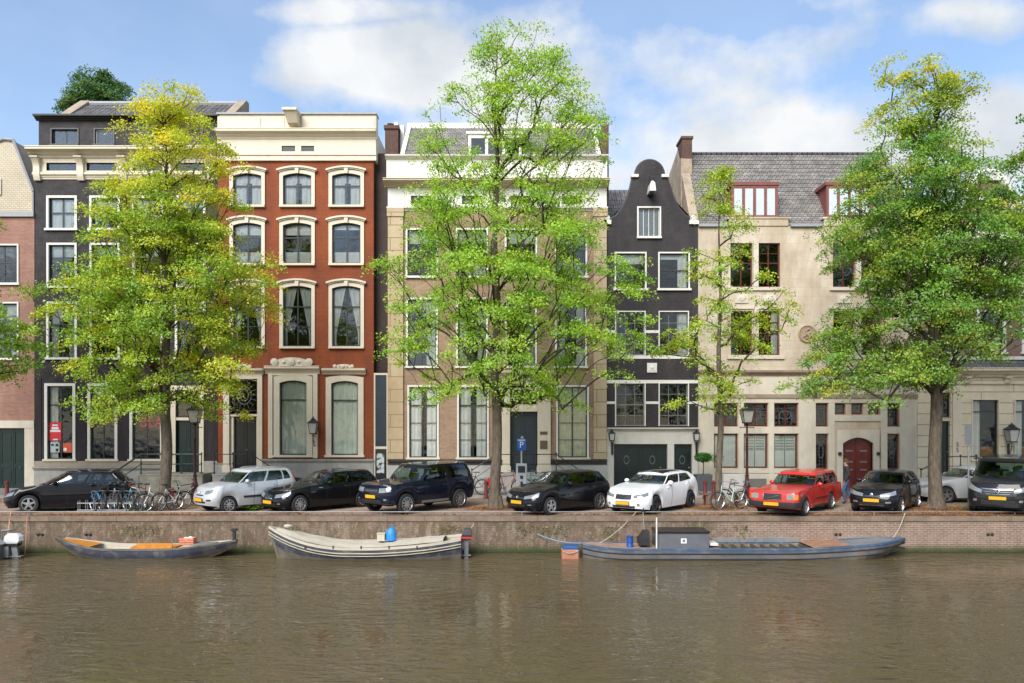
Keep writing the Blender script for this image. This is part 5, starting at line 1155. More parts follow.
def build_car(name,label,S,paint,px,py,yawdeg,group='cars parked along the quay',windows=((1.74,2.45),(2.49,2.93)),rim=5,features=None,wheelY=None,rdrop=.05,mrim=None,fasc=None,pillar=None,roof=None):
    """the near front wheel touches the road where the sight line px,py meets it"""
    a=R(yawdeg); S.rdrop=rdrop
    Y=CAM_Z*FOC/(py-422); X=(px-512)*Y/FOC
    hd=Vector((-math.cos(a),-math.sin(a),0)); pr=Vector((math.sin(a),-math.cos(a),0))
    C=Vector((X,Y,0))-hd*S.wx[0]-pr*(S.hw-.11)
    car=thing(name,label,'car',C,math.pi+a,group,local=True)
    ts=loop_ts(); qs=[0,.12,.25,.4,.55,.7,.82,.92,.975,1]
    b=M(); rows=[[S.P(t,q) for t in ts] for q in qs]
    b.rings(rows,closed=True); n=len(ts)
    # deck: bridge the two halves with a crowned surface
    H=len(TS); top=rows[-1]; nc=7; grid=[]
    for i in range(H):
        Lp,Rp=top[i],(top[0] if i==0 else (top[i] if i==H-1 else top[n-i])); r=[]
        for k in range(nc+1):
            u=k/nc; p=Lp.lerp(Rp,u); 
            wdt=abs(Lp.y-Rp.y); p.z+=.030*min(1,wdt/1.0)*(1-(2*u-1)**4); r.append(p)
        grid.append(r)
    b.rings(grid,closed=False)
    body=b.build('body',paint,car,True)
    # cabin shell: pillars and roof
    cb=M(); cq=[0,.2,.4,.6,.8,.93,1]; rows=[[S.Q(t,q) for t in ts] for q in cq]
    pil=M(); gl_ts=[]
    cb.rings(rows[4:],closed=True)
    topc=rows[-1]; grid=[]
    for i in range(H):
        Lp,Rp=topc[i],(topc[0] if i==0 else (topc[i] if i==H-1 else topc[n-i])); r=[]
        for k in range(nc+1):
            u=k/nc; p=Lp.lerp(Rp,u); p.z=max(S.roofz(p.x,p.y),min(Lp.z,Rp.z))+.012*(1-(2*u-1)**2); r.append(p)
        grid.append(r)
    cb.rings(grid,closed=False); ro=cb.build('roof',roof or paint,car,True)
    q0,q1=.03,.86
    wins=[(-1.62,1.62,'windscreen')]+[(s_*w0,s_*w1,'side_window') for w0,w1 in windows for s_ in (1,-1)]+[(4.12,5.0,'rear_window'),(-5.0,-4.12,'rear_window')]
    # pillars fill between the windows
    def inwin(t):
        return any(min(w[0],w[1])<t<max(w[0],w[1]) for w in wins)
    allt=[-5+.02*i for i in range(501)]
    i=0
    while i<len(allt)-1:
        if not inwin(allt[i]) :
            j=i
            while j<len(allt)-1 and not inwin(allt[j+1]): j+=1
            j2=min(j+1,len(allt)-1); i2=max(i-1,0)
            nn=max(1,(j2-i2)//3); tt=[allt[i2]+(allt[j2]-allt[i2])*k/nn for k in range(nn+1)]
            pm=M(); pm.rings([[S.Q(t,q) for t in tt] for q in (0,.2,.4,.6,.8,.9)],closed=False); pm.build('pillar',pillar or paint,car,True); i=j+1
        else: i+=1
    for t0,t1,nm in wins:
        if nm=='rear_window' and t0<0: continue
        if nm=='rear_window':
            m_=M()
            for (a0,a1) in ((4.12,5.0),(-5.0,-4.12)):
                m_.rings([[S.Q(lerp(a0,a1,j/6),q) for j in range(7)] for q in (.1,.4,.65,.86)],closed=False)
            m_.build(nm,CARGLASS,car,True); continue
        pp=patch(S,S.Q,t0,t1,q0,q1,10,5,off=.004); pp.build(nm,CARGLASS,car,True)
    # interior
    m=M(); zb=S.ztop(0)-.12; m.box(S.cab[3]+.15,S.cab[0]-.1,-S.hw*.78,S.hw*.78,.35,zb); x0=S.cab[0]-.95
    for sx in (x0,x0-.95):
        for sy in (-.36,.36):
            m.rings([[(sx-.02,sy-.23,zb-.1),(sx+.10,sy-.23,zb-.1),(sx+.10,sy+.23,zb-.1),(sx-.02,sy+.23,zb-.1)],[(sx-.17,sy-.20,zb+.30),(sx-.08,sy-.20,zb+.30),(sx-.08,sy+.20,zb+.30),(sx-.17,sy+.20,zb+.30)]],cap=True)
            m.box(sx-.19,sx-.11,sy-.10,sy+.10,zb+.33,zb+.48)
    m.tube([(x0+.48+.05*math.sin(k*math.pi/6),.36+.17*math.cos(k*math.pi/6),zb+.10+.16*math.sin(k*math.pi/6)) for k in range(13)],.014,5)
    m.build('interior',INTER,car)
    m=M(); 
    m.box(S.wx[0]+S.wr+.08,S.xf-.22,-S.hw*.80,S.hw*.80,S.sill-.02,S.sill+.3); m.box(S.wx[1]+S.wr+.05,S.wx[0]-S.wr-.05,-S.hw*.9,S.hw*.9,S.sill-.03,S.sill+.25); m.box(S.xr+.25,S.wx[1]-S.wr-.03,-S.hw*.78,S.hw*.78,S.sill+.04,S.sill+.3); m.box(S.xr+.3,S.xf-.3,-S.hw*.62,S.hw*.62,S.sill,S.sill+.42)
    m.build('underbody',UNDER,car)
    for wx in S.wx:
        for sg in (1,-1): make_wheel(car,wx,sg*(S.hw-.115),S.wr,rim,.20,sg,mrim)
    # mirrors, handles, door seams, plate
    for sg in (1,-1):
        mm=M(); c=S.Q(sg*2.05,.06); yy=c.y+sg*.09; mm.ball((c.x-.06,yy+sg*.03,c.z+.06),.10,10,sq=(.75,1.05,.78)); mm.box(c.x-.10,c.x-.02,min(c.y-.03*sg,yy),max(c.y-.03*sg,yy),c.z+.0,c.z+.04)
        mm.build('mirror',paint,car,True)
        for w0,w1 in windows[:2]:
            tt=w1-.04; 
            if name!='van': patch(S,S.P,sg*(tt-.045) ,sg*(tt+.002),.83,.86,3,1,off=.02,thick=.02).build('door_handle',CHROME if (features or {}).get('chrome') else paint,car)
    sm=M()
    for sg in (1,-1):
        for tt in ([windows[0][0]+.03,windows[0][1]+.02]+([windows[1][1]-.02] if len(windows)>1 else [])):
            patch(S,S.P,sg*(tt-.0025),sg*(tt+.0025),.03,.99,1,14,off=.002).build('door_seam',UNDER,body)
    F=features or {}
    for item in F.get('patches',()):
        nm,f,t0,t1,qa,qb,mt_,kw=item
        Pm=patch(S,S.P if f=='P' else S.Q,t0,t1,qa,qb,kw.get('nt',8),kw.get('nq',3),off=kw.get('off',.006),thick=kw.get('thick',0),shape=kw.get('shape')); Pm.build(nm,mt_,car,kw.get('smooth',True))
    pz=F.get('plate',.34); c=S.P(0,pz); m=M(); m.box(c.x+.012,c.x+.030,-.26,.26,c.z-.055,c.z+.055); pl=m.build('number_plate',PLATEY,car); 
    m=M(); m.box(c.x+.004,c.x+.012,-.275,.275,c.z-.07,c.z+.07); m.build('plate_holder',PLAST,car)
    c=S.P(5,.5); M().box(c.x-.02,c.x-.005,-.26,.26,c.z-.055,c.z+.055).build('number_plate',PLATEY,car)
    if F.get('rails'):
        for sg in (1,-1):
            pts=[S.Q(sg*(2.08+.84*k/8),1.0)+Vector((0,-sg*.05,.045 if 0<k<8 else .0)) for k in range(9)]; M().tube(pts,.016,6).build('roof_rail',F['rails'],car,True)
    # wipers
    m=M()
    for y0,y1 in ((.45,-.05),(-.15,-.62)):
        pts=[S.Q(y0/(S.hw*.68),.04)+Vector((.02,0,.012)), S.Q((y0+y1)/2/(S.hw*.68),.10)+Vector((.015,0,.012)), S.Q(y1/(S.hw*.68),.13)+Vector((.015,0,.012))]; m.tube(pts,.007,4)
    m.build('wiper',PLAST,car)
    return car
def lampshape(tA,tB,qlo0,qhi0,qlo1,qhi1,sg=1):
    """swept lamp: height changes from the inner to the outer end"""
    def f(u,v,t,q): return sg*lerp(tA,tB,u), lerp(lerp(qlo0,qlo1,u),lerp(qhi0,qhi1,u),v)
    return dict(shape=f,nt=10,off=.008,thick=.02)
def lamps(tA,tB,a,b,c,d,mt_=None,nm='headlight'):
    return [(nm,'P',tA,tB,a,b,mt_ or LAMPW,lampshape(tA,tB,a,b,c,d,sg)) for sg in (1,-1)]
def disc_badge(S,q,r,mt_,car,dz=0):
    c=S.P(0,q); m=M(); m.lathe([(r,.012),(r,.026),(r*.8,.030)],(c.x,0,c.z+dz),16,axis='x',cap=False); m.lathe([(r*.8,.024),(.003,.026)],(c.x,0,c.z+dz),16,axis='x',cap=False)
    for sg in (-1,1): m.tube([(c.x+.032,sg*r*.55,c.z+dz+r*.5),(c.x+.032,sg*r*.2,c.z+dz-r*.6),(c.x+.032,0,c.z+dz+r*.05)],r*.1,4)
    return m.build('badge',mt_,car)
def shp(L,fo,pts): return [(L/2-a,z) for a,z in pts][::-1]
BLK=carpaint('black_car_paint',(.008,.008,.010)); NAVY=carpaint('deep_navy_car_paint',(.007,.009,.020)); WHT=carpaint('white_car_paint',(.78,.79,.80),.5); SILV=carpaint('silver_car_paint',(.52,.54,.56),.6,.35,.25); REDC=carpaint('red_car_paint',(.52,.026,.020),.5); BLKV=carpaint('black_van_paint',(.016,.016,.018)); GRY=carpaint('pale_grey_car_paint',(.50,.52,.54),.5,.35,.2)

# 1 black hatchback, nearly along the quay
L=4.30; S=CarShape(L,1.78,1.46,.90,2.62,.32,shp(L,0,[(0,.66),(.10,.70),(.5,.82),(1.15,.96),(1.5,1.0),(3.0,1.02),(4.1,1.06),(4.3,1.03)]),.20,(.98,.20,-1.62,-1.98),hwt=.70,bow=.18)
build_car('black_hatchback','shiny black hatchback parked nearly parallel to the quay behind the bicycle rack',S,BLK,29,513,20,features=dict(patches=
  lamps(.75,1.75,.66,.86,.74,.95)+[('lower_grille','P',-.8,.8,.12,.30,PLAST,{}),('upper_grille','P',-.6,.6,.70,.80,PLAST,{}),('fog_light','P',.95,1.2,.22,.30,LAMPW,{}),('fog_light','P',-.95,-1.2,.22,.30,LAMPW,{})]+lamps(3.45,4.5,.72,.9,.72,.9,LAMPR,'tail_light'),plate=.42),windows=((1.74,2.45),(2.49,2.93)))
# 2 silver city car
L=3.66; S=CarShape(L,1.64,1.55,.75,2.30,.29,shp(L,0,[(0,.80),(.12,.86),(.45,.96),(.85,1.03),(1.1,1.05),(2.5,1.08),(3.5,1.14),(3.66,1.10)]),.24,(.92,.36,-1.52,-1.74),hwt=.78,bow=.14,rf=.34,rcab=.20,roofcrown=.05)
c=build_car('silver_city_car','small silver upright hatchback with black door mouldings and tall red tail light',S,SILV,228,513,47,rim=9,features=dict(patches=
  lamps(.72,1.72,.72,.88,.80,.97)+[('lower_grille','P',-.85,.85,.14,.26,PLAST,{}),('upper_grille','P',-.55,.55,.62,.70,PLAST,{}),('door_moulding','P',2.30,2.68,.34,.43,PLAST,dict(off=.014,thick=.02)),('door_moulding','P',-2.30,-2.68,.34,.43,PLAST,dict(off=.014,thick=.02)),('tail_light','Q',3.25,4.05,.05,.62,LAMPR,dict(off=.02,thick=.02)),('tail_light','Q',-3.25,-4.05,.05,.62,LAMPR,dict(off=.02,thick=.02)),('fog_light','P',1.0,1.35,.30,.40,PLAST,{})],plate=.36,rails=LEAD),windows=((1.74,2.42),(2.46,2.80),(2.83,2.98)))
disc_badge(S,.80,.05,CHROME,c)
# 3 black estate
L=4.52; S=CarShape(L,1.80,1.44,.78,2.76,.32,shp(L,0,[(0,.66),(.10,.72),(.5,.84),(1.2,.94),(1.55,.98),(3.0,.99),(4.2,1.02),(4.52,.98)]),.19,(.82,.08,-1.90,-2.20),hwt=.69,bow=.20)
c=build_car('black_estate_car','glossy black estate car with kidney grille and silver roof rails',S,BLK,299,513,48,rim=10,features=dict(patches=
  lamps(.70,1.70,.66,.86,.74,.95)+[('lower_grille','P',-.75,.75,.10,.28,PLAST,{}),('kidney_grille','P',.05,.40,.62,.86,CHROME,dict(off=.012,thick=.02)),('kidney_grille','P',-.05,-.40,.62,.86,CHROME,dict(off=.012,thick=.02)),('grille_mesh','P',.09,.36,.66,.83,PLAST,dict(off=.018)),('grille_mesh','P',-.09,-.36,.66,.83,PLAST,dict(off=.018)),('fog_light','P',1.0,1.2,.20,.30,LAMPW,{}),('fog_light','P',-1.0,-1.2,.20,.30,LAMPW,{})]+lamps(3.45,4.5,.68,.88,.68,.88,LAMPR,'tail_light'),plate=.36,rails=STEEL,chrome=True),windows=((1.74,2.36),(2.39,2.68),(2.71,2.97)))
# 4 dark SUV
L=4.50; S=CarShape(L,1.91,1.74,.88,2.66,.365,shp(L,0,[(0,.96),(.08,1.0),(.4,1.07),(1.1,1.13),(1.4,1.15),(3.0,1.17),(4.3,1.20),(4.5,1.16)]),.34,(.92,.42,-1.86,-2.14),hwt=.80,bow=.10,rf=.30,rcab=.20,roofcrown=.04,nose=((0,-.04),(.3,0),(.8,-.02),(1,-.08)))
c=build_car('dark_off_roader','tall dark navy off-roader with boxy roof and large alloy wheels beside the big tree',S,NAVY,405.5,514.3,49,rim=10,features=dict(patches=
  lamps(.66,1.55,.66,.90,.70,.92)+[('lower_grille','P',-.8,.8,.06,.24,PLAST,{}),('upper_grille','P',-.55,.55,.68,.88,PLAST,{}),('grille_bar','P',-.55,.55,.765,.79,STEEL,dict(off=.014,thick=.01)),('bumper_trim','P',-1.6,1.6,.0,.05,PLAST,dict(off=.012,nt=24)),('sill_trim','P',2.32,2.68,.02,.12,STEEL,dict(off=.014,thick=.02)),('sill_trim','P',-2.32,-2.68,.02,.12,STEEL,dict(off=.014,thick=.02)),('fog_light','P',1.0,1.25,.22,.32,LAMPW,{}),('fog_light','P',-1.0,-1.25,.22,.32,LAMPW,{})]+lamps(3.5,4.3,.62,.98,.62,.98,LAMPR,'tail_light'),plate=.42),windows=((1.74,2.36),(2.40,2.68),(2.73,2.98)),rdrop=.0,pillar=BLK,roof=BLK)
# 5 black hatchback by the parking machine
L=4.20; S=CarShape(L,1.78,1.48,.86,2.58,.315,shp(L,0,[(0,.70),(.10,.75),(.45,.86),(1.1,.98),(1.4,1.01),(2.8,1.03),(4.0,1.06),(4.2,1.02)]),.20,(.90,.22,-1.66,-1.96),hwt=.71,bow=.16)
c=build_car('black_hatchback','black five-door hatchback with round badge and silver wheels near the parking machine',S,BLK,549.5,515,42,rim=5,features=dict(patches=
  lamps(.66,1.62,.66,.82,.74,.94)+[('lower_grille','P',-.8,.8,.12,.30,PLAST,{}),('upper_grille','P',-.60,.60,.68,.78,PLAST,{}),('fog_light','P',1.0,1.25,.22,.32,LAMPW,{}),('fog_light','P',-1.0,-1.25,.22,.32,LAMPW,{})]+lamps(3.45,4.4,.70,.9,.70,.9,LAMPR,'tail_light'),plate=.44),windows=((1.74,2.42),(2.46,2.78),(2.81,2.96)))
disc_badge(S,.78,.055,CHROME,c)
# 6 white hatchback
L=4.37; S=CarShape(L,1.80,1.44,.90,2.65,.33,shp(L,0,[(0,.72),(.10,.78),(.5,.88),(1.15,.98),(1.5,1.01),(2.9,1.05),(3.9,1.12),(4.37,1.08)]),.19,(.92,.20,-1.78,-2.12),hwt=.70,bow=.20)
DKRIM=mat('dark_alloy',(.06,.06,.065),.35,.1,5,metal=.6)
c=build_car('white_hatchback','bright white hatchback with black glass roof, slash grille badge and dark wheels',S,WHT,655,514.2,51,rim=5,mrim=DKRIM,features=dict(patches=
  lamps(.78,1.66,.66,.82,.76,.92,mat('smoked_lamp',(.16,.17,.18),.15,.1,6,coat=1))+[('upper_grille','P',-.62,.62,.60,.84,PLAST,{}),('grille_frame','P',-.66,.66,.84,.86,CHROME,dict(off=.014,thick=.01)),('grille_frame','P',-.60,.60,.585,.60,CHROME,dict(off=.014,thick=.01)),('lower_grille','P',-.95,.95,.02,.16,PLAST,{}),('fog_light','P',1.05,1.2,.18,.34,CHROME,{}),('fog_light','P',-1.05,-1.2,.18,.34,CHROME,{})]+lamps(3.4,4.3,.62,1.0,.62,1.0,LAMPR,'tail_light'),plate=.36),windows=((1.74,2.40),(2.44,2.84)),rdrop=.05)
m=M(); m.rings([[(x,y,S.roofz(x,y)+.030-.012*(abs(y)/.5)**2) for y in [(-.50+.1*k) for k in range(11)]] for x in [S.cab[1]-.02-i*.15 for i in range(10)]],closed=False); m.build('glass_roof',CARGLASS if False else BLK,c,True)
c1=S.P(-.15,.62); c2=S.P(.22,.82); M().tube([c1+Vector((.03,0,0)),c2+Vector((.03,0,0))],.012,4).build('badge_bar',CHROME,c)
# 7 red estate of an older, boxy kind
L=4.78; S=CarShape(L,1.71,1.46,.95,2.65,.315,shp(L,0,[(0,.80),(.06,.84),(.4,.88),(1.2,.95),(1.6,.97),(3.2,.98),(4.6,.98),(4.78,.95)]),.24,(.62,.14,-1.96,-2.20),hwt=.80,bow=.07,rf=.16,rr=.14,rcab=.12,cabbow=.10,roofcrown=.035,nose=((0,-.02),(.3,0),(.9,-.02),(1,-.05)),tail=((0,0),(1,-.04)),wmul=((0,.95),(.3,.99),(.55,1),(.9,.985),(1,.955)))
c=build_car('red_estate_car','boxy bright red older estate car with black bumpers and square headlights',S,REDC,803.8,515.8,50,rim=12,features=dict(patches=
  [('headlight','P',sg*.72,sg*1.12,.58,.90,LAMPW,dict(off=.012,thick=.02)) for sg in(1,-1)]+[('indicator','P',sg*1.13,sg*1.75,.58,.88,LAMPO,dict(off=.012,thick=.02)) for sg in(1,-1)]+
  [('upper_grille','P',-.46,.46,.56,.92,PLAST,dict(off=.01)),('bumper','P',-2.12,2.12,.10,.42,PLAST,dict(off=.075,thick=.08,nt=30)),('bumper','P',3.2,5.0,.14,.42,PLAST,dict(off=.06,thick=.06,nt=16)),('bumper','P',-3.2,-5.0,.14,.42,PLAST,dict(off=.06,thick=.06,nt=16)),
   ('side_moulding','P',2.34,2.66,.40,.45,PLAST,dict(off=.012,thick=.01)),('side_moulding','P',-2.34,-2.66,.40,.45,PLAST,dict(off=.012,thick=.01)),('sill_trim','P',2.34,2.66,.0,.10,PLAST,dict(off=.008)),('belt_trim','P',2.02,2.98,.955,.985,PLAST,dict(off=.008)),('belt_trim','P',-2.02,-2.98,.955,.985,PLAST,dict(off=.008))]+lamps(3.6,4.25,.55,.95,.55,.95,LAMPR,'tail_light'),plate=.30),windows=((1.74,2.30),(2.33,2.58),(2.61,2.97)),rdrop=.0)
for o in c.children:
    if o.name.startswith(('number_plate','plate_holder')) and o.data.vertices[0].co.x>0: o.location.x+=.08
c1=S.P(-.36,.60); c2=S.P(.36,.88); M().tube([c1+Vector((.03,0,0)),c2+Vector((.03,0,0))],.014,4).build('badge_bar',CHROME,c)
m=M(); m.tube([S.P(-.46,.93)+Vector((.02,0,0)),S.P(.46,.93)+Vector((.02,0,0)),S.P(.46,.55)+Vector((.02,0,0)),S.P(-.46,.55)+Vector((.02,0,0)),S.P(-.46,.93)+Vector((.02,0,0))],.012,4); m.build('grille_frame',CHROME,c)
# 8 black compact
L=3.97; S=CarShape(L,1.69,1.46,.83,2.47,.30,shp(L,0,[(0,.76),(.10,.80),(.45,.90),(1.0,1.0),(1.3,1.03),(2.6,1.05),(3.8,1.08),(3.97,1.04)]),.21,(.86,.24,-1.58,-1.84),hwt=.73,bow=.16)
c=build_car('black_compact_car','small black hatchback with round badge standing between red estate and big tree',S,BLK,899.5,513.8,51,rim=5,features=dict(patches=
  lamps(.66,1.60,.68,.84,.76,.95)+[('lower_grille','P',-.95,.95,.12,.32,PLAST,{}),('upper_grille','P',-.64,.64,.66,.76,PLAST,{}),('bumper_strip','P',-.95,.95,.10,.125,CHROME,dict(off=.012)),('fog_light','P',1.0,1.30,.28,.38,LAMPW,{}),('fog_light','P',-1.0,-1.30,.28,.38,LAMPW,{})]+lamps(3.45,4.4,.66,.9,.66,.9,LAMPR,'tail_light'),plate=.46),windows=((1.74,2.44),(2.48,2.88)))
disc_badge(S,.80,.06,CHROME,c)
# 9 black van
L=5.0; S=CarShape(L,1.96,1.97,.93,3.10,.345,shp(L,0,[(0,1.00),(.08,1.06),(.35,1.13),(.8,1.22),(1.0,1.25),(3.0,1.27),(5.0,1.27)]),.24,(1.62,.88,-2.40,-2.48),hwt=.84,bow=.16,rf=.36,rcab=.18,roofcrown=.03,nose=((0,-.04),(.3,0),(.75,-.03),(1,-.14)),tail=((0,0),(1,-.0)))
c=build_car('black_van','black delivery van with wide chrome-edged grille and diamond badge behind the sign post',S,BLKV,1030,515.0,52,rim=5,features=dict(patches=
  lamps(.80,1.72,.62,.76,.78,.98)+[('upper_grille','P',-.92,.92,.52,.84,PLAST,{}),('grille_bar','P',-.78,.78,.80,.82,CHROME,dict(off=.014,thick=.01)),('grille_bar','P',-.72,.72,.70,.715,CHROME,dict(off=.014,thick=.01)),('grille_bar','P',-.60,.60,.60,.615,CHROME,dict(off=.014,thick=.01)),('lower_grille','P',-.85,.85,.10,.32,PLAST,{}),('fog_light','P',1.05,1.25,.24,.34,LAMPW,{}),('fog_light','P',-1.05,-1.25,.24,.34,LAMPW,{})],plate=.43),windows=((1.74,2.28),),rdrop=.0)
p=S.P(0,.74); m=M(); P_=[(0,.11),(.075,0),(0,-.11),(-.075,0)]; 
m.rings([[(p.x+.03,y,p.z+z) for y,z in P_],[(p.x+.04,y*.55,p.z+z*.62) for y,z in P_],[(p.x+.02,y*.5,p.z+z*.6) for y,z in P_]]); m.build('badge',CHROME,c)
# 10 pale car passing behind the tree at the right, farther back on the street
L=4.40; S=CarShape(L,1.78,1.46,.88,2.65,.32,shp(L,0,[(0,.70),(.10,.76),(.45,.86),(1.2,.96),(1.5,1.0),(3.0,1.02),(4.1,1.05),(4.4,1.0)]),.20,(.90,.15,-1.60,-2.1),hwt=.70,bow=.16)
build_car('pale_grey_car','pale grey car driving past on the street behind the big tree and the sign post',S,GRY,946,503.0,3,group=None,rim=5,features=dict(patches=lamps(.66,1.62,.66,.82,.74,.94)+[('lower_grille','P',-.8,.8,.12,.30,PLAST,{})]+lamps(3.45,4.4,.70,.9,.70,.9,LAMPR,'tail_light'),plate=.44))
# ---------------------------------------------------------------- stoops, lamps, street furniture
def at(px,Y,z=0): return Vector(((px-512)*Y/FOC,Y,z))
def rail_run(par,pts,mt_=IRON,top=.9,nb=None,mid=True,newel=True,r=.022):
    """hand rail over the walking line pts [(x,y,z)...] with posts"""
    m=M(); m.tube([(x,y,z+top) for x,y,z in pts],r,6)
    if mid: m.tube([(x,y,z+top*.5) for x,y,z in pts],r*.6,5)
    m.build('handrail',mt_,par,True)
    for (x,y,z) in pts:
        m=M(); m.lathe([(.045,0),(.05,.05),(.028,.10),(.026,top*.5),(.045,top*.55),(.026,top*.6),(.024,top-.02)],(x,y,z),8)
        if newel: m.ball((x,y,z+top+.04),.05,8)
        m.build('post',mt_,par,True)
def stoop(label,pa,pb,zt,depth,left_steps,right_steps,mt_=STONE,rail=IRON,front=True):
    x0,x1=fx(pa),fx(pb); y1=YF-.085; y0=y1-depth
    t=thing('stoop',label,'stoop',((x0+x1)/2,(y0+y1)/2,0.09))
    m=M(); m.box(x0,x1,y0+.03,y1,.09,zt-.08); m.build('base',mt_,t); M().box(x0-.03,x1+.03,y0,y1,zt-.08,zt-.01).build('landing',mt_,t)
    n=4
    for side,on in ((-1,left_steps),(1,right_steps)):
        if not on: continue
        for k in range(n):
            h=zt*(n-k)/(n+1)+.02; a=(x0-.26*(k+1)) if side<0 else (x1+.26*k+.03); M().box(a,a+.255-(.03 if side<0 and k==0 else 0),y0+.04,y1,.09,h).build('step',mt_,t)
    if front:
        pts=[]
        if left_steps: pts.append((x0-.26*n,y0+.08,.12))
        k=max(2,int((x1-x0)/.9)); pts+=[(x0+.06+(x1-x0-.12)*i/k,y0+.08,zt-.01) for i in range(k+1)]
        if right_steps: pts.append((x1+.26*n,y0+.08,.12))
        rail_run(t,pts,rail,r=.04 if rail is GREENIRON else .024)
    return t
stoop('grey stone stoop with green iron railing before the door of the tarred house',152,213,.87,1.25,True,False,mat('mossy_stone',(.28,.26,.21),.85,.2,2,.3,25,stain=(.09,.11,.03),stain_amt=.6,stain_scale=1.5),GREENIRON)
stoop('stone stoop with black iron railing before the door of the red house',222,261,.87,1.15,False,True)
stoop('double stoop with black railing in front of the slate blue door',495,556,.87,1.25,True,True,_mc[('pale_plinth',)])
stoop('low stoop with plain railing at the door of the cream shop house',931,964,.77,1.1,True,True,_mc[('pale_plinth',)])
def lantern(m,c,w,h,top=True):
    x,y,z=c
    m.rings([[(x+sx*w*.32,y+sy*w*.32,z) for sx,sy in ((-1,-1),(1,-1),(1,1),(-1,1))],[(x+sx*w*.5,y+sy*w*.5,z+h*.62) for sx,sy in ((-1,-1),(1,-1),(1,1),(-1,1))]],cap=False)
LGLASS=mat('lantern_glass',(.50,.52,.48),.15,.1,8,coat=.6)
def lantern_parts(par,x,y,z,w,h):
    g=M(); lantern(g,(x,y,z),w*.94,h); g.build('lantern_glass',LGLASS,par)
    m=M()
    for sx,sy in ((-1,-1),(1,-1),(1,1),(-1,1)): m.tube([(x+sx*w*.32,y+sy*w*.32,z-.01),(x+sx*w*.5,y+sy*w*.5,z+h*.62)],.014,4)
    def sq(k,zz): return [(x+sx*w*k,y+sy*w*k,zz) for sx,sy in ((-1,-1),(1,-1),(1,1),(-1,1))]
    m.rings([sq(.34,z-.05),sq(.36,z)],cap=True); m.rings([sq(.57,z+h*.62),sq(.57,z+h*.66),sq(.20,z+h*.84),sq(.24,z+h*.86),sq(.05,z+h*.97)],cap=True); m.ball((x,y,z+h),.035,6)
    m.build('lantern_frame',IRON,par)
def street_lamp(label,px,Y):
    c=at(px,Y); t=thing('street_lamp',label,'street lamp',c,group='lantern posts'); P=mat('oxblood_iron',(.075,.018,.016),.4,.15,8)
    m=M(); m.lathe([(.19,0),(.19,.10),(.15,.14),(.15,.50),(.17,.54),(.12,.60),(.085,.75),(.075,.95),(.10,.98),(.06,1.02),(.055,1.5),(.048,2.5),(.07,2.54),(.045,2.6),(.042,3.08),(.09,3.14),(.03,3.2)],tuple(c),14); m.build('post',P,t,True)
    m=M(); m.tube([(c.x-.28,c.y,3.02),(c.x+.28,c.y,3.02)],.018,6); m.ball((c.x-.28,c.y,3.02),.03,6); m.ball((c.x+.28,c.y,3.02),.03,6); m.build('ladder_bar',P,t)
    lantern_parts(t,c.x,c.y,3.24,.48,.80); return t
street_lamp('lantern on a dark red post by the green door of the tarred house',195,33.9)
street_lamp('lantern on a dark red post in front of the shuttered sandstone windows',747,33.9)
def wall_lamp(label,px,py,h=.75,out=.35):
    x,z=fx(px),fz(py); t=thing('wall_lantern',label,'wall lantern',(x,YF-.1,z),group='wall lanterns'); y=YF-.09
    m=M(); m.tube([(x+.05,y,z-.55),(x,y-out*.5,z-.62),(x,y-out,z-.35),(x,y-out,z)],.018,5); m.tube([(x+.05,y,z-.2),(x,y-out*.6,z-.15),(x,y-out,z-.02)],.014,5); m.tube([(x,y-.16-.09*math.cos(k),z-.42+.09*math.sin(k)) for k in [i*.7 for i in range(9)]],.010,4); m.box(x-.0,x+.10,y-.03,y+.0,z-.7,z-.1); m.build('bracket',IRON,t)
    lantern_parts(t,x,y-out,z,h*.55,h); return t
wall_lamp('bracket lantern between the two blind-covered windows of the red house',315.5,433)
wall_lamp('small black lantern at the corner over the wide garage door',611,440,.5,.2)
wall_lamp('small black lantern at the corner over the single black door',695,440,.5,.2)
wall_lamp('black bracket lantern on the cream pier of the shop house',1006,441,.85,.35)
def bollard(label,px,Y=33.9,h=.78):
    c=at(px,Y); t=thing('bollard',label,'bollard',c,group='dark red bollards')
    M().lathe([(.11,0),(.11,.05),(.085,.10),(.075,h-.14),(.095,h-.12),(.095,h-.08),(.07,h-.05),(.02,h)],tuple(c),12).build('shaft',mat('bollard_red',(.17,.030,.028),.5,.15,6),t,True)
bollard('dark red bollard before the dark green garage door of the salmon brick house',7)
bollard('dark red bollard to the left of the trunk of the light green elm',486)
bollard('dark red bollard beside the grey planter',705)
bollard('dark red bollard just left of the young elm trunk',713.5)
bollard('dark red bollard between the red estate and the small black hatchback',848)
bollard('dark red bollard in front of the sandstone corner next to the big elm',921)
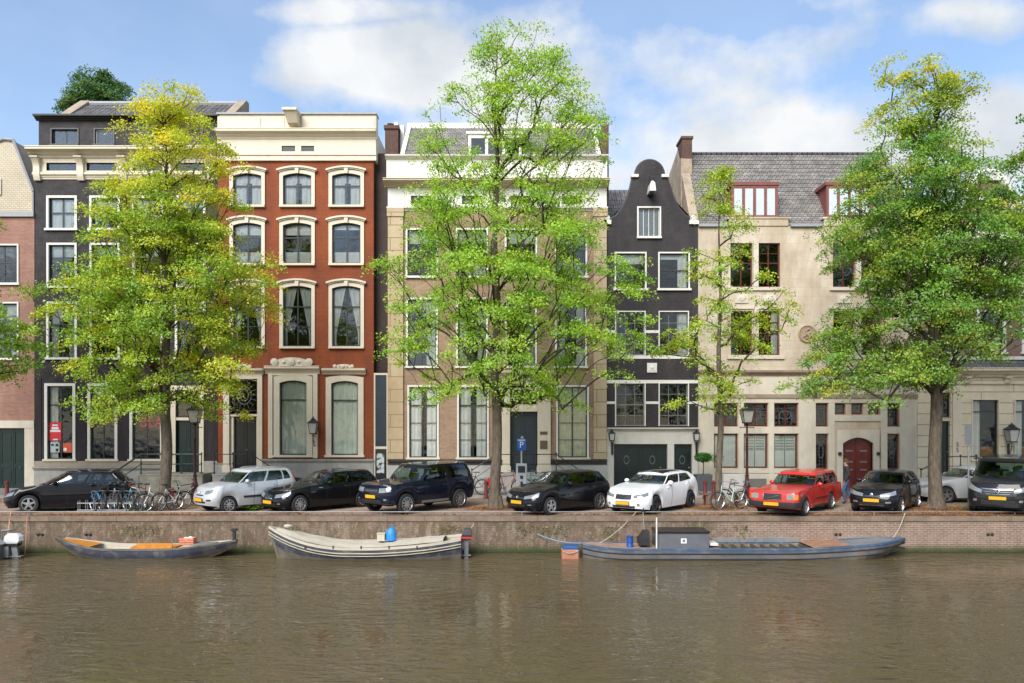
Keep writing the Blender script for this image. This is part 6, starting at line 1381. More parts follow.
# parking machine with its sign
c=at(521.5,33.8); t=thing('parking_machine','grey parking ticket machine with a blue P sign on top','parking machine',c)
GM=mat('machine_grey',(.40,.42,.43),.4,.08,4)
m=M(); m.bevbox(c.x-.23,c.x+.23,c.y-.16,c.y+.16,0,1.5,.03); m.build('cabinet',GM,t)
M().box(c.x-.15,c.x+.15,c.y-.175,c.y-.161,1.12,1.40).build('screen',mat('dark_screen',(.03,.035,.04),.15,.1,4),t)
m=M(); m.box(c.x-.06,c.x+.06,c.y-.18,c.y-.161,.86,1.0); m.box(c.x-.05,c.x+.05,c.y-.18,c.y-.161,.60,.74); m.build('slot',IRON,t)
M().tube([(c.x,c.y,1.5),(c.x,c.y,2.28)],.035,8).build('pole',GM,t,True)
m=M(); m.box(c.x-.19,c.x+.19,c.y-.04,c.y+.04,2.12,2.54); m.add([(c.x-.19,c.y-.04,2.12),(c.x+.19,c.y-.04,2.12),(c.x+.19,c.y+.04,2.12),(c.x-.19,c.y+.04,2.12),(c.x-.06,c.y-.03,2.02),(c.x+.06,c.y-.03,2.02),(c.x+.06,c.y+.03,2.02),(c.x-.06,c.y+.03,2.02)],[(0,1,5,4),(1,2,6,5),(2,3,7,6),(3,0,4,7),(4,5,6,7)]); sg=m.build('sign_panel',mat('sign_blue',(.01,.10,.42),.35,.05,4),t)
text3d('lettering','P',sg,c.x,c.y-.047,2.28,.36,WHP,.004)
M().box(c.x-.15,c.x+.15,c.y-.046,c.y-.041,2.455,2.51).build('caption_strip',mat('pale_blue_print',(.45,.58,.72),.4,.05,4),sg)
m=M(); m.lathe([(.05,0),(.07,.05),(.02,.12)],(c.x+.03,c.y,2.54),8); m.build('cap',GM,t)
# sign post seen from the back
c=at(968.5,29.2); t=thing('sign_post','thin grey post carrying a blank grey sign turned away, beside the van','sign post',c)
M().tube([(c.x,c.y,0),(c.x,c.y,3.18)],.032,8).build('post',STEEL,t,True)
m=M(); m.bevbox(c.x-.17,c.x+.10,c.y-.06,c.y-.035,2.42,3.12,.01); m.box(c.x-.15,c.x+.08,c.y-.035,c.y-.03,2.55,2.6); m.build('sign_panel',mat('sign_back_grey',(.13,.135,.14),.5,.08,4),t)
# planter with a small round tree
c=at(703,36.8); t=thing('planter','tall grey planter with a small clipped green tree beside the black door','planter',c)
m=M(); m.rings([[(c.x+sx*.30,c.y+sy*.30,.09) for sx,sy in ((-1,-1),(1,-1),(1,1),(-1,1))],[(c.x+sx*.36,c.y+sy*.36,.84) for sx,sy in ((-1,-1),(1,-1),(1,1),(-1,1))],[(c.x+sx*.32,c.y+sy*.32,.84) for sx,sy in ((-1,-1),(1,-1),(1,1),(-1,1))],[(c.x+sx*.31,c.y+sy*.31,.76) for sx,sy in ((-1,-1),(1,-1),(1,1),(-1,1))]],cap=True); m.build('pot',mat('zinc_pot',(.10,.11,.12),.55,.15,4),t)
pt=thing('potted_tree','small clipped green tree on a thin stem growing in the grey planter','small tree',(c.x,c.y,.76),local=True)
M().tube([(0,0,0),(.03,0,.4),(0,0,.80)],[.025,.02,.018],6).build('stem',BARKD,pt,True)
rng=np.random.default_rng(5); n=1500; d=rng.normal(size=(n,3)); d/=np.linalg.norm(d,axis=1,keepdims=True); P=d*np.array([.42,.36,.24])*(.55+.45*rng.random(n))[:,None]+[0,0,.86]; P[:250,0]+=.35+.25*rng.random(250); P[:250,2]-=.02
co=bpy.data.objects.new('crown',leaves_mesh('crown',P,d+rng.normal(size=(n,3))*.5,np.full(n,.07),np.array([.05,.20,.02])*(.7+.8*rng.random(n))[:,None],rng)); COL.objects.link(co); co.parent=pt
# bench
c=at(722,31.2); WOOD=mat('bench_wood',(.16,.075,.05),.7,.2,5)
t=thing('bench','simple dark reddish wooden bench behind the slender elm','bench',c)
for k in range(3): M().box(c.x-.85,c.x+.85,c.y-.22+k*.15,c.y-.09+k*.15,.42,.46).build('seat_plank',WOOD,t)
for sx in (-.62,.62): m=M(); m.box(c.x+sx-.05,c.x+sx+.05,c.y-.18,c.y+.20,0,.42); m.build('leg',WOOD,t)
# utility cabinets with pale doors behind the bench
c=at(734,34.7); t=thing('utility_cabinet','low pale grey utility cabinet with two doors by the sandstone wall','cabinet',c)
m=M(); m.bevbox(c.x-.5,c.x+.5,c.y-.18,c.y+.18,.09,1.0,.02); m.build('cabinet_body',mat('pale_cabinet',(.62,.60,.55),.5,.1,3,stain=(.2,.18,.16),stain_amt=.5,stain_scale=3),t)
for k in (-1,1): M().box(c.x+k*.25-.21,c.x+k*.25+.21,c.y-.195,c.y-.181,.16,.92).build('door',_mc[('pale_cabinet',)],t)

# ---------------------------------------------------------------- bicycles
def bicycle(label,x,y,yaw,frame_c,opts='',z=0,lean=.06,cat='bicycle',group='bicycles parked on the quay'):
    t=thing('bicycle',label,cat,(x,y,z),yaw,group,local=True); t.rotation_euler=(lean,0,yaw)
    FM=mat('bike_paint_%s'%'_'.join('%02d'%int(v*100) for v in frame_c),frame_c,.35,.1,6,coat=.3); r=.34
    def wheel(cx):
        m=M(); n=24
        rs=[]
        for k in range(n+1):
            a=2*math.pi*k/n; rs.append([(cx+(r-.024+.024*math.cos(b))*math.cos(a),.024*math.sin(b),r+(r-.024+.024*math.cos(b))*math.sin(a)) for b in [j*math.pi/2.5 for j in range(5)]])
        m.rings(rs); w=m.build('wheel',TYRE,t,True)
        m=M(); rs=[]
        for k in range(n+1):
            a=2*math.pi*k/n; rs.append([(cx+(r-.045+.012*math.cos(b))*math.cos(a),.012*math.sin(b),r+(r-.045+.012*math.cos(b))*math.sin(a)) for b in [j*math.pi/2 for j in range(4)]])
        m.rings(rs)
        for k in range(12): a=2*math.pi*k/12; m.tube([(cx,.02*(-1)**k,r),(cx+(r-.045)*math.cos(a),0,r+(r-.045)*math.sin(a))],.0035,3,cap=False)
        m.tube([(cx,-.05,r),(cx,.05,r)],.022,6); m.build('rim',ALLOY,w)
        if 'g' in opts or True:
            m=M(); A=[R(q) for q in range(-5 if cx>0 else 20,166 if cx<0 else 150,14)]; rr_=r+.035
            m.rings([[(cx+rr_*math.cos(a),-.028,r+rr_*math.sin(a)),(cx+(rr_+.012)*math.cos(a),0,r+(rr_+.012)*math.sin(a)),(cx+rr_*math.cos(a),.028,r+rr_*math.sin(a))] for a in A],closed=False); m.build('mudguard',FM if 'm' in opts else PLAST,t)
    wheel(-.53); wheel(.55)
    bb=(-.08,0,.29); st=(-.24,0,.82); hd=(.33,0,.90); hd2=(.36,0,.74); rx_=(-.53,0,r); fx_=(.55,0,r)
    m=M(); m.tube([st,bb],.024,6); m.tube([bb,hd2],.026,6); m.tube([rx_,bb],.016,5); m.tube([rx_,(-.235,0,.78)],.014,5); m.tube([hd,hd2],.022,6)
    if 'o' in opts: m.tube([hd2,(.1,0,.55),(-.12,0,.42)],.016,6)
    else: m.tube([(-.23,0,.78),(.335,0,.86)],.018,6)
    m.tube([hd2,(.42,0,.55),(.55,.0,r)],.014,6); m.build('frame',FM,t,True)
    m=M(); m.tube([hd,(.30,0,1.02)],.013,5); m.tube([(.10,-.27,1.0),(.20,-.27,1.03),(.31,-.12,1.05),(.31,.12,1.05),(.20,.27,1.03),(.10,.27,1.0)],.011,5); m.build('handlebar',STEEL,t,True)
    m=M(); m.tube([st,(-.27,0,.94)],.012,5); m.rings([[(-.40,-.09,.95),(-.40,.09,.95),(-.40,.07,.99),(-.40,-.07,.99)],[(-.28,-.08,.95),(-.28,.08,.95),(-.28,.06,1.0),(-.28,-.06,1.0)],[(-.13,-.02,.95),(-.13,.02,.95),(-.13,.015,.98),(-.13,-.015,.98)]],cap=True); m.build('saddle',PLAST,t)
    m=M(); m.box(-.75,-.38,-.06,.06,.735,.75); m.tube([(-.70,.05,.74),(-.53,.05,r)],.007,4); m.tube([(-.70,-.05,.74),(-.53,-.05,r)],.007,4); m.build('rack',STEEL,t)
    m=M(); m.lathe([(.09,-.005),(.09,.005)],(-.08,-.04,.29),14,axis='y'); m.tube([(-.08,-.06,.29),(-.02,-.06,.14)],.009,4); m.tube([(-.08,.06,.29),(-.14,.06,.44)],.009,4); m.box(-.05,.02,-.13,-.06,.125,.145); m.box(-.18,-.11,.06,.13,.43,.45); m.build('crankset',STEEL,t)
    if 'c' in opts:
        m=M(); 
        for zz in (1.0,1.10,1.22): m.box(.42,.74,-.17,.17,zz-.02,zz)
        for sx,sy in ((.42,-.17),(.72,-.17),(.42,.15),(.72,.15)): m.box(sx,sx+.02,sy,sy+.02,.98,1.22)
        m.box(.42,.74,-.17,.17,.96,.975); m.build('carrier',PLAST,t)
    if 'r' in opts:
        RB=mat('red_bag',(.55,.02,.02),.6,.1,5)
        for sy in (-1,1): m=M(); m.bevbox(-.80,-.38,sy*.08,sy*.24,.38,.74,.04); m.build('pannier',RB,t)
    return t
bk=[(86,29.3,146,(.03,.25,.55),'m','bicycle with a bright blue mudguard, first in the rack beside the black hatchback'),
 (95,29.5,140,(.35,.37,.38),'','grey bicycle right next to the one with the blue mudguard'),
 (103,29.4,150,(.015,.015,.018),'c','black bicycle with a front carrier in the middle of the rack'),
 (111,29.5,138,(.30,.36,.42),'','blue grey bicycle between two black ones in the rack'),
 (118,29.3,152,(.02,.02,.022),'','plain black bicycle next to the light blue one in the rack'),
 (126,29.4,144,(.06,.42,.55),'o','light blue step-through bicycle in the rack'),
 (133,29.6,149,(.60,.62,.60),'','pale bicycle between the light blue and the dark red one'),
 (141,29.5,141,(.20,.02,.03),'','dark red bicycle at the end of the rack')]
for px,Y,yw,c_,op,lab in bk:
    p=at(px,Y); bicycle(lab,p.x,p.y,R(yw),c_,op)
p=at(112,29.25); t=thing('bicycle_rack','low steel rack holding the row of bicycles','bicycle rack',p)
m=M(); m.tube([(p.x-1.15,p.y-.22,.30),(p.x+1.15,p.y-.22,.30)],.02,6); m.tube([(p.x-1.15,p.y-.22,.05),(p.x+1.15,p.y-.22,.05)],.02,6); m.build('bar',STEEL,t)
for k in range(9): m=M(); X=p.x-1.12+k*.28; m.tube([(X,p.y-.22,0),(X,p.y-.22,.42),(X+.07,p.y-.22,.42),(X+.07,p.y-.22,0)],.012,5); m.build('hoop',STEEL,t)
for px,Y,yw,c_,op,lab in ((160,29.0,222,(.62,.58,.50),'o','cream coloured bicycle leaning before the trunk of the yellowing elm'),
  (171,29.4,60,(.40,.38,.36),'','light grey bicycle with its front wheel turned to the houses by the yellowing elm'),
  (184,31.0,30,(.02,.02,.022),'r','black bicycle with red panniers beside the silver car'),
  (441,34.9,5,(.30,.32,.33),'','grey bicycle against the wall behind the dark off-roader'),
  (470,34.8,170,(.05,.05,.06),'','black bicycle before the plinth just left of the big trunk'),
  (506,34.7,12,(.45,.03,.03),'r','red bicycle with panniers to the right of the big trunk'),
  (538,34.9,168,(.03,.35,.36),'c','teal bicycle with a carrier behind the parking machine'),
  (730,29.7,205,(.42,.50,.42),'o','pale green bicycle parked beside the slender elm'),
  (739,30.6,158,(.05,.06,.06),'r','dark bicycle with red panniers right beside the red estate')):
    p=at(px,Y); bicycle(lab,p.x,p.y,R(yw),c_,op,z=.09 if Y>34.3 else 0)

# ---------------------------------------------------------------- pedestrian
def person(label,x,y,yaw):
    t=thing('person',label,'person',(x,y,0),yaw,local=True)
    me=bpy.data.meshes.new('body')
    V=[(0,0,.98),(0,.01,1.15),(0,.0,1.34),(0,.02,1.46),(.02,.0,1.53),  # pelvis..neck
       (.03,0,1.60),(.04,0,1.68), # head
       (0,.17,1.42),(-.04,.22,1.15),(.10,.21,.93),(.14,.20,.86),(0,-.17,1.42),(.05,-.23,1.16),(-.02,-.24,.92),(-.03,-.24,.84),
       (0,.10,.92),(.14,.10,.50),(.05,.10,.08),(.19,.11,.035),(0,-.10,.92),(-.04,-.10,.50),(-.26,-.10,.12),(-.15,-.11,.04)]
    E=[(0,1),(1,2),(2,3),(3,4),(4,5),(5,6),(3,7),(7,8),(8,9),(9,10),(3,11),(11,12),(12,13),(13,14),(0,15),(15,16),(16,17),(17,18),(0,19),(19,20),(20,21),(21,22)]
    Rr=[.15,.14,.17,.13,.055,.085,.085,.075,.052,.04,.035,.075,.052,.04,.035,.105,.075,.05,.04,.105,.075,.05,.04]
    me.from_pydata(V,E,[]); o=bpy.data.objects.new('body',me); COL.objects.link(o)
    md=o.modifiers.new('skin','SKIN'); o.modifiers.new('sub','SUBSURF').levels=2; o.modifiers['sub'].render_levels=2
    for i,r_ in enumerate(Rr): me.skin_vertices[0].data[i].radius=(r_*(.85 if i<4 else 1),r_)
    me.skin_vertices[0].data[0].use_root=True
    dg=bpy.context.evaluated_depsgraph_get(); m2=bpy.data.meshes.new_from_object(o.evaluated_get(dg)); bpy.data.objects.remove(o)
    SK=mat('skin_tone',(.45,.27,.19),.55,.08,8); JK=mat('dark_jacket',(.035,.03,.035),.8,.2,8); JN=mat('blue_jeans',(.05,.10,.20),.85,.2,10); SH=mat('dark_shoe',(.03,.025,.02),.6,.1,8)
    for q in (JK,JN,SK,SH): m2.materials.append(q)
    for f in m2.polygons:
        z=f.center.z; f.material_index=2 if z>1.50 or (z<.90 and abs(f.center.y)>.185 and z>.7) else (0 if z>.95 or (abs(f.center.y)>.175 and z>.88) else (1 if z>.10 else 3)); f.use_smooth=True
    o=bpy.data.objects.new('body',m2); COL.objects.link(o); o.parent=t
    m=M(); m.ball((.02,0,1.70),.105,14,sq=(1,.92,1.0)); m.ball((-.02,0,1.64),.10,12,sq=(.95,.95,1.15)); m.build('hair',mat('brown_hair',(.10,.05,.025),.7,.2,20),t,True)
    m=M(); m.ball((.125,0,1.63),.016,6); m.ball((.03,.088,1.63),.022,6,sq=(.7,.4,1)); m.ball((.03,-.088,1.63),.022,6,sq=(.7,.4,1)); m.build('ear',SK,t)
    m=M(); m.ball((.118,.033,1.655),.011,6); m.ball((.118,-.033,1.655),.011,6); m.build('eye',BLACKP,t)
    for sx,sy,hx,hz in ((1,1,.15,.84),(1,-1,-.03,.82)):
        m=M()
        yy=sy*(.20 if sy>0 else .24)
        for k in range(4): m.tube([(hx-.03+.018*k,yy,hz),(hx-.03+.02*k,yy-sy*.012,hz-.07),(hx-.028+.02*k,yy-sy*.028,hz-.115+abs(k-1.5)*.01)],[.011,.010,.008],5)
        m.tube([(hx+.03,yy,hz+.01),(hx+.055,yy-sy*.02,hz-.04),(hx+.05,yy-sy*.035,hz-.07)],[.012,.011,.009],5); m.build('hand',SK,t,True)
    return t
p=at(846.5,31.9); person('person with brown hair, dark jacket and blue jeans walking past the arched door',p.x,p.y,R(168))
# ---------------------------------------------------------------- boats
def hull(name_,t,st,mats,th=.05,deck_z=None,nsec=6,rim=None,rimw=.05,rimh=.05):
    """st: stations (x, half width at gunwale, half width at waterline, keel z, sheer z)"""
    m=M(); rows=[]; inner=[]
    for x,hw,hb,zk,zs in st:
        pr=[]; 
        for s in (-1,1):
            sec=[(hw*s,zs),((hw*.97+hb*.03)*s,zs-(zs-zk)*.22),((hw*.75+hb*.25)*s,zs-(zs-zk)*.5),(hb*s,zs-(zs-zk)*.75),(hb*.72*s,zk+.02)]
            pr.append(sec)
        full=pr[0]+[(0,zk)]+pr[1][::-1]
        rows.append([(x,y,z) for y,z in full])
        k=max(0,(hw-th)/hw) if hw>0 else 0
        inner.append([(x,y*k,min(max(z,zk+.10),zs)) if True else None for y,z in full])
    n=len(rows[0])
    for a,b in zip(rows[:-1],rows[1:]):
        i0=len(m.v); m.v+=a+b
        for j in range(n-1):
            m.f.append((i0+j,i0+j+1,i0+n+j+1,i0+n+j)); m.m.append(0 if j in (0,n-2) else (1 if j in (1,n-3) else 2))
    ho=m.build('hull',mats[:3],t,True)
    mi=M()
    mi.rings([inner[i] for i in range(len(inner))],closed=False)
    for r,i_ in ((rows[0],inner[0]),(rows[-1],inner[-1])):
        pass
    mi.build('inner_hull',mats[3],t,False)
    # end plates
    e=M(); e.add(rows[0],[tuple(range(n))]); e.add(rows[-1],[tuple(range(n-1,-1,-1))]); e.build('transom',mats[2],t)
    g=M()
    for s,idx in ((-1,0),(1,n-1)):
        pts=[]
        out=[Vector(r[idx]) for r in rows]
        sec=[]
        for p in out: sec.append([(p.x,p.y+s*.015,p.z-rimh),(p.x,p.y+s*.015,p.z+.012),(p.x,p.y-s*rimw,p.z+.012),(p.x,p.y-s*rimw,p.z-rimh)])
        g.rings(sec,cap=True)
    g.build('gunwale',rim or mats[0],t)
    return ho
WZ=WATER_Z
OLDW=mat('weathered_hull',(.15,.13,.105),.7,.25,2,stain=(.05,.052,.03),stain_amt=.8,stain_scale=2.0,streak=True)
BLUEG=mat('blue_grey_hull',(.045,.05,.075),.6,.2,2,stain=(.20,.19,.18),stain_amt=.7,stain_scale=2.5)
HBLUE=mat('faded_blue_hull',(.05,.10,.19),.6,.2,2,stain=(.24,.22,.19),stain_amt=.85,stain_scale=2.0)
GREYH=mat('grey_hull',(.17,.185,.195),.6,.2,2,stain=(.26,.22,.16),stain_amt=.8,stain_scale=1.6)
CANV=mat('cream_canvas',(.50,.45,.36),.85,.08,3,.2,30,stain=(.38,.33,.24),stain_amt=.5,stain_scale=2)
PALEW=mat('pale_weathered_wood',(.42,.38,.31),.8,.2,3,stain=(.15,.12,.08),stain_amt=.6,stain_scale=2)
ORW=mat('orange_varnish',(.55,.21,.03),.5,.15,4); HULLT=mat('grey_tan_hull',(.13,.13,.14),.7,.2,2,stain=(.27,.19,.13),stain_amt=.75,stain_scale=1.5)
def boat_thing(name,label,px0,px1,Y):
    s=FOC/Y; x0,x1=(px0-512)/s,(px1-512)/s
    return thing(name,label,'boat',((x0+x1)/2,Y,WZ),local=True),(x1-x0)
def stations(L,B,sheer,keel=-.28,n=22,bow='left',bf=.32,sf=.25,sw=.35,wl=.72,rake=1.6,sr=0):
    """sheer(u) height above water, u from 0 (left end) to 1 (right end)"""
    st=[]
    for i in range(n+1):
        u=i/n; x=-L/2+L*u
        a=min(1,u/bf); b=min(1,(1-u)/sf); fa=math.sin(a*math.pi/2)**.8; fb=sw+(1-sw)*math.sin(b*math.pi/2)
        if bow=='right': a=min(1,(1-u)/bf); b=min(1,u/sf); fa=math.sin(a*math.pi/2)**.8; fb=sw+(1-sw)*math.sin(b*math.pi/2)
        w=max(.02,B/2*fa*fb); rise=(1-a)**rake*(sheer(u)+.10-keel*.5)
        rise+=sr*(1-b)**1.5*(sheer(u)-keel); st.append((x,w,w*wl*(.35+.65*a)*(1 if not sr else .4+.6*b),keel+rise*.9,sheer(u)))
    return st
# low open skiff on the left
Yb=26.92
t,L=boat_thing('open_skiff','flat weathered open skiff with dark blue sides and orange boards inside',55,237,Yb)
sh=lambda u: .34+.36*(max(0,.35-u)/.35)**1.6+.22*(max(0,u-.6)/.4)**1.5
hull('hull',t,stations(L,1.35,sh,sf=.32,sw=.10,sr=.85),[BLUEG,BLUEG,OLDW,CANV],rim=OLDW)
m=M(); m.box(-L*.06,L*.18,-.35,.35,.30,.36); m.box(-L*.02,L*.17,-.40,-.36,.30,.50); m.build('seat_board',ORW,t)
m=M(); m.rings([[(-L*.46,-.05,sh(.04)-.03),(-L*.46,.05,sh(.04)-.03)],[(-L*.36,-.40,sh(.14)-.03),(-L*.36,.40,sh(.14)-.03)],[(-L*.28,-.52,sh(.22)-.04),(-L*.28,.52,sh(.22)-.04)]],closed=False); m.build('fore_deck',ORW,t)
M().box(L*.26,L*.38,-.30,.30,.40,.45).build('stern_bench',GREYH,t)
m=M(); m.box(L*.478,L*.492,-.05,.05,.50,.90); m.box(L*.470,L*.50,-.08,.08,.86,.93); m.build('motor_bracket',IRON,t)
s=thing('crate','small orange and white crate standing in the open skiff','crate',(t.location.x+L*.235,Yb-.05,WZ+.40),local=True)
m=M()
for zz in (.02,.10,.18): m.box(-.24,.24,-.17,-.15,zz,zz+.06); m.box(-.24,.24,.15,.17,zz,zz+.06); m.box(-.24,-.22,-.15,.15,zz,zz+.06); m.box(.22,.24,-.15,.15,zz,zz+.06)
m.build('slatted_side',mat('crate_orange',(.62,.22,.12),.6,.1,5),s); M().box(-.23,.23,-.15,.15,0,.02).build('base',_mc[('crate_orange',)],s)
m=M(); m.ball((.08,0,.17),.13,8,sq=(1,.8,.9)); m.ball((-.08,.02,.15),.11,8); m.build('cloth',WHITE,s)
# sloop with canvas cover
Yb=26.72
t,L=boat_thing('sloop','long sloop with dark blue grey hull, cream gunwale, cream cover and outboard at its stern',269,462,Yb)
sh=lambda u: .44+.60*(max(0,.42-u)/.42)**1.7+.26*(max(0,u-.55)/.45)**1.6
st=stations(L,1.75,sh,bf=.30,sf=.22,sw=.62,wl=.75,rake=9); hull('hull',t,st,[BLUEG,BLUEG,OLDW,CANV],rim=CANV,rimw=.07,rimh=.07)
m=M()                                  # rubbing strakes
for s_ in (-1,1):
    for dz,w in ((.17,.035),(.26,.02)):
        sec=[]
        for x,hw,hb,zk,zs in st: y=s_*(hw*.985+.012); sec.append([(x,y,zs-dz-w),(x,y+s_*.035,zs-dz-w*.5),(x,y+s_*.035,zs-dz),(x,y,zs-dz+.01)])
        m.rings(sec,cap=True)
m.build('rubbing_strake',mat('pale_strake',(.46,.42,.30),.6,.2,4),t)
m=M(); rows=[]
for x,hw,hb,zk,zs in st[1:-2]:
    rows.append([(x,y,zs+.02+(.06+.03*math.sin(x*7))*(1-(y/max(hw,.01))**2)+.012*math.sin(x*23+y*9)) for y in [hw*.93*(k/6-1) for k in range(13)]])
m.rings(rows,closed=False); m.build('cover',CANV,t,True)
for k in range(5): M().box(-L*.28+k*L*.14,-L*.28+k*L*.14+.04,-.90,-.86,.42,.52).build('fender_hook',IRON,t)
m=M(); m.ball((-L*.40,-.05,1.05),.10,8,sq=(1.5,1,.7)); m.build('bow_fitting',PALEW,t,True)
o=thing('outboard_motor','black outboard motor with red stripe tilted at the stern of the sloop','outboard motor',(t.location.x+L/2+.10,Yb-.1,WZ),local=True)
m=M(); m.rings([[(x_,y_,z_) for x_,y_ in ((-.12,-.13),(.22,-.13),(.22,.13),(-.12,.13))] for z_ in (.62,)]+[[(-.10,-.14,.78),(.24,-.14,.78),(.24,.14,.78),(-.10,.14,.78)],[(-.02,-.10,.96),(.20,-.10,.98),(.20,.10,.98),(-.02,.10,.96)]],cap=True); m.build('cowling',PLAST,o)
M().box(-.125,.235,-.142,.142,.66,.71).build('stripe',REDP,o)
m=M(); m.box(-.02,.12,-.05,.05,-.05,.62); m.box(-.10,.20,-.10,.10,.08,.11); m.box(-.16,-.03,-.09,.09,.30,.55); m.build('shaft',STEEL,o)
g=thing('bag','bright blue bag standing on the cover of the sloop','bag',(t.location.x+L*.135,Yb-.1,WZ+.58),local=True)
m=M(); m.rings([[(.17*math.cos(a),.13*math.sin(a),0) for a in [k*math.pi/5 for k in range(10)]],[(.18*math.cos(a),.15*math.sin(a),.2) for a in [k*math.pi/5 for k in range(10)]],[(.13*math.cos(a),.10*math.sin(a),.36) for a in [k*math.pi/5 for k in range(10)]],[(.06*math.cos(a)+.02,.04*math.sin(a),.42) for a in [k*math.pi/5 for k in range(10)]]],cap=True); m.build('sack',mat('blue_tarpaulin',(.02,.22,.60),.5,.15,8,.5,20),g,True)
m=M(); m.tube([(.02,0,.40),(-.05,0,.5),(.02,0,.54),(.08,0,.47),(.04,0,.40)],.012,5); m.build('handle',_mc[('blue_tarpaulin',)],g)
g=thing('box','small off-white box beside the blue bag on the sloop','box',(t.location.x+L*.085,Yb-.1,WZ+.58),local=True)
m=M(); m.bevbox(-.13,.13,-.12,.12,0,.22,.02); m.build('box_body',CANV,g); M().box(-.14,.14,-.13,.13,.221,.25).build('lid',CANV,g)
# long work barge with cabin
Yb=26.92
t,L=boat_thing('work_barge','long low work barge with faded blue rim, grey deck cabin, open hold and pole',582,905,Yb)
sh=lambda u: .36+.10*(max(0,.12-u)/.12)+.26*(max(0,u-.62)/.38)**1.4
st=stations(L,1.55,sh,bow='right',bf=.17,sf=.07,sw=.30,n=34,wl=.86); hull('hull',t,st,[mat('slate_blue_hull',(.075,.095,.13),.6,.2,2,stain=(.22,.18,.14),stain_amt=.85,stain_scale=1.8),HULLT,OLDW,mat('hold_paint',(.05,.05,.055),.8,.2,4)],rim=HBLUE,rimw=.10,rimh=.04)
m=M()
for s_ in (-1,1):
    for dz,w in ((.15,.03),(.33,.03)):
        sec=[]
        for x,hw,hb,zk,zs in st: y=s_*(hw*(.985 if dz<.2 else .94)+.004); sec.append([(x,y,zs-dz-w),(x,y+s_*.03,zs-dz-w*.5),(x,y+s_*.03,zs-dz),(x,y,zs-dz+.01)])
        m.rings(sec,cap=True)
m.build('rubbing_strake',IRON,t)
U=lambda px:(px-743.5)/(FOC/Yb)
def deck(a,b,m_,name,dz=-.02):
    m=M(); rows=[]
    for x,hw,hb,zk,zs in st:
        if a-.4<=x<=b+.4:
            xx=min(max(x,a),b); rows.append([(xx,-hw*.94,zs+dz),(xx,hw*.94,zs+dz)])
    m.rings(rows,closed=False); m.build(name,m_,t)
deck(U(584),U(716),mat('leafy_deck',(.33,.22,.15),.85,.35,3,.4,20),'aft_deck'); deck(U(842),U(903),GREYH,'fore_deck')
deck(U(806),U(842),mat('rusty_boards',(.30,.16,.09),.8,.25,3),'hatch_board',.02)
m=M()
for k in range(10): x=U(717)+k*(U(806)-U(717))/9; m.box(x-.02,x+.02,-.72,.72,.02,.34)
m.build('frame_rib',OLDW,t); M().box(U(717),U(806),-.62,.62,.0,.03).build('hold_floor',IRON,t)
m=M(); m.box(U(717),U(806),.66,.72,.38,.53); m.build('coaming',GREYH,t)
m=M(); m.box(U(655),U(705),-.55,.55,.34,.86); m.build('cabin',mat('cabin_grey',(.105,.11,.125),.55,.12,2,stain=(.2,.19,.18),stain_amt=.35,stain_scale=3),t)
cab=bpy.data.objects[t.children[-1].name]
M().box(U(654),U(706),-.59,.59,.861,.91).build('cabin_roof',BLACKP,t)
M().box(U(677.5),U(683),-.56,-.551,.52,.68).build('label_plate',WHP,cab)
m=M(); m.box(U(679),U(681.6),-.566,-.561,.56,.65); m.build('label_print',STEEL,cab)
M().tube([(U(653.3),-.62,.36),(U(653.3),-.62,1.38)],.026,8).build('pole',mat('white_pole',(.62,.60,.56),.6,.15,5),t,True)
m=M(); m.box(U(638),U(648),-.35,.25,.42,.66); m.rings([[(U(639),-.30,.66),(U(648),-.30,.66),(U(648),.20,.66),(U(639),.20,.66)],[(U(643.5),-.28,.88),(U(648),-.28,.88),(U(648),.18,.88),(U(643.5),.18,.88)]],cap=True); m.build('engine_box',IRON,t)
m=M(); m.bevbox(U(707),U(715.5),-.4,.2,.42,.50,.02); m.build('hatch_cover',WHITE,t)
g=thing('drum','narrow upright blue drum on the aft deck of the work barge','drum',(t.location.x+U(629),Yb-.2,WZ+.35),local=True)
m=M(); m.lathe([(.11,0),(.11,.02),(.105,.03),(.105,.34),(.115,.35),(.115,.37),(.03,.38)],(0,0,0),14); m.build('barrel',mat('drum_blue',(.012,.07,.30),.4,.1,4),g,True); m=M(); m.lathe([(.118,.15),(.118,.17)],(0,0,0),14); m.build('hoop',_mc[('drum_blue',)],g)
g=thing('float_tank','rusty orange tank with a blue lid floating behind the work barge','float',((569.5-512)/(FOC/Yb),Yb-.2,WZ),local=True)
m=M(); m.bevbox(-.28,.28,-.30,.30,-.12,.30,.03); m.build('tank',mat('rusty_tank',(.42,.17,.10),.7,.3,3,stain=(.20,.13,.10),stain_amt=.6,stain_scale=3),g); m=M(); m.bevbox(-.25,.29,-.28,.28,.301,.41,.03); m.build('lid',mat('lid_blue',(.02,.09,.24),.5,.2,4),g)
m=M(); m.tube([(-.26,-.31,.26),(-.1,-.34,.18),(.1,-.34,.20),(.26,-.31,.27)],.014,5); m.build('rope',PALEW,g,True)
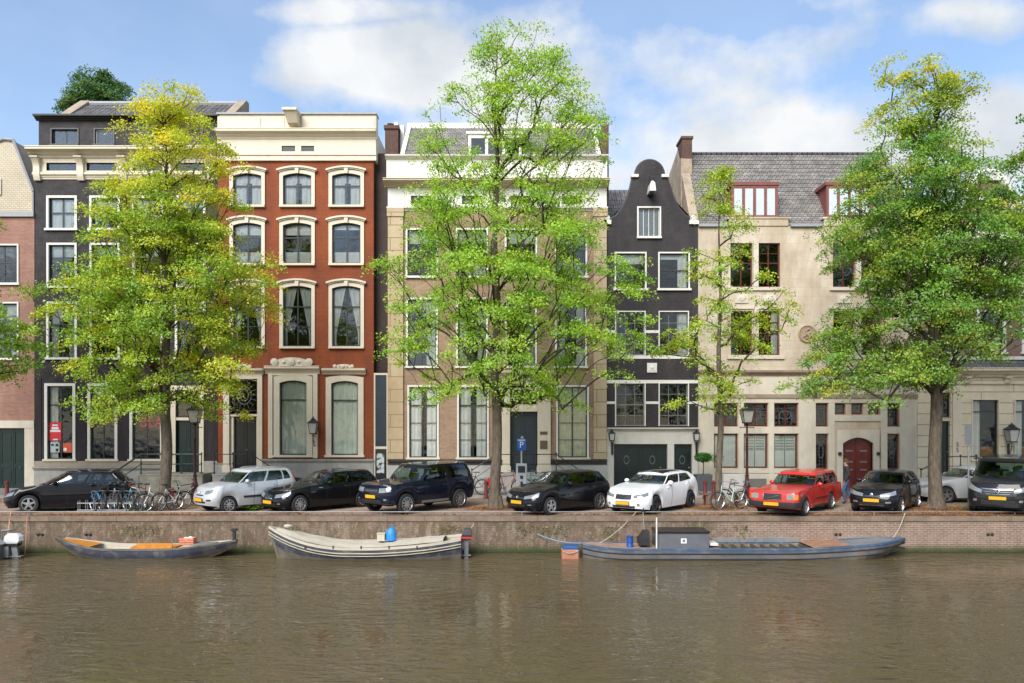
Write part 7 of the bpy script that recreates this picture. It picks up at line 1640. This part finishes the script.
# motor boat whose stern reaches into the picture on the left
Yb=26.5
t,L=boat_thing('motor_boat','grey motor boat with only its rusty stern showing beside the quay wall',-150,6,Yb)
sh=lambda u:.50; hull('hull',t,stations(L,1.6,sh,sf=.2,sw=.8),[GREYH,GREYH,OLDW,GREYH],rim=STEEL)
m=M(); m.tube([(L*.40,-.6,.5),(L*.40,-.6,.85),(L*.48,-.6,.88),(L*.485,.6,.88),(L*.40,.6,.85),(L*.40,.6,.5)],.022,6); m.build('stern_rail',STEEL,t,True)
o=thing('outboard_motor','outboard motor with a smooth white cowling at the stern of the motor boat','outboard motor',((14-512)/(FOC/Yb),Yb,WZ),local=True)
m=M(); m.rings([[(x_*.8,y_*.8,.50) for x_,y_ in ((-.2,-.15),(.2,-.15),(.25,0),(.2,.15),(-.2,.15),(-.25,0))],[(x_,y_,.60) for x_,y_ in ((-.24,-.17),(.26,-.17),(.32,0),(.26,.17),(-.24,.17),(-.30,0))],[(x_,y_,.74) for x_,y_ in ((-.22,-.16),(.24,-.16),(.30,0),(.24,.16),(-.22,.16),(-.28,0))],[(x_*.6,y_*.6,.83) for x_,y_ in ((-.24,-.17),(.26,-.17),(.32,0),(.26,.17),(-.24,.17),(-.30,0))]],cap=True); m.build('cowling',mat('cowling_white',(.68,.70,.72),.3,.06,4,coat=.5),o,True)
m=M(); m.rings([[(x_,y_,.42) for x_,y_ in ((-.16,-.12),(.18,-.12),(.18,.12),(-.16,.12))],[(x_,y_,.51) for x_,y_ in ((-.19,-.14),(.2,-.14),(.2,.14),(-.19,.14))]],cap=True); m.build('motor_pan',IRON,o)
m=M(); m.rings([[(-.06,-.06,.42),(.12,-.06,.42),(.12,.06,.42),(-.06,.06,.42)],[(-.02,-.04,-.05),(.18,-.04,-.05),(.18,.04,-.05),(-.02,.04,-.05)]],cap=True); m.box(-.08,.28,-.10,.10,.06,.09); m.box(-.35,-.10,-.14,.14,.05,.40); m.build('shaft',STEEL,o)
def rope(label,pts,r=.016,mt_=None,n=14,sag=.25):
    a,b=Vector(pts[0]),Vector(pts[1]); P=[]
    for i in range(n+1):
        u=i/n; q=a.lerp(b,u); q.z-=sag*4*u*(1-u); P.append(q)
    t=thing('mooring_rope',label,'rope',a,group='mooring ropes'); M().tube(P,r,5).build('strand',mt_ or PALEW,t,True)
ORR=mat('orange_rope',(.50,.24,.14),.8,.15,10)
rope('orange rope tied to the quay rail above the white outboard motor, nearer the edge',[at(11,27.85,.12),at(6,26.6,-.85)],.02,ORR,sag=.02)
rope('thin orange rope hanging down the wall right of the white outboard motor',[at(27.5,27.5,.12),at(25,27.35,-1.28)],.016,ORR,sag=.0)
rope('pale rope from the quay to the bow of the work barge',[at(905,27.6,.10),at(893,26.8,-.62)],.018,sag=.1)
rope('blue rope running along the wall to the stern of the work barge',[at(537,27.5,-.60),at(584,26.9,-.82)],.016,mat('blue_rope',(.20,.30,.42),.8,.1,8),sag=.10)
rope('pale rope rising from the barge stern to the rail',[at(600,26.8,-.80),at(636,27.8,.12)],.014,sag=.10)
rope('grey green rope from the rail down to the barge by the cabin',[at(643,27.8,.14),at(645,26.9,-.75)],.014,mat('green_rope',(.20,.26,.22),.8,.1,8),sag=.0)
rope('short pale rope from the sloop stern to the wall',[at(462,26.6,-.60),at(474,27.5,-.25)],.012,sag=.05)

# ---------------------------------------------------------------- fallen leaves, weeds
rng=np.random.default_rng(9)
def scatter(name,n,fpos,size,colfn,kind='stuff'):
    P=fpos(n); nr=np.column_stack([rng.normal(size=n)*.25,rng.normal(size=n)*.25,np.ones(n)]); me=leaves_mesh(name,P,nr,np.full(n,size),colfn(n),rng); o=bpy.data.objects.new(name,me); COL.objects.link(o); o['kind']=kind; return o
def fp(n):
    c=[(-13.5,28.1,2.2,.3,.12),(-10,28.2,5,.25,.12),(6.5,28.2,4.5,.3,.12),(12,28.1,5,.25,.14),(16.3,28.6,2.0,.8,.24),(17.5,28.0,3,.3,.16),(0,28.6,12,.8,.10)]
    w=np.array([q[4] for q in c]); k=rng.choice(len(c),n,p=w/w.sum()); C=np.array(c)
    X=C[k,0]+rng.normal(size=n)*C[k,2]; Y=C[k,1]+np.abs(rng.normal(size=n))*C[k,3]-.35; Y=np.maximum(Y,27.66); return np.column_stack([X,Y,.015+rng.random(n)*.03])
scatter('fallen_leaves',9000,fp,.075,lambda n: np.where((rng.random(n)<.35)[:,None],[.50,.24,.06],np.where((rng.random(n)<.5)[:,None],[.42,.14,.05],[.30,.17,.08]))*(.7+.6*rng.random(n))[:,None])
def fp2(n):
    ks=[(-13.3,29.9),(-.6,29.9),(7.7,29.9),(15.85,29.9)]; k=rng.integers(0,4,n); C=np.array(ks)[k]; a=rng.uniform(0,6.28,n); r=.25+np.abs(rng.normal(size=n))*.45; return np.column_stack([C[:,0]+r*np.cos(a)*1.4,C[:,1]+r*np.sin(a)*.8,.02+.05*rng.random(n)])
scatter('leaf_litter',5000,fp2,.07,lambda n: np.where((rng.random(n)<.5)[:,None],[.40,.15,.05],[.32,.20,.09])*(.6+.7*rng.random(n))[:,None])
def fp3(n):
    ks=[(16.9,29.2,.25),(-13.9,29.6,.3),(-9.6,29.4,.2)]; k=rng.integers(0,3,n); C=np.array(ks)[k]; return np.column_stack([C[:,0]+rng.normal(size=n)*C[:,2],C[:,1]+rng.normal(size=n)*.2,.02+.16*rng.random(n)])
scatter('weeds',900,fp3,.10,lambda n: np.array([.12,.26,.03])*(.6+.7*rng.random(n))[:,None])
def fp4(n): return np.column_stack([rng.uniform(-16,16,n),14+13*rng.random(n),np.full(n,WZ+.006)])
def flat(o): pass
P=fp4(70); me=leaves_mesh('floating_leaves',P,np.tile([0,0,1.],(70,1))+rng.normal(size=(70,3))*.02,np.full(70,.07),np.where((rng.random(70)<.5)[:,None],[.5,.4,.12],[.45,.30,.12]),rng); o=bpy.data.objects.new('floating_leaves',me); COL.objects.link(o); o['kind']='stuff'
# weeds rooting in the wall joints
def fp5(n):
    xs=np.array([-13.1,-12.4,-7.5,.3,1.1,1.6,6.4,7.9,-2.2,3.4]); k=rng.integers(0,len(xs),n); return np.column_stack([xs[k]+rng.normal(size=n)*.20,27.56-.06*rng.random(n),-.32-np.abs(rng.normal(size=n))*.22])
P=fp5(700); me=leaves_mesh('wall_weeds',P,np.column_stack([rng.normal(size=700)*.5,-np.ones(700),rng.normal(size=700)*.5]),np.full(700,.06),np.where((rng.random(700)<.5)[:,None],[.30,.24,.12],[.13,.16,.05]),rng); o=bpy.data.objects.new('wall_weeds',me); COL.objects.link(o); o['kind']='stuff'

# ---------------------------------------------------------------- bank and trees added behind the camera for panes, paint, water to mirror
props(M().box(-200,200,-30,-2.5,-4,0).build('added_quay',mat('dark_paving',(.10,.09,.08),.9,.2,1)),kind='structure')
n=14000; X=rng.uniform(-75,75,n); k=np.round(X/15.); Xc=k*15.+2.5*np.sin(k*2.1); a=rng.normal(size=n); rad=4.4; z=4+8*rng.random(n)**.9; r=rad*np.sqrt(np.clip(1-((z-8)/5.)**2,.05,1)); th=rng.uniform(0,6.28,n); rr=np.sqrt(rng.random(n))
P=np.column_stack([Xc+r*rr*np.cos(th),-8+r*rr*np.sin(th)*.8,z]); nr=rng.normal(size=(n,3))
me=leaves_mesh('added_treeline',P,nr,np.full(n,.42),np.array([.06,.14,.025])*(.6+.8*rng.random(n))[:,None],rng); o=bpy.data.objects.new('added_treeline',me); COL.objects.link(o); o['kind']='stuff'
m=M()
for k in range(-5,6): x=k*15.+2.5*math.sin(k*2.1); m.tube([(x,-8,0),(x+.2,-8,6),(x,-8,10.5)],[.28,.2,.08],7)
props(m.build('added_trunks',BARK),kind='stuff')
